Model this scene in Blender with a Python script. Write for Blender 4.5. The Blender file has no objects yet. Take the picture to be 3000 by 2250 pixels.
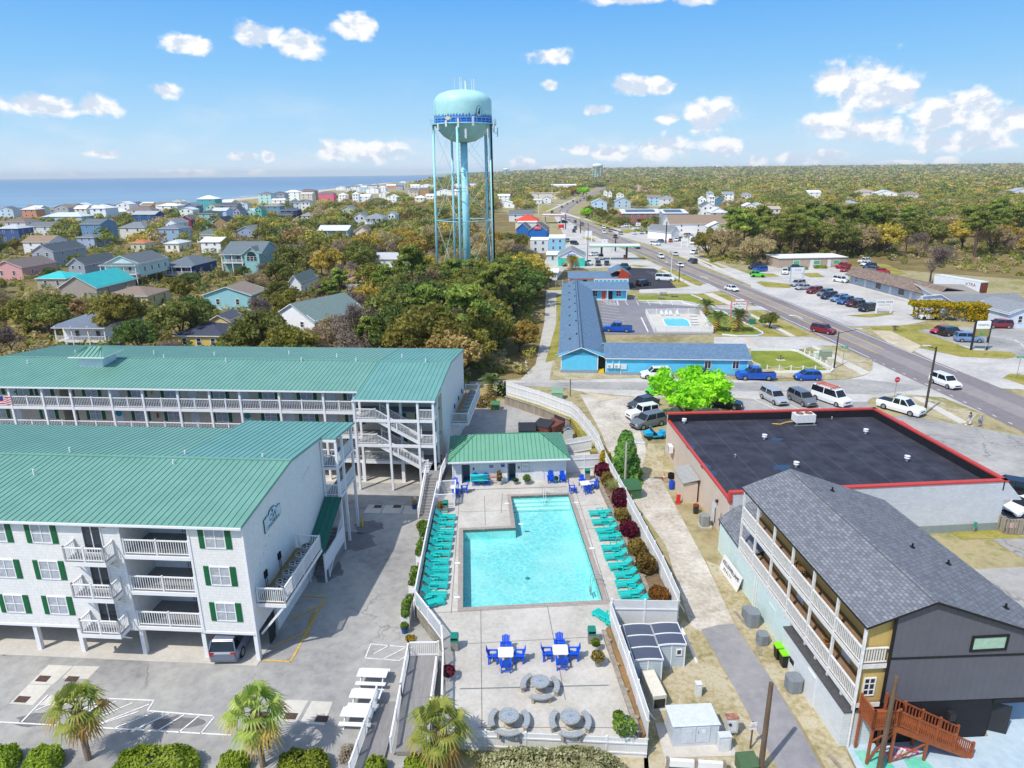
# beach town from the air: condo blocks, pool terrace, highway shops, houses, wood and sea
import bpy,math as mM,random
import numpy as np
from mathutils import Vector,Matrix
R=mM.radians
random.seed(7);rng=np.random.default_rng(7)
SC=bpy.context.scene;COL=SC.collection
HC=31.0;FPX=2000.0
PITCH=mM.atan(619/FPX);ROLL=R(0.55)
_fw=np.array([0,mM.cos(PITCH),-mM.sin(PITCH)]);_rt=np.array([1.,0,0]);_up=np.cross(_rt,_fw)
_rt2=mM.cos(ROLL)*_rt-mM.sin(ROLL)*_up;_up2=mM.cos(ROLL)*_up+mM.sin(ROLL)*_rt
cam=bpy.data.objects.new('camera',bpy.data.cameras.new('camera'));COL.objects.link(cam)
M=Matrix.Identity(4)
for i in range(3):
 M[i][0]=_rt2[i];M[i][1]=_up2[i];M[i][2]=-_fw[i]
M[2][3]=HC
cam.matrix_world=M
cam.data.sensor_width=36;cam.data.lens=FPX/3000*36;cam.data.clip_start=.5;cam.data.clip_end=80000
SC.camera=cam
def ray(x,y):return _fw+_rt2*(x-1500)/FPX-_up2*(y-1125)/FPX
def G(x,y,z=0.):
 """point of the horizontal plane at height z seen at photo pixel x, y (3000 x 2250)"""
 d=ray(x,y);t=(z-HC)/d[2];return(d[0]*t,d[1]*t,z)
def PR(P):
 d=np.array(P,float)-np.array([0,0,HC]);zc=d@_fw
 return 1500+FPX*(d@_rt2)/zc,1125-FPX*(d@_up2)/zc
def ZAT(b,y):
 lo,hi=-5.,400.
 for _ in range(50):
  m=(lo+hi)/2
  if b[1]*_fw[1]+(m-HC)*_fw[2]>1 and PR((b[0],b[1],m))[1]>y:lo=m
  else:hi=m
 return lo
CR=dict(Z=(0,0,1),A=(0,400,.36166),B=(700,400,.36166),C=(1450,400,.36166),D=(2200,400,.36166),E=(0,950,.36166),F=(700,950,.36166),I=(1450,800,.36166),J=(2200,800,.36166),K=(0,1500,.45198),M=(600,1400,.36157),N=(1150,1250,.36166),O=(1150,1700,.36166),P=(1750,1650,.36166),R=(2000,1300,.45208),S=(2300,1700,.3316),a=(0,580,.23508),b=(480,500,.23508),c=(960,480,.19892),d=(1440,480,.18083),e=(1820,480,.18083),g=(1500,680,.22604),h=(2380,720,.48858),W=(0,0,1.35624))
def q(k,x,y):o=CR[k];return o[0]+x*o[2],o[1]+y*o[2]
def g(k,x,y,z=0.):return G(*q(k,x,y),z)
SUN_EL,SUN_AZ=R(53.6),R(226)
sl=bpy.data.lights.new('sun','SUN');sl.energy=2.75;sl.angle=R(.55);sl.color=(1,.95,.87)
so=bpy.data.objects.new('sun',sl);COL.objects.link(so)
_sd=Vector((mM.sin(SUN_AZ)*mM.cos(SUN_EL),mM.cos(SUN_AZ)*mM.cos(SUN_EL),mM.sin(SUN_EL)))
so.rotation_euler=_sd.to_track_quat('Z','Y').to_euler();so.location=(-60,-60,120)
SC.view_settings.view_transform='Standard';SC.view_settings.look='None'
SC.view_settings.exposure=0.52;SC.view_settings.gamma=1
w=bpy.data.worlds.new('World');SC.world=w;w.use_nodes=True
nt=w.node_tree;nt.nodes.clear()
class NG:
 """small node helper"""
 def __init__(s,t):s.t=t
 def n(s,k,**kw):
  x=s.t.nodes.new(k)
  for a,b in kw.items():setattr(x,a,b)
  return x
 def put(s,sock,v):
  if hasattr(v,'is_output'):s.t.links.new(v,sock)
  else:sock.default_value=v
 def mM(s,op,a,b=None,c=None,clamp=False):
  x=s.n('ShaderNodeMath',operation=op,use_clamp=clamp);s.put(x.inputs[0],a)
  if b is not None:s.put(x.inputs[1],b)
  if c is not None:s.put(x.inputs[2],c)
  return x.outputs[0]
 def vec(s,op,a,b=None,out=0):
  x=s.n('ShaderNodeVectorMath',operation=op);s.put(x.inputs[0],a)
  if b is not None:s.put(x.inputs[1],b)
  return x.outputs['Value'if op in('LENGTH','DOT_PRODUCT')else 'Vector']
 def mix(s,f,a,b,mode='MIX'):
  x=s.n('ShaderNodeMix',data_type='RGBA',blend_type=mode);s.put(x.inputs[0],f)
  s.put(x.inputs[6],a if hasattr(a,'is_output')else(*a,1));s.put(x.inputs[7],b if hasattr(b,'is_output')else(*b,1));return x.outputs[2]
 def noise(s,v,scale,detail=3,rough=.55,dist=0):
  x=s.n('ShaderNodeTexNoise');s.put(x.inputs['Vector'],v);x.inputs['Scale'].default_value=scale;x.inputs['Detail'].default_value=detail;x.inputs['Roughness'].default_value=rough;x.inputs['Distortion'].default_value=dist;return x.outputs[0]
 def ramp(s,f,stops):
  x=s.n('ShaderNodeValToRGB');s.put(x.inputs[0],f);el=x.color_ramp.elements
  while len(el)<len(stops):el.new(.5)
  for e,(p,c)in zip(el,stops):e.position=p;e.color=(*c,1)
  return x.outputs[0]
 def mapr(s,f,a,b,c=0.,d=1.,smooth=True):
  x=s.n('ShaderNodeMapRange',interpolation_type='SMOOTHSTEP'if smooth else 'LINEAR');s.put(x.inputs[0],f)
  for i,v in enumerate((a,b,c,d)):x.inputs[i+1].default_value=v
  return x.outputs[0]
def lin(h):
 h=h.lstrip('#');o=[]
 for i in(0,2,4):
  c=int(h[i:i+2],16)/255;o.append(c/12.92 if c<=.04045 else((c+.055)/1.055)**2.4)
 return tuple(o)
N=NG(nt)
tc=N.n('ShaderNodeTexCoord').outputs['Generated']
sky=N.n('ShaderNodeTexSky',sky_type='NISHITA');sky.sun_disc=False;sky.sun_elevation=SUN_EL;sky.sun_rotation=SUN_AZ;sky.altitude=10;sky.air_density=1;sky.dust_density=.6;sky.ozone_density=2
sep=N.n('ShaderNodeSeparateXYZ');N.put(sep.inputs[0],tc)
hl=N.mM('SQRT',N.mM('ADD',N.mM('MULTIPLY',sep.outputs[0],sep.outputs[0]),N.mM('MULTIPLY',sep.outputs[1],sep.outputs[1])))
uu=N.mM('ARCTAN2',sep.outputs[0],sep.outputs[1]);vv=N.mM('DIVIDE',sep.outputs[2],N.mM('MAXIMUM',hl,.02))
cmb=N.n('ShaderNodeCombineXYZ');N.put(cmb.inputs[0],uu);N.put(cmb.inputs[1],vv);UV=cmb.outputs[0]
low=N.ramp(N.mapr(vv,0,.34,smooth=False),[(0,(.70,.85,.97)),(.16,(.47,.75,.99)),(.38,(.27,.60,.98)),(.62,(.15,.46,.95)),(1,(.06,.33,.93))])
SKG=.15*2**SC.view_settings.exposure
low=N.mix(1,low,(1/SKG,)*3,'MULTIPLY')
skyc=N.mix(N.mapr(vv,.25,.75),low,N.mix(1,sky.outputs[0],(1.22,1.12,1.0),'MULTIPLY'))
CLOUDS=[(770,100,66,30),(855,125,78,32),(1045,70,66,30),(560,125,60,22),(485,263,40,19),(130,308,92,25),(282,308,52,25),(313,449,44,11),(990,435,62,30),(1090,442,100,26),(720,458,40,13),(782,455,18,16),(530,506,80,9),(745,503,34,8),(235,507,44,8),(1850,-6,110,16),(2040,-4,60,16),(1615,164,70,22),(1608,247,26,14),(1860,250,72,24),(1930,250,56,22),(1750,320,38,14),(2075,335,66,44),(1960,345,36,15),(2430,230,48,40),(2560,250,90,62),(2640,275,50,40),(2430,360,76,30),(2570,372,76,36),(2760,340,80,40),(2850,320,60,50),(2960,350,90,36),(2800,415,120,26),(1940,430,84,34),(2115,432,54,26),(1790,444,60,20),(1700,438,50,14),(1530,478,44,20),(2330,462,48,17),(2420,460,48,20),(2215,470,28,17),(2770,470,30,14),(1650,490,66,9),(2120,488,40,8),(2650,478,60,8)]
acc=None
for cx,cy,ax,ay in CLOUDS:
 d=ray(cx,cy);u0=mM.atan2(d[0],d[1]);v0=d[2]/mM.hypot(d[0],d[1])
 kx,ky=FPX/ax/1.12,FPX/ay/1.2;t=N.n('ShaderNodeVectorMath',operation='MULTIPLY_ADD');N.put(t.inputs[0],UV);t.inputs[1].default_value=(kx,ky,0);t.inputs[2].default_value=(-u0*kx,-(v0-.1*ay/FPX)*ky,0)
 m=N.vec('LENGTH',t.outputs[0]);acc=m if acc is None else N.mM('MINIMUM',acc,m)
acc=N.mM('SUBTRACT',1,acc)
UV2=N.vec('ADD',UV,(-.007,.013,0));st_=(1,1.3,1)
nf=lambda c:N.mM('ADD',N.mM('MULTIPLY',N.noise(N.vec('MULTIPLY',c,st_),34,7,.56,.2),.68),N.mM('MULTIPLY',N.noise(c,12,2,.5),.32))
nz=nf(UV);nzb=nf(UV2)
den=N.mM('ADD',acc,N.mM('MULTIPLY',N.mM('SUBTRACT',nz,.5),2.5))
cl=N.mM('MULTIPLY',N.mapr(den,.0,.5),.97)
lit=N.mapr(N.mM('ADD',N.mM('MULTIPLY',N.mM('SUBTRACT',nz,nzb),5.),N.mM('MULTIPLY',N.mM('SUBTRACT',.8,den),.16)),-.3,.35)
cloudc=N.mix(lit,tuple(c/SKG for c in(.68,.78,.93)),tuple(c/SKG for c in(1.06,1.06,1.07)))
haze_f=N.mM('MULTIPLY',N.mapr(N.noise(N.vec('MULTIPLY',UV,(1,2.5,1)),8,5,.6),.45,.75),N.mapr(vv,.15,.0,0,.55))
skyc=N.mix(haze_f,skyc,tuple(c/SKG for c in(.84,.91,.98)));skyc=N.mix(cl,skyc,cloudc)
bg=N.n('ShaderNodeBackground');N.put(bg.inputs[0],skyc);bg.inputs[1].default_value=.15
N.t.links.new(bg.outputs[0],N.n('ShaderNodeOutputWorld').inputs[0])
w.cycles.sampling_method='MANUAL';w.cycles.sample_map_resolution=256
SC.cycles.max_bounces=6;SC.cycles.diffuse_bounces=3;SC.cycles.glossy_bounces=3;SC.cycles.transparent_max_bounces=10;SC.cycles.caustics_reflective=False;SC.cycles.caustics_refractive=False
class MB:
 def __init__(s):s.v=[];s.f=[];s.m=[]
 def face(s,pts,mi=0):
  b=len(s.v);s.v.extend(tuple(map(float,p))for p in pts);s.f.append(tuple(range(b,b+len(pts))));s.m.append(mi);return s
 def hx(s,p,mi=0,top=None):
  """p: 4 bottom + 4 top points, both counter-clockwise seen from above"""
  b=len(s.v);s.v.extend(tuple(map(float,x))for x in p)
  for i,f in enumerate(((3,2,1,0),(4,5,6,7),(0,1,5,4),(1,2,6,5),(2,3,7,6),(3,0,4,7))):
   s.f.append(tuple(b+k for k in f));s.m.append(top if(i==1 and top is not None)else mi)
  return s
 def box(s,x0,y0,z0,x1,y1,z1,mi=0,top=None):
  x0,x1=min(x0,x1),max(x0,x1);y0,y1=min(y0,y1),max(y0,y1);z0,z1=min(z0,z1),max(z0,z1)
  return s.hx([(x0,y0,z0),(x1,y0,z0),(x1,y1,z0),(x0,y1,z0),(x0,y0,z1),(x1,y0,z1),(x1,y1,z1),(x0,y1,z1)],mi,top)
 def cx_b(s,cx,cy,z0,w,d,h,rz=0,mi=0,top=None):
  c,n=mM.cos(rz),mM.sin(rz);P=[(cx+a*w/2*c-b*d/2*n,cy+a*w/2*n+b*d/2*c)for a,b in((-1,-1),(1,-1),(1,1),(-1,1))]
  return s.hx([(*p,z0)for p in P]+[(*p,z0+h)for p in P],mi,top)
 def bm(s,p,r,w,h,mi=0):
  """bar from p to r, w across, h in its upright plane, centred"""
  p,r=Vector(p),Vector(r);d=(r-p)
  if d.length<1e-6:return s
  d.normalize();side=d.cross(Vector((0,0,1)))
  if side.length<1e-3:side=Vector((1,0,0))
  side.normalize();u=side.cross(d)*(h/2);sd=side*(w/2)
  a=[p-sd-u,p+sd-u,r+sd-u,r-sd-u,p-sd+u,p+sd+u,r+sd+u,r-sd+u]
  return s.hx(a,mi)
 def pz(s,poly,z0,z1,mi=0,top=None):
  P=[(float(p[0]),float(p[1]))for p in poly]
  if sum(P[i][0]*P[(i+1)%len(P)][1]-P[(i+1)%len(P)][0]*P[i][1]for i in range(len(P)))<0:P=P[::-1]
  n=len(P);b=len(s.v);s.v+=[(*p,z0)for p in P]+[(*p,z1)for p in P]
  s.f.append(tuple(range(b+n-1,b-1,-1)));s.m.append(mi);s.f.append(tuple(range(b+n,b+2*n)));s.m.append(mi if top is None else top)
  for i in range(n):
   j=(i+1)%n;s.f.append((b+i,b+j,b+n+j,b+n+i));s.m.append(mi)
  return s
 def tz(s,p,r,r0,r1=None,n=8,mi=0,caps=True):
  r1=r0 if r1 is None else r1;p,r=Vector(p),Vector(r);d=(r-p).normalized()
  a=d.orthogonal().normalized();c=d.cross(a);b=len(s.v)
  for o,rad in((p,r0),(r,r1)):
   for i in range(n):
    t=2*mM.pi*i/n;s.v.append(tuple(o+a*(rad*mM.cos(t))+c*(rad*mM.sin(t))))
  for i in range(n):
   j=(i+1)%n;s.f.append((b+i,b+j,b+n+j,b+n+i));s.m.append(mi)
  if caps:
   s.f.append(tuple(b+n-1-i for i in range(n)));s.m.append(mi);s.f.append(tuple(b+n+i for i in range(n)));s.m.append(mi)
  return s
 def lz(s,prof,n=16,c=(0,0,0),mi=0,arc=(0,2*mM.pi)):
  b=len(s.v);full=abs(arc[1]-arc[0]-2*mM.pi)<1e-6;k=n if full else n+1
  for r_,z in prof:
   for i in range(k):
    t=arc[0]+(arc[1]-arc[0])*i/n;s.v.append((c[0]+r_*mM.cos(t),c[1]+r_*mM.sin(t),c[2]+z))
  for j in range(len(prof)-1):
   for i in range(n):
    i2=(i+1)%k;s.f.append((b+j*k+i,b+j*k+i2,b+(j+1)*k+i2,b+(j+1)*k+i));s.m.append(mi)
  return s
 def bd(s,name,mats=(),parent=None,smooth=False,loc=None,rz=0):
  me=bpy.data.meshes.new(name);me.from_pydata(s.v,[],s.f);me.polygons.foreach_set('material_index',s.m)
  if smooth:me.polygons.foreach_set('use_smooth',[True]*len(s.f))
  for m in(mats if isinstance(mats,(list,tuple))else(mats,)):me.materials.append(m)
  me.update();o=bpy.data.objects.new(name,me);COL.objects.link(o)
  if parent is not None:o.parent=parent
  if loc is not None:o.location=loc
  o.rotation_euler.z=rz;return o
def tag(o,label,cat,group=None,kind=None):
 o['label']=label;o['category']=cat
 if group:o['group']=group
 if kind:o['kind']=kind
 return o
def tg(name,label,cat,loc=(0,0,0),rz=0,group=None):
 o=bpy.data.objects.new(name,None);o.empty_display_size=.2;COL.objects.link(o);o.location=loc;o.rotation_euler.z=rz
 return tag(o,label,cat,group)
def dup(o,parent=None,loc=None,rz=None,label=None,group=None):
 c=o.copy();COL.objects.link(c)
 if parent is not None:c.parent=parent
 if loc is not None:c.location=loc
 if rz is not None:c.rotation_euler.z=rz
 if label:c['label']=label
 if group:c['group']=group
 for ch in list(o.children):dup(ch,c)
 return c
def sU(mb,name,mats,kind='structure'):o=mb.bd(name,mats);o['kind']=kind;return o
def mat(name,col,rough=.7,var=0.,vs=3.,spec=.3,metal=0.,bump=0.,bs=20.,col2=None,stretch=(1,1,1)):
 m=bpy.data.materials.new(name);m.use_nodes=True;t=NG(m.node_tree);b=m.node_tree.nodes['Principled BSDF']
 col=lin(col)if isinstance(col,str)else col
 b.inputs['Roughness'].default_value=rough;b.inputs['Specular IOR Level'].default_value=spec;b.inputs['Metallic'].default_value=metal
 b.inputs['Base Color'].default_value=(*col,1)
 co=t.n('ShaderNodeTexCoord').outputs['Object']if(var or bump)else None
 if co is not None and stretch!=(1,1,1):co=t.vec('MULTIPLY',co,stretch)
 if var:
  nz=t.mM('ADD',t.mM('MULTIPLY',t.noise(co,vs,5,.6),.65),t.mM('MULTIPLY',t.noise(co,vs*6.3,3,.6),.35))
  c2=(lin(col2)if isinstance(col2,str)else col2)if col2 else tuple(c*(1-var)for c in col)
  c1=col if col2 else tuple(min(1,c*(1+var))for c in col)
  t.put(b.inputs['Base Color'],t.mix(t.mapr(nz,.36,.64),c2,c1))
 if bump:
  bp=t.n('ShaderNodeBump');bp.inputs['Strength'].default_value=bump;bp.inputs['Distance'].default_value=.05
  t.put(bp.inputs['Height'],t.noise(co,bs,4,.6));t.put(b.inputs['Normal'],bp.outputs[0])
 return m
def sI(name,col,pitch=.18,depth=.5,vert=False,rough=.6,var=.05):
 """boards: narrow lap lines as relief plus a faint tone change"""
 m=mat(name,col,rough,var,1.2);t=NG(m.node_tree);b=m.node_tree.nodes['Principled BSDF']
 sp=t.n('ShaderNodeSeparateXYZ');t.put(sp.inputs[0],t.n('ShaderNodeTexCoord').outputs['Object'])
 s=t.mM('ADD',sp.outputs[0],sp.outputs[1])if vert else sp.outputs[2]
 fr=t.mM('FRACT',t.mM('DIVIDE',s,pitch));bp=t.n('ShaderNodeBump');bp.inputs['Strength'].default_value=depth;bp.inputs['Distance'].default_value=.03
 t.put(bp.inputs['Height'],t.mapr(fr,.0,.12)if vert else t.mM('SUBTRACT',1,fr));t.put(b.inputs['Normal'],bp.outputs[0])
 src=b.inputs['Base Color'].links[0].from_socket
 t.put(b.inputs['Base Color'],t.mix(t.mapr(fr,.0,.1),t.mix(1,src,(.78,.78,.8),'MULTIPLY'),src))
 return m
def bK(name,c1,c2,mortar,w=.4,h=.14,rough=.8,ms=.012,bump=.4,axis='xz',var=.5):
 """courses of bricks, shingles or blocks"""
 m=bpy.data.materials.new(name);m.use_nodes=True;t=NG(m.node_tree);b=m.node_tree.nodes['Principled BSDF'];b.inputs['Roughness'].default_value=rough;b.inputs['Specular IOR Level'].default_value=.25
 sp=t.n('ShaderNodeSeparateXYZ');co=t.n('ShaderNodeTexCoord').outputs['Object'];t.put(sp.inputs[0],co);cb=t.n('ShaderNodeCombineXYZ')
 if axis=='xz':t.put(cb.inputs[0],t.mM('ADD',sp.outputs[0],sp.outputs[1]));t.put(cb.inputs[1],sp.outputs[2])
 elif axis=='yx':t.put(cb.inputs[0],sp.outputs[1]);t.put(cb.inputs[1],sp.outputs[0])
 else:t.put(cb.inputs[0],sp.outputs[0]);t.put(cb.inputs[1],sp.outputs[1])
 k=t.n('ShaderNodeTexBrick');t.put(k.inputs['Vector'],cb.outputs[0]);k.inputs['Scale'].default_value=1;k.inputs['Brick Width'].default_value=w;k.inputs['Row Height'].default_value=h;k.inputs['Mortar Size'].default_value=ms;k.inputs['Bias'].default_value=0
 for i,c in((1,c1),(2,c2),(3,mortar)):k.inputs[i].default_value=(*(lin(c)if isinstance(c,str)else c),1)
 nz=t.noise(co,1.1,5,.6);t.put(b.inputs['Base Color'],t.mix(.5*var,k.outputs[0],t.mix(t.mapr(nz,.35,.65),(.55,.55,.55),(1,1,1)),'MULTIPLY'))
 bp=t.n('ShaderNodeBump');bp.inputs['Strength'].default_value=bump;bp.inputs['Distance'].default_value=.02;t.put(bp.inputs['Height'],t.mM('SUBTRACT',1,k.outputs[1]));t.put(b.inputs['Normal'],bp.outputs[0])
 return m
def bG(name,cols,scale,det=.6,rough=.95,bump=.3,fine=9.):
 """patchy ground: colours mixed by broad and fine noise"""
 m=bpy.data.materials.new(name);m.use_nodes=True;t=NG(m.node_tree);b=m.node_tree.nodes['Principled BSDF'];b.inputs['Roughness'].default_value=rough;b.inputs['Specular IOR Level'].default_value=.12
 co=t.n('ShaderNodeTexCoord').outputs['Object'];a=t.noise(co,scale,6,.62,.4);f=t.noise(co,scale*fine,5,.65)
 v=t.mM('ADD',t.mM('MULTIPLY',a,det),t.mM('MULTIPLY',f,1-det));n=len(cols)
 t.put(b.inputs['Base Color'],t.ramp(v,[(.34+.32*i/(n-1),lin(c)if isinstance(c,str)else c)for i,c in enumerate(cols)]))
 bp=t.n('ShaderNodeBump');bp.inputs['Strength'].default_value=bump;bp.inputs['Distance'].default_value=.1;t.put(bp.inputs['Height'],f);t.put(b.inputs['Normal'],bp.outputs[0]);return m
WH=mat('white_paint',(.80,.80,.80),.45,.03,2);WW=mat('worn_white_paint',(.74,.74,.72),.6,.12,5)
GREY=mat('grey_paint',(.42,.43,.45),.5,.06);DARK=mat('dark_metal',(.03,.03,.035),.45,.1,4);BX=mat('black_plastic',(.012,.012,.014),.4);SX=mat('galvanised_steel',(.5,.51,.52),.35,.08,6,metal=.7)
YX=mat('yellow_paint',(.75,.48,.03),.55,.15,6);RED=mat('red_paint',(.62,.04,.04),.45,.06);GREEN_TRIM=mat('dark_green_paint',(.02,.15,.075),.5,.06)
CONC=bG('concrete',['#b5b0a6','#c2bdb3','#cfcac0'],.35,.6,.85,.12);CONC2=bG('pale_concrete',['#bdb8ac','#cbc6bb','#d6d1c7'],.3,.55,.85,.1)
WOODG=mat('weathered_wood',(.30,.26,.21),.8,.25,3,bump=.3,stretch=(1,1,.2));WOODR=mat('redwood_stain',(.33,.095,.035),.6,.15,4);DG=mat('grey_deck_boards',(.26,.25,.245),.7,.12,5,stretch=(1,.15,1))
def glass(name='window_glass',tint=(.03,.04,.05)):
 m=mat(name,tint,.06,spec=.8);return m
GLASS=glass();GLASS2=mat('curtained_glass',(.42,.45,.48),.12,.2,2.5,spec=.7)
_tm={}
def pm(col,rough=.65,var=.07,**k):
 key=(str(col),rough,var,str(k))
 if key not in _tm:_tm[key]=mat('paint_'+str(len(_tm)),col,rough,var,**k)
 return _tm[key]
_sm={}
def sm(col,pitch=.2,vert=False):
 key=(col,pitch,vert)
 if key not in _sm:_sm[key]=sI('boards_'+str(len(_sm)),col,pitch,.5,vert)
 return _sm[key]
def shingle(c,name='shingles'):
 key='sh'+c
 if key not in _sm:
  b=lin(c);_sm[key]=mat(name,b,.9,.16,1.6,spec=.15,bump=.35,bs=14,stretch=(1,3,3))
 return _sm[key]
_rm={}
def wN(par,x,y,z,w,h,rz=0,mull=(1,1),frame=None,gl=None,dep=.06,name='window',pane=True,fw=.07):
 """window centred at x, z = sill; facing local -Y before the turn rz"""
 frame=frame or WH;gl=gl or GLASS;key=(round(w,2),round(h,2),mull,frame.name,gl.name,fw)
 if key not in _rm:
  f=MB();W2=w/2
  f.box(-W2,-dep,0,-W2+fw,0,h);f.box(W2-fw,-dep,0,W2,0,h);f.box(-W2+fw,-dep,0,W2-fw,0,fw);f.box(-W2+fw,-dep,h-fw,W2-fw,0,h)
  for i in range(1,mull[0]+1):xx=-W2+w*i/(mull[0]+1);f.box(xx-.03,-dep+.008,fw,xx+.03,0,h-fw)
  for i in range(1,mull[1]+1):zz=h*i/(mull[1]+1);f.box(-W2+fw,-dep+.014,zz-.025,W2-fw,-.001,zz+.025)
  p=MB().box(-W2+fw,-.022,fw,W2-fw,-.004,h-fw)
  fo=f.bd(name,[frame]);po=p.bd('pane',[gl]);_rm[key]=(fo.data,po.data)
  bpy.data.objects.remove(fo);bpy.data.objects.remove(po)
 a,b=_rm[key];o=bpy.data.objects.new(name,a);COL.objects.link(o);o.parent=par;o.location=(x,y,z);o.rotation_euler.z=rz
 if pane:p=bpy.data.objects.new('pane',b);COL.objects.link(p);p.parent=o
 return o
def rail(mb,p,r,h=1.0,sp=.15,bw=.036,post=.1,mi=0,ends=True,low=.1,mid=None,cap=.1):
 """balustrade from p to r (foot points), may slope"""
 p,r=Vector(p),Vector(r);L=(Vector((r.x,r.y,0))-Vector((p.x,p.y,0))).length;up=Vector((0,0,1))
 mb.bm(p+up*(h-.03),r+up*(h-.03),cap,.07,mi);mb.bm(p+up*low,r+up*low,.06,.06,mi)
 n=max(1,int(L/sp))
 for i in range(1,n):
  c=p.lerp(r,i/n);a=mM.atan2(r.y-p.y,r.x-p.x);mb.cx_b(c.x,c.y,c.z+low,bw,bw,h-low-.06,a,mi)
 k=1 if mid is None else mid
 for i in range(k+1):
  if not ends and i in(0,k):continue
  c=p.lerp(r,i/k);mb.cx_b(c.x,c.y,c.z,post,post,h+.08,mM.atan2(r.y-p.y,r.x-p.x),mi)
def text(par,body,size,loc,rot,m,name='lettering',ext=.004,align='CENTER',sx=1.,shear=0.,space=1.):
 c=bpy.data.curves.new(name,'FONT');c.body=body;c.size=size;c.align_x=align;c.align_y='CENTER';c.extrude=ext;c.shear=shear;c.space_character=space
 c.materials.append(m);f_=bpy.data.objects.new(name,c);COL.objects.link(f_)
 me=bpy.data.meshes.new_from_object(f_);bpy.data.objects.remove(f_);o=bpy.data.objects.new(name,me);COL.objects.link(o)
 if par is not None:o.parent=par
 o.location=loc;o.rotation_euler=rot;o.scale=(sx,1,1);return o
cam.data.clip_end=250000
COAST=[G(-900,690),G(0,640),G(336,622),G(440,600),G(630,588),G(750,577),G(962,555),G(1100,538),G(1199,530),G(1290,521),G(1380,514)]
COAST=[(-330.,-200.)]+[(p[0],p[1])for p in COAST]+[(-3000.,16000.),(-14000.,60000.)]
_cy=np.array([p[1]for p in COAST]);_cx=np.array([p[0]for p in COAST])
def coast_x(y):return np.interp(y,_cy,_cx)
def sstep(a,b,x):t=np.clip((x-a)/(b-a),0,1);return t*t*(3-2*t)
def land_z(x,y):return 30*sstep(2300,5200,y)*sstep(100,1200,x-coast_x(y))+10*sstep(3000,9000,y)*sstep(1500,6000,x)
rows=np.concatenate([np.linspace(-200,1000,31),np.geomspace(1050,13800,44)]);cols=np.linspace(0,1,40)**1.6
gv=[];gf=[]
for y in rows:
 x0=coast_x(y);x1=max(700,y*1.5+700)
 for c in cols:
  x=x0+(x1-x0)*c;gv.append((x,y,float(land_z(x,y))-(.7 if c==0 else 0)))
nc=len(cols)
for i in range(len(rows)-1):
 for j in range(nc-1):gf.append((i*nc+j,i*nc+j+1,(i+1)*nc+j+1,(i+1)*nc+j))
mb=MB();mb.v=gv;mb.f=gf;mb.m=[0]*len(gf)
LAND=bG('dry_ground',['#77734e','#928763','#aca07c','#84834c','#a09862'],.05,.6,.95,.4,14)
sU(mb,'ground',[LAND])
sea_m=bpy.data.materials.new('sea_water');sea_m.use_nodes=True;t=NG(sea_m.node_tree);b=sea_m.node_tree.nodes['Principled BSDF']
co=t.n('ShaderNodeTexCoord').outputs['Object'];sp=t.n('ShaderNodeSeparateXYZ');t.put(sp.inputs[0],co)
wv=t.noise(t.vec('MULTIPLY',co,(.011,.03,1)),1,6,.6,.3);deep=t.mapr(sp.outputs[1],250,2600,smooth=False)
c=t.mix(deep,lin('#93abb6'),lin('#6d90aa'));c=t.mix(t.mapr(wv,.35,.7),c,t.mix(1,c,(.74,.82,.9),'MULTIPLY'))
streak=t.mapr(t.noise(t.vec('MULTIPLY',co,(.0016,.012,1)),1,4,.55,.6),.60,.72);c=t.mix(t.mM('MULTIPLY',streak,.3),c,lin('#9fc0d2'))
t.put(b.inputs['Base Color'],c);b.inputs['Roughness'].default_value=.42;b.inputs['Specular IOR Level'].default_value=.35
bp=t.n('ShaderNodeBump');bp.inputs['Strength'].default_value=.5;bp.inputs['Distance'].default_value=1.5;t.put(bp.inputs['Height'],t.noise(t.vec('MULTIPLY',co,(.05,.12,1)),1,5,.65));t.put(b.inputs['Normal'],bp.outputs[0])
sU(MB().face([(-14000,-350,-.5),(20000,-350,-.5),(20000,13900,-.5),(-14000,13900,-.5)]),'sea',[sea_m])
SAND=bG('beach_sand',['#b9ab93','#c9bca4','#d5cab6'],.06,.5,.95,.2)
mb=MB();ys=[120,200,260,330,400,480,560,700,900,1200,1700,2600]
for a,c in zip(ys[:-1],ys[1:]):
 A0,A1=coast_x(a)-2,coast_x(c)-2;mb.face([(A0,a,.03),(A0+34,a,.05),(A1+34,c,.05),(A1,c,.03)])
sU(mb,'beach',[SAND])
SURF=mat('surf_foam',(.78,.8,.8),.7,.2,.05)
mb=MB()
for off,wd,seed in((-3,3.2,1),(-16,2.4,2),(-34,1.8,3)):
 r_=random.Random(seed);y=170.
 while y<1500:
  ln=r_.uniform(18,60)*(1+y/500)
  if r_.random()<(.85 if seed==1 else.5):
   n=6;P=[];Q=[]
   for i in range(n+1):
    yy=y+ln*i/n;xx=coast_x(yy)+off+r_.uniform(-1.2,1.2);ww=wd*mM.sin(mM.pi*(i+.3)/(n+.6))*(1+y/700);P.append((xx-ww,yy,-.42));Q.append((xx,yy,-.42))
   for i in range(n):mb.face([P[i],Q[i],Q[i+1],P[i+1]])
  y+=ln*r_.uniform(.9,1.5)
sU(mb,'surf',[SURF])
def sH(name,polys,z,m,kind='structure'):
 mb=MB()
 for p in polys:mb.face([(a[0],a[1],z)for a in p])
 bpy_o=sU(mb,name,[m],kind);return bpy_o
def qq(k,*pts):return[g(k,*p)for p in pts]
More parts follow.
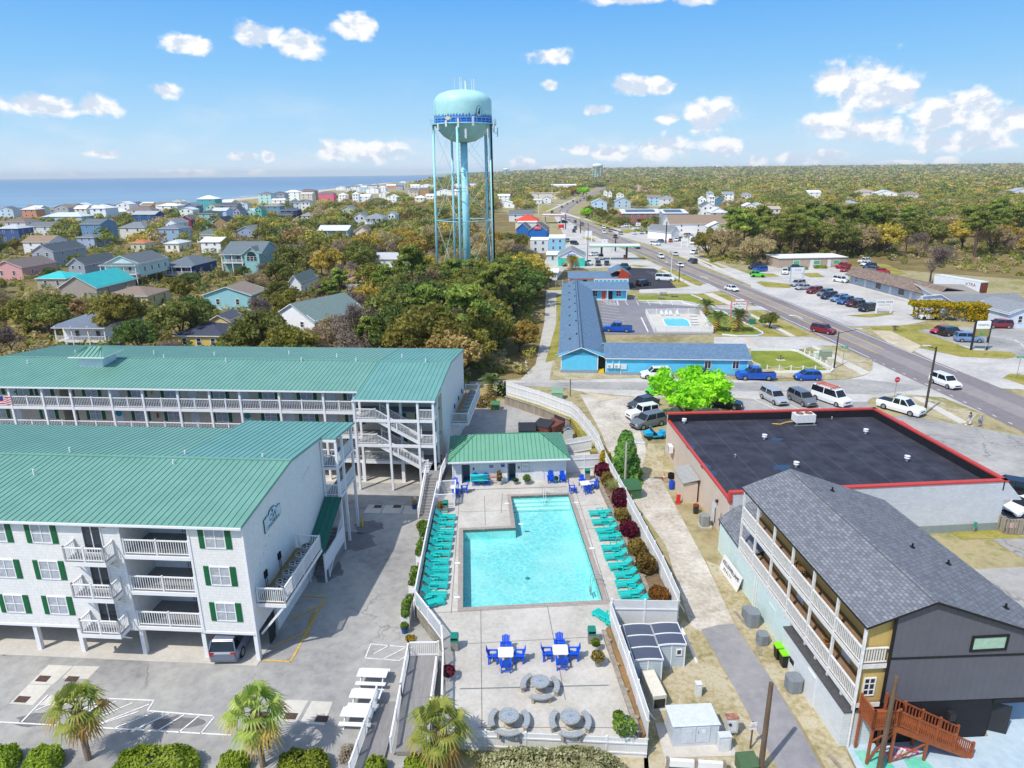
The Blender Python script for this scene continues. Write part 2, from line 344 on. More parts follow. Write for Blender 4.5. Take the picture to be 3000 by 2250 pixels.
def sT(mb,pts,wd,z,off=0.,mi=0,dash=None):
 P=[Vector((p[0],p[1]))for p in pts];o=[]
 if dash:
  on,gap=dash;acc=0.
  for a,c in zip(P[:-1],P[1:]):
   L=(c-a).length;s=-acc
   while s<L:
    s0,s1=max(s,0),min(s+on,L)
    if s1>s0:sT(mb,[a+(c-a)*(s0/L),a+(c-a)*(s1/L)],wd,z,off,mi)
    s+=on+gap
   acc=(L-s)%(on+gap)if s<L else(on+gap)-(s-L)
  return
 for i,p in enumerate(P):
  d=(P[min(i+1,len(P)-1)]-P[max(i-1,0)]).normalized();n=Vector((d.y,-d.x));o.append((p+n*(off-wd/2),p+n*(off+wd/2)))
 for(a,c),(e,f)in zip(o[:-1],o[1:]):mb.face([(a.x,a.y,z),(c.x,c.y,z),(f.x,f.y,z),(e.x,e.y,z)],mi)
ASPH=bG('worn_asphalt',['#858482','#979592','#a7a5a0','#b3b0aa'],.09,.62,.9,.12,12)
ASPH2=bG('patched_asphalt',['#828180','#9a9895','#aaa8a2','#b8b5ae'],.14,.66,.9,.12,10)
def cracks(m,sc,col=(.45,.45,.46),wd=.012,amt=.75):
 t=NG(m.node_tree);b=m.node_tree.nodes['Principled BSDF'];src=b.inputs['Base Color'].links[0].from_socket;co=t.n('ShaderNodeTexCoord').outputs['Object'];n_=t.n('ShaderNodeTexNoise');t.put(n_.inputs['Vector'],co);n_.inputs['Scale'].default_value=.7;n_.inputs['Detail'].default_value=5
 vo=t.n('ShaderNodeTexVoronoi',feature='DISTANCE_TO_EDGE');t.put(vo.inputs['Vector'],t.vec('ADD',co,t.vec('MULTIPLY',n_.outputs['Color'],(3,3,0))));vo.inputs['Scale'].default_value=sc;f=t.mM('MULTIPLY',t.mapr(vo.outputs['Distance'],wd,.0,0,amt),t.mapr(t.noise(co,.13,2),.45,.6));t.put(b.inputs['Base Color'],t.mix(f,src,t.mix(1,src,col,'MULTIPLY')))
for m_ in(ASPH,ASPH2):cracks(m_,.16)
ROADM=bG('road_asphalt',['#777174','#857f80','#8f8989'],.08,.55,.88,.08,14)
BLACKTOP=bG('fresh_blacktop',['#37373d','#42424a','#4b4b52'],.15,.5,.9,.1)
GRAVEL=bG('sandy_gravel',['#93897a','#b5ac9e','#cbc4b8','#dad5cb'],.3,.55,.97,.5,9)
LOTM=bG('pale_lot',['#a5a3a0','#b5b2ad','#c6c2bb','#cfcbc3'],.12,.6,.93,.15,10)
GRASS=bG('lawn_grass',['#6e6c2e','#80803a','#979048','#a99a5c','#7a8236'],.22,.55,.95,.6,12)
GRASS2=bG('green_lawn',['#5e702a','#768433','#8b9240','#9a9848'],.25,.55,.95,.6,12)
DRYG=bG('dry_verge',['#7a7746','#998f66','#b0a484','#c0b69e','#83864a'],.3,.55,.96,.6,9)
LITTER=bG('leaf_litter',['#5d4f36','#716044','#7f7344','#8f7c5c','#686236'],.1,.55,.97,.6,12)
PW=mat('road_paint_white',(.78,.78,.77),.7,.18,5);PAINTY=mat('road_paint_yellow',(.66,.42,.08),.7,.2,5)
sH('woodland_floor',[[(-400,82,0),(-40,82,0),(6,106,0),(10,185,0),(26,200,0),(24,300,0),(10,560,0),(-420,560,0)],[(80,250,0),(118,226,0),(150,196,0),(420,180,0),(700,560,0),(70,560,0),(66,330,0)]],.012,LITTER)
RL=[(66.,30.),(64.2,55.),(63.2,78.7),(61.44,112.3),(58.5,165.),(54.3,220.),(49.6,281.),(43.6,366.),(38.6,457.),(36.2,520.)]
RL2=[(36.2,520.),(37.5,560.),(42,610),(57.7,712.),(88,870),(119,1050.),(172,1360.),(240,1800)]
def offs(P,w):
 o=[]
 for i,p in enumerate(P):
  a=Vector(P[max(i-1,0)]);c=Vector(P[min(i+1,len(P)-1)]);d=(c-a).normalized();o.append((p[0]+d.y*w,p[1]-d.x*w))
 return o
RW=9.2;CENT=RL+RL2[1:]
mb=MB();sT(mb,CENT,RW+1.0,.03,RW/2);sU(mb,'main_road',[ROADM])
mb=MB();sT(mb,CENT,3.1,.036,RW/2);sU(mb,'turn_lane',[bG('turn_lane_asphalt',['#86807f','#948e8c','#9f9996'],.08,.55,.88,.08,14)])
mb=MB();E0=RL[:3]
far=RL[4:]+RL2[1:]
sT(mb,[(58.6,163)]+far,.16,.044,.2);sT(mb,[(61.4,113.5),(58.5,165)],.16,.044,.2);sT(mb,[(63.4,74),(64.2,55),(66,30)],.16,.044,.2)
sT(mb,[(63.2,78),(61.44,112)],.14,.044,.2,dash=(.7,2.1))
sT(mb,[(61.9,104.),(61.44,112.3)]+far,.16,.044,RW-.1);sU(mb,'edge_lines',[PW])
mb=MB();yl=[(61.2,116.)]+far
for o in(RW/2-1.62,RW/2-1.42):sT(mb,yl,.13,.044,o);sT(mb,[(64.2,55),(66,30)],.13,.044,o);sT(mb,[(64.,62),(64.2,55)],.13,.044,o)
for o in(RW/2+1.42,RW/2+1.62):sT(mb,[(60.9,119.)]+far,.13,.044,o,dash=(9,.6));sT(mb,[(64.2,55),(66,30)],.13,.044,o)
sU(mb,'centre_lines',[PAINTY])
mb=MB()
for x0,y0,d in((63.4,146,1),(64.9,137.5,-1),(59.2,205,1),(56,245,-1)):
 mb.box(x0-.12,y0,.043,x0+.12,y0+3.4,.046);s=d
 yy=y0+(3.4 if s>0 else 0);mb.face([(x0-.12,yy,.046),(x0-.9,yy+s*.1,.046),(x0-.9,yy+s*.6,.046),(x0+.12,yy+s*.5,.046)][::s]);mb.face([(x0-.8,yy-s*.3,.047),(x0-1.7,yy+s*.35,.047),(x0-.8,yy+s*1.,.047)][::-s])
sU(mb,'turn_arrows',[PW])
sH('side_street',[qq('I',(-900,905),(0,872),(560,868),(1150,850),(2212,872))[::1]+qq('J',(0,868),(340,890),(760,870),(930,828),(985,760),(985,700))+[(63.4,78.7)]+qq('J',(1560,1010),(1280,985),(980,1010),(940,1045),(0,1022))+qq('I',(1850,1000),(1240,1012),(690,960),(560,925),(0,905),(-900,960))],.02,LOTM)
sH('street_patch',[qq('I',(0,890),(1350,880),(2212,890))+qq('J',(0,885),(900,860),(1500,930),(1000,985),(0,955))+qq('I',(1500,960),(600,935),(0,903))],.028,ASPH2)
mb=MB()
mb.face([(a[0],a[1],.022)for a in[(-90,18),(-4.5,18),(-3.9,44),(-5.2,68),(-5,92),(-8,97),(-60,99),(-90,99)]])
sU(mb,'parking_lot',[ASPH2])
sH('dumpster_yard',[[(-9,71,0),(6.5,71,0),(4.5,84.5,0),(-3,92.5,0),(-9,94,0)]],.03,ASPH)
sH('gravel_alley',[qq('I',(690,985),(860,1290),(1000,1659))+qq('N',(1690,230),(2212,960))+qq('P',(700,330),(760,520),(860,560),(1115,500),(880,0))+qq('I',(1240,1470),(1160,1230),(1090,1090),(1240,1010))],.016,GRAVEL)
sH('lane',[qq('P',(838,538),(985,500),(1108,492),(1440,990),(1640,1330),(1850,1720),(1440,1720),(1240,1250),(1100,990))],.024,bG('lane_asphalt',['#828184','#949294','#a3a1a0'],.12,.55,.9,.1,12))
sH('dry_grass',[qq('P',(700,460),(830,560),(1110,1010),(1260,1300),(1480,1700),(380,1700),(360,900)),qq('P',(880,-20),(1110,480),(1660,1330),(1870,1700),(2100,1700),(1990,1480),(1700,900),(1400,420),(1080,60)),qq('I',(460,770),(470,690),(535,808),(900,815),(1900,800),(1900,850),(1100,850),(600,866),(480,830)),qq('J',(150,790),(350,800),(650,750),(700,690),(480,590),(560,590),(980,700),(985,780),(930,828),(760,862),(320,850),(150,860)),qq('J',(975,1010),(1280,985),(1420,1010),(1700,1090),(1840,1140),(1790,1190),(1640,1220),(1380,1140),(1160,1020)),qq('I',(1010,1659),(1180,1640),(1240,1380),(1380,1400),(1360,1560),(1560,1660)),qq('P',(-50,1500),(400,1400),(420,1700),(-50,1700))],.032,DRYG)
sH('lawn',[qq('J',(0,630),(330,628),(440,660),(620,790),(160,790),(30,760),(0,720)),qq('I',(1160,235),(1160,185),(1450,172),(1600,180),(1700,245),(1650,256),(1530,225)),qq('I',(1740,300),(1820,300),(2160,480),(2100,505),(1830,500),(1720,480),(1700,370))],.034,GRASS2)
sH('verge',[qq('I',(1590,178),(1690,168),(1860,255),(1700,262),(1710,235)),qq('I',(1770,172),(1850,168),(1960,218),(1930,245)),qq('C',(1370,1082),(1450,1080),(1690,1195),(1660,1215)),qq('C',(1310,1090),(1360,1085),(1600,1210),(1470,1228),(1440,1190)),qq('C',(1140,965),(1200,962),(1262,990),(1210,1003)),qq('C',(1080,1045),(1120,1038),(1260,1050),(1180,1060)),qq('J',(0,310),(40,305),(480,500),(330,517),(0,370)),qq('J',(0,375),(240,500),(330,520),(60,515),(110,495),(0,420)),qq('J',(40,75),(80,65),(320,90),(320,122),(120,115)),qq('J',(760,345),(1140,320),(1160,335),(960,362)),qq('J',(970,440),(1260,420),(1700,425),(1430,450),(1330,465),(1620,560),(1800,625),(2110,640),(2165,680),(2060,695),(1700,680),(1330,600),(1000,475)),qq('J',(2040,850),(2100,815),(2300,830),(2300,940)),qq('D',(400,1110),(540,1105),(600,1140),(480,1142)),qq('D',(0,1110),(180,1110),(240,1135),(0,1140)),qq('D',(1000,1030),(1100,1035),(1260,1110),(1150,1130),(1090,1080)),qq('e',(0,1065),(150,1060),(230,1090),(80,1130),(0,1120)),qq('d',(1700,950),(1960,930),(2100,1040),(1900,1040)),qq('C',(380,560),(480,590),(430,612),(380,600)),qq('C',(700,810),(800,830),(820,850),(740,838)),qq('e',(1060,1490),(1200,1490),(1700,1690),(1500,1690)),qq('g',(430,700),(690,715),(690,755),(470,745)),qq('g',(570,815),(690,810),(620,1400),(560,1659),(430,1690),(600,1100)),qq('R',(1730,570),(2040,560),(2212,600),(2212,615),(1800,620))],.04,GRASS)
sH('bare_sand',[qq('J',(975,465),(1130,470),(1380,590),(1300,645),(1100,560)),qq('I',(700,960),(1040,1010),(860,1040))],.046,bG('bare_sand_patch',['#a89b7e','#c4b79c','#dad0bc'],.35,.5,.97,.4))
sH('shop_lot',[qq('D',(0,1150),(150,1040),(640,1060),(770,1060),(800,1185),(1530,1392),(1400,1500),(1250,1530),(960,1535),(760,1538),(0,1224))],.026,LOTM)
sH('shop_apron',[[(68,188,0),(76,186,0),(70,300,0),(62,300,0)],[(70,96,0),(140,80,0),(140,108,0),(98,122,0),(72,122,0)]],.025,LOTM)
sH('sign_lot',[qq('J',(1360,465),(1500,440),(1900,440),(2400,440),(2400,700),(2165,680),(1900,620),(1640,570))],.03,ASPH2)
sH('north_lot',[qq('e',(0,1180),(-300,1000),(160,1000),(420,870),(1280,1130),(1500,1250),(1450,1350),(1200,1450),(1050,1480),(640,1370),(420,1300))],.026,LOTM)
sH('fuel_court',[qq('C',(360,1120),(420,980),(600,860),(560,800),(480,650),(560,640),(700,760),(1140,960),(1360,1060),(1330,1085),(900,1060))+qq('C',(560,1080),(500,1160),(420,1160))],.026,LOTM)
sH('blacktop_lot',[qq('C',(1030,1060),(1290,1070),(1470,1165),(1440,1200),(1480,1225),(1330,1235),(1170,1245),(1080,1240))],.034,BLACKTOP)
sH('motel_lot',[qq('I',(820,205),(1160,205),(1510,228),(1720,262),(1900,262),(2000,300),(2200,395),(2200,520),(1960,515),(1960,480),(1700,500),(870,500))],.03,bG('motel_asphalt',['#76747a','#86848a','#93918f'],.15,.55,.9,.1))
sH('motel_drive',[qq('J',(-300,520),(150,515),(500,520),(740,590),(560,590),(330,628),(-300,600)),qq('I',(1160,235),(1540,225),(1720,262),(1900,262),(2150,270),(2212,300),(1960,300)),qq('C',(1170,1240),(1470,1228),(1640,1205),(1730,1190),(1830,1250),(1640,1275),(1170,1270))],.036,LOTM)
sH('gravel_drive',[qq('I',(415,140),(565,140),(565,178),(500,180),(490,600),(440,870),(200,870),(330,740),(400,400))],.022,bG('pale_gravel',['#a09c94','#b4b0a8','#c4c0b8','#8f8a7c'],.3,.55,.95,.3))
sH('restaurant_lot',[[(41.9,52,0),(46,30,0),(63.6,30,0),(63.6,60,0),(62.6,76,0),(52,84.5,0),(46,84,0),(41,79,0)]],.026,ASPH2);sH('side_lot',[[(31,30,0),(46,30,0),(43.3,48.6,0),(31,47.8,0)]],.025,ASPH)
sH('commercial_lot',[qq('J',(-130,1022),(940,1045),(1010,1110),(900,1130),(-130,1130))],.034,ASPH)
sH('painted_slab',[[(18.4,28.4,0),(30,27.6,0),(34,34,0),(27.5,34,0),(27,31.2,0),(18.6,30.8,0)]],.03,bG('blue_slab_paint',['#9fb6c2','#b3c6d0','#c3d2da'],.25,.55,.8,.05))
sH('teal_slab',[[(18.9,28.6,0),(20.6,28.5,0),(20.4,30.2,0),(18.9,30.3,0)],[(21.2,28.4,0),(22.9,28.3,0),(22.4,29.8,0),(21.3,29.9,0)]],.036,bG('teal_slab_paint',['#56b79c','#6fc9ae','#a9c9c6'],.5,.55,.8,.05))
mb=MB()
for P in(qq('I',(1690,168),(1760,163),(1945,250),(1900,262)),qq('J',(0,330),(0,348),(320,517),(365,515),(200,430)),qq('J',(480,595),(520,592),(970,810),(900,830)),qq('J',(1310,1010),(1380,1012),(1760,1215),(1690,1225)),qq('C',(1340,1082),(1380,1085),(1640,1215),(1590,1215)),qq('e',(1010,1500),(1060,1490),(1480,1659),(1390,1659)),qq('C',(1560,965),(1600,965),(1990,1140),(1940,1140)),qq('d',(1080,790),(1180,790),(1460,880),(1420,890)),qq('d',(1460,890),(1520,890),(1880,1040),(1960,1080),(2180,1130),(2120,1140)),qq('d',(880,770),(1060,690),(1350,560),(1370,565),(1080,705),(890,780)),qq('d',(1640,1170),(1680,1170),(1900,1290),(1860,1290))):mb.pz([(p[0],p[1])for p in P],0,.1)
sU(mb,'pavement',[CONC2])
mb=MB()
def seg(k,a,c,wd=.12,z=.05):A,C_=g(k,*a),g(k,*c);sT(mb,[A,C_],wd,z)
for i in range(8):y0=248+i*23.5;seg('I',(862,y0),(1000+i*9,y0+22))
for x in(1055,1145,1235,1328,1420):seg('I',(x,225),(x+22,262))
seg('I',(990,222),(1003,262));seg('I',(858,222),(1003,262))
for i in range(5):seg('I',(880+i*26,226+i*1),(925+i*18,258))
for i in range(4):seg('g',(1740+i*35,515+i*22),(1880+i*30,530+i*22),z=.05)
for x in(20,210,400,590):seg('J',(x,1020),(x+190,1110))
for i in range(5):seg('h',(1085+i*32,545+i*4),(1290,555+i*17))
for a,c in(((0,1365),(1500,1450)),((705,1213),(1000,1225)),((1000,1225),(955,1292)),((955,1292),(1380,1325)),((140,1365),(310,1190)),((705,1213),(430,1390))):seg('K',a,c,.1)
for i in range(7):seg('K',(230+i*70,1290+i*14),(420+i*82,1210+i*3)if i<3 else(330+i*106,1230+max(0,i-4)*10),.09)
for i in range(6):seg('K',(600+i*140,1396+i*9),(900+i*98,1296+i*7),.09)
for a,c in(((1345,1350),(1685,1380)),((1345,1350),(1300,1465)),((1300,1465),(1580,1485)),((1370,1430),(1495,1360)),((1440,1475),(1640,1372)),((1580,1480),(1680,1420))):seg('M',a,c,.08)
sU(mb,'bay_lines',[PW])
mb=MB()
for a,c in(((785,958),(985,970)),((985,970),(695,1495)),((695,1495),(460,1480)),((690,1155),(940,1035)),((545,1380),(820,1250))):seg('M',a,c,.14)
seg('I',(2030,520),(2120,580),.25);sU(mb,'no_parking_box',[PAINTY])
A_=g('M',868,1230);B_=g('M',905,1105);npm=text(None,'NO PARKING',.52,((A_[0]+B_[0])/2-.2,(A_[1]+B_[1])/2-.3,.055),(0,0,mM.atan2(B_[1]-A_[1],B_[0]-A_[0])),PAINTY,name='no_parking_lettering');npm['kind']='structure'
mb=MB()
for k,x,y,rx,ry in(('M',1180,520,2.4,2.),('M',1010,760,1.2,1.6),('K',100,905,1.1,.5),('K',1140,1370,1.6,.6),('K',250,1350,1.5,.6),('M',1330,400,1.5,1.2)):
 p=g(k,x,y);r_=random.Random(int(x));mb.face([(p[0]+rx*mM.cos(i*mM.pi/9)*r_.uniform(.65,1.15),p[1]+ry*mM.sin(i*mM.pi/9)*r_.uniform(.65,1.15),.03)for i in range(18)])
sU(mb,'asphalt_stains',[bG('asphalt_stain',['#6a696b','#7a7979','#8a8887'],.5,.5)])
mb=MB()
for P in(((190,1115),(315,993),(475,1000),(345,1122)),((60,1245),(188,1120),(335,1125),(215,1255)),((480,1000),(650,1003),(570,1085),(400,1080)),((250,1255),(330,1190),(450,1200),(400,1260))):mb.face([(*g('K',*p)[:2],.034)for p in P],0)
for P in(((225,1100),(260,1062),(335,1066),(300,1105)),((85,1235),(125,1195),(205,1200),(165,1240)),((415,1100),(445,1066),(520,1070),(490,1105)),((1670,1330),(1690,1296),(1745,1298),(1730,1335))):mb.face([(*g('K',*p)[:2],.042)for p in P],1)
for P in(((1285,285),(1330,218),(1450,222),(1415,288)),((1430,288),(1465,222),(1610,225),(1580,290)),((1600,295),(1625,228),(1720,230),(1715,295))):mb.face([(*g('M',*p)[:2],.034)for p in P],0)
for P in(((1365,246),(1380,222),(1440,224),(1430,248)),((1520,246),(1535,222),(1595,224),(1588,246))):mb.face([(*g('M',*p)[:2],.042)for p in P],1)
for P in(((590,1570),(640,1515),(720,1517),(670,1575)),((670,1575),(725,1518),(775,1520),(740,1580))):pass
for P in(((810,1555),(850,1512),(915,1514),(880,1562)),((890,1562),(925,1515),(985,1517),(960,1568))):mb.face([(*g('W',*p)[:2],.034)for p in((P[0][0]*.75-20,P[0][1]),(P[1][0]*.75-20,P[1][1]),(P[2][0]*.75-20,P[2][1]),(P[3][0]*.75-20,P[3][1]))],0)
for cx,cy in((628,1548),(695,1554)):p=g('W',cx,cy);mb.cx_b(p[0],p[1],.03,.75,.5,.016,-.07,1)
sU(mb,'drain_pads',[CONC2,mat('rusty_grate',(.09,.055,.045),.7,.3,8)])
CA=G(763,1936);CRZ=R(-4.433)
def cw(x,y,z=0):
 """condo frame -> world"""
 c,s=mM.cos(CRZ),mM.sin(CRZ);return(CA[0]+x*c-y*s,CA[1]+x*s+y*c,z)
SW_=bK('white_shake_siding','#e6e4e0','#efeeea','#d3d1cd',.16,.21,.6,.007,.3,'xz',.1)
BEIGE=sI('cream_siding','#d9cbb5',.12,.4)
RG=mat('green_standing_seam','#71a08f',.4,.07,.5,spec=.5);RIBG=mat('green_roof_seam','#4f8373',.45)
ROOFT=mat('teal_standing_seam','#6a9f96',.46,.07,.5,spec=.55);DKROOF=mat('dark_green_metal','#1f6a5b',.4,.05,2)
GS=DG
SHUT=mat('green_shutter','#17633a',.5,.08,6)
def mR(par,prof,x0,x1,sp=.47,m=None,rib=None,th=.12,name='roof'):
 """sheet following the profile [(y, z), ...] from x0 to x1 with raised seams"""
 mb=MB()
 for(y0,z0),(y1,z1)in zip(prof[:-1],prof[1:]):
  mb.hx([(x0,y0,z0-th),(x1,y0,z0-th),(x1,y1,z1-th),(x0,y1,z1-th),(x0,y0,z0),(x1,y0,z0),(x1,y1,z1),(x0,y1,z1)])
  n=int((x1-x0)/sp)
  for i in range(n+1):
   x=x1-.03-i*sp;mb.hx([(x-.02,y0+.002,z0),(x+.02,y0+.002,z0),(x+.02,y1-.002,z1),(x-.02,y1-.002,z1),(x-.01,y0+.002,z0+.035),(x+.01,y0+.002,z0+.035),(x+.01,y1-.002,z1+.035),(x-.01,y1-.002,z1+.035)],1)
 return mb.bd(name,[m or RG,rib or RIBG],par)
def sH_(par,x,y,z,h,w,rz=0,sw=.36):
 for s in(-1,1):
  xx=s*(w/2+sw/2+.02);c,n=mM.cos(rz),mM.sin(rz)
  key=('shut',round(h,2),sw)
  if key not in _rm:
   m_=MB().box(-sw/2,-.05,0,sw/2,0,h);m_.box(-sw/2+.06,-.058,.08,sw/2-.06,-.05,h/2-.04);m_.box(-sw/2+.06,-.058,h/2+.04,sw/2-.06,-.05,h-.08)
   o=m_.bd('shutter',[SHUT]);_rm[key]=o.data;bpy.data.objects.remove(o)
  o=bpy.data.objects.new('shutter',_rm[key]);COL.objects.link(o);o.parent=par;o.location=(x+xx*c,y+xx*n,z);o.rotation_euler.z=rz
near=tg('condo_building','white shake sided condo block on stilts in the foreground with a logo sign','building',CA,CRZ,'green roofed condo blocks')
FL=(2.42,5.12,7.78)
wall=MB()
XL=-37.
bays=[(-8.1,-3.65),(-8.1-18.6,-3.65-18.6)]
def front_wall(mb,x0,x1):mb.box(x0,0,2.15,x1,.2,10.08)
front_wall(wall,-3.65,0);front_wall(wall,-8.1-18.6+4.45,-8.1);front_wall(wall,XL,-8.1-18.6)
for a,c in bays:
 wall.box(a,0,9.92,c,.2,10.08)
 for s in(a-.18,c):wall.box(s,.2,2.3,s+.18,2.8,10.05)
 wall.box(a-.18,2.8,2.3,c+.18,2.95,10.05)
E_=[(.2,10.1),(8.03,10.93),(14.35,10.25)]
def endwall(mb,x,t,prof,z0):
 for(y0,za),(y1,zb)in zip(prof[:-1],prof[1:]):mb.hx([(x-t,y0,z0),(x,y0,z0),(x,y1,z0),(x-t,y1,z0),(x-t,y0,za),(x,y0,za),(x,y1,zb),(x-t,y1,zb)])
endwall(wall,0,.2,E_,2.15);endwall(wall,-.02,.2,[(3.2,2.15),(13.6,2.15)],0)
wall.box(XL,14.15,2.15,-8.6,14.35,10.2);wall.box(-8.6,14.15,2.15,-.2,14.35,10.2)
wall.bd('wall',[SW_],near)
trim=MB()
for x in(0.02,):trim.box(x-.12,-.04,2.05,x+.03,.2,10.05)
trim.box(XL,-.035,2.02,-8.12,0,2.2);trim.box(-3.63,-.035,2.02,-.12,0,2.2)
for a,c in bays:
 for f in FL:trim.box(a,-.06,f-.3,c,.16,f-.04)
 trim.box(a-.14,-.05,2.05,a,.0,10.);trim.box(c,-.05,2.05,c+.14,0,10.)
trim.box(-.03,-.09,.05,.06,-.005,10.02);trim.box(XL,-.42,9.98,.12,-.28,10.12)
trim.bd('trim',[WH],near)
for a,c in bays:
 for f in FL:MB().box(a,.02,f-.04,c,2.8,f).bd('balcony_floor',[GS],near)
MB().box(XL,.02,2.06,-.02,14.2,2.14).bd('soffit',[WW],near)
MB().box(XL,-.55,.03,0,14,.06).bd('garage_slab',[CONC],near)
sb=MB().box(XL,8.2,.05,-.3,8.4,2.06);sb.bd('garage_back_wall',[mat('grey_block','#8f8a80',.8,.1)],near)  # back wall in plain grey block colour
cm=MB().cx_b(0,0,.04,.28,.28,2.1)
c0=cm.bd('column',[WH],near,loc=(-.14,.2,0))
for x in(-3.72,-8.05,-12.44,-15.59,-19.9,-24,-28.3,-32.6):dup(c0,near,(x,.2,0))
ct=MB().cx_b(0,0,.04,.3,.3,2.1);c1=ct.bd('column',[WOODG],near,loc=(-2.2,3.6,0))
for x in(-6.6,-10.3,-14.2,-18,-22):dup(c1,near,(x,3.6,0))
for x in(-4.4,-8.6,-12.4,-16.2,-20):dup(c1,near,(x,6.6,0))
mR(near,[(-.32,10.16),(8.03,11.03),(14.5,10.33),(16.6,10.1)],XL,.16);mR(near,[(8.12,11.06),(14.5,10.37),(19.2,9.86)],-8.5,.18,m=ROOFT,name='stair_tower_roof')
mR(near,[(14.1,10.37),(19.2,9.87)],.2,1.45,m=ROOFT,name='stair_tower_roof')
MB().box(XL,7.9,11.03,.17,8.16,11.1).bd('ridge_cap',[RG],near)
pv=MB().tz((0,0,0),(0,0,.45),.07,n=10);pv0=pv.bd('vent_pipe',[WH],near,loc=(-17.6,5.2,10.7))
for x,y in((-17.55,8.9),(-8.35,8.8),(-8.3,7.1),(-2.2,8.5)):dup(pv0,near,(x,y,10.85))
for zi,f in enumerate((8.42,5.73,3.04)):
 for x in(-1.85,-13.42,-16.5,-20.4,-30.3,-33.5):
  wN(near,x,0,f,1.36,1.4,mull=(1,1),gl=GLASS2);sH_(near,x,0,f,1.4,1.36)
 for x in(-10.,-28.6):
  wN(near,x,0,FL[2-zi]+.02,1.32,2.0,mull=(1,0),gl=GLASS,name='patio_door')
  b=MB().box(-1.35,-1.05,-.12,1.35,-.02,0);b.box(-1.38,-1.08,-.3,1.38,-1.02,-.02,1);b.box(-1.38,-1.02,-.3,-1.3,-.02,-.02,1);b.box(1.3,-1.02,-.3,1.38,-.02,-.02,1)
  b.bm((1.3,-.95,-.2),(1.3,-.05,-1.0),.09,.09,1);b.bm((-1.3,-.95,-.2),(-1.3,-.05,-1.0),.09,.09,1)
  bo=b.bd('balcony',[GS,WH],near,loc=(x,0,FL[2-zi]))
  rr=MB();rail(rr,(-1.3,-1.,0),(1.3,-1.,0),1.0,.165,mid=2);rail(rr,(-1.3,-1.,0),(-1.3,-.08,0),1.,.14);rail(rr,(1.3,-1.,0),(1.3,-.08,0),1.,.14);rr.bd('railing',[WH],bo)
 for a,c in bays:
  rr=MB();rail(rr,(a+.06,.06,FL[2-zi]),(c-.06,.06,FL[2-zi]),1.06,.165,mid=2);rr.bd('railing',[WH],near)
  wN(near,(a+c)/2+.9,2.79,FL[2-zi]+.05,1.6,2.0,mull=(1,0),name='patio_door');wN(near,(a+c)/2+.3,2.79,FL[2-zi]+.05,.1,2.0,mull=(0,0),pane=False,name='door_post')
sc=MB().box(-.1,-.16,0,.1,0,.26)
for f in(9.75,7.1,4.4):
 l=sc.bd('wall_lamp',[mat('brass_lamp',(.55,.38,.1),.4)],near,loc=(-9.05,0,f))if f==9.75 else dup(l,near,(-9.05,0,f))
tw=MB()
for f in FL[1:]:tw.box(.0,14.1,f-.26,1.4,18.5,f-.03)
for x,y in((1.33,14.16),(1.33,15.6),(1.33,18.2)):tw.cx_b(x,y,.05,.2,.2,9.9)
tw.cx_b(.12,14.16,4.7,.16,.16,5.5);tw.box(.02,14.06,10.0,1.42,14.16,10.22)
tw.bd('stair_tower',[WH],near)
rr=MB()
for f in FL[1:]:
 rail(rr,(.1,14.16,f),(1.25,14.16,f),1.05,.13);rail(rr,(1.33,14.2,f),(1.33,15.5,f),1.05,.13);rail(rr,(1.33,15.7,f),(1.33,18.1,f),1.05,.13)
rr.bd('railing',[WH],near)
for f in FL[1:]:MB().box(.0,14.12,f-.03,1.36,18.45,f).bd('landing_floor',[GS],near)
wk=MB()
for f in FL:wk.box(XL,14.35,f-.25,-.0,16.2,f)
wk.bd('walkway',[WH],near)
st=MB();n=13
for i in range(n):st.box(.12,10.1+i*.3,0 if i==0 else.05,1.35,10.1+(i+1)*.3,.18*(i+1),0)
st.bd('stairs',[DG],near)
sr=MB();sr.hx([(.06,9.0,2.7),(1.5,9.0,2.7),(1.5,14.05,4.98),(.06,14.05,4.98),(.06,9.0,2.8),(1.5,9.0,2.8),(1.5,14.05,5.08),(.06,14.05,5.08)])
for x in(.08,.53,1.0,1.46):sr.hx([(x-.02,9.0,2.8),(x+.02,9.0,2.8),(x+.02,14.05,5.08),(x-.02,14.05,5.08),(x-.02,9.0,2.86),(x+.02,9.0,2.86),(x+.02,14.05,5.14),(x-.02,14.05,5.14)])
sr.bd('stair_canopy',[DKROOF],near)
rr=MB();rail(rr,(1.4,10.0,.05),(1.4,14.,2.45),1.0,.2);rr.cx_b(1.4,9.2,.05,.12,.12,2.7);rr.cx_b(.1,9.2,.05,.1,.1,2.7);rr.box(1.36,9.2,1.0,1.44,14,2.4);rr.bd('stair_railing',[WH],near)
ad=MB().box(.01,.55,4.03,1.96,7.5,4.13,0);ad.box(.01,.5,3.84,2.0,.58,4.1,1);ad.box(1.92,.58,3.84,2.0,7.5,4.1,1);ad.box(.01,7.42,3.84,1.92,7.5,4.03,1)
for y in(.62,3.0,5.2,7.3):ad.bm((1.85,y,3.9),(.06,y,1.7 if y<1 else 2.6),.14,.14,1)
ado=ad.bd('equipment_balcony',[mat('brown_decking','#8b7b54',.8,.15,5),WH],near)
rr=MB();rail(rr,(.1,.62,4.13),(1.9,.62,4.13),1.1,.13);rail(rr,(1.9,.62,4.13),(1.9,7.4,4.13),1.1,.13,mid=4);rail(rr,(.3,7.42,4.13),(1.9,7.42,4.13),1.1,.13);rr.bd('railing',[WH],ado)
mt=MB()
for y in(2.0,2.25,4.3,4.55):mt.box(0,y,5.0,.1,y+.16,5.5);mt.tz((.05,y+.08,4.2),(.05,y+.08,5.0),.02,n=6)
mt.bd('electric_box',[BX],near)
dv=MB()
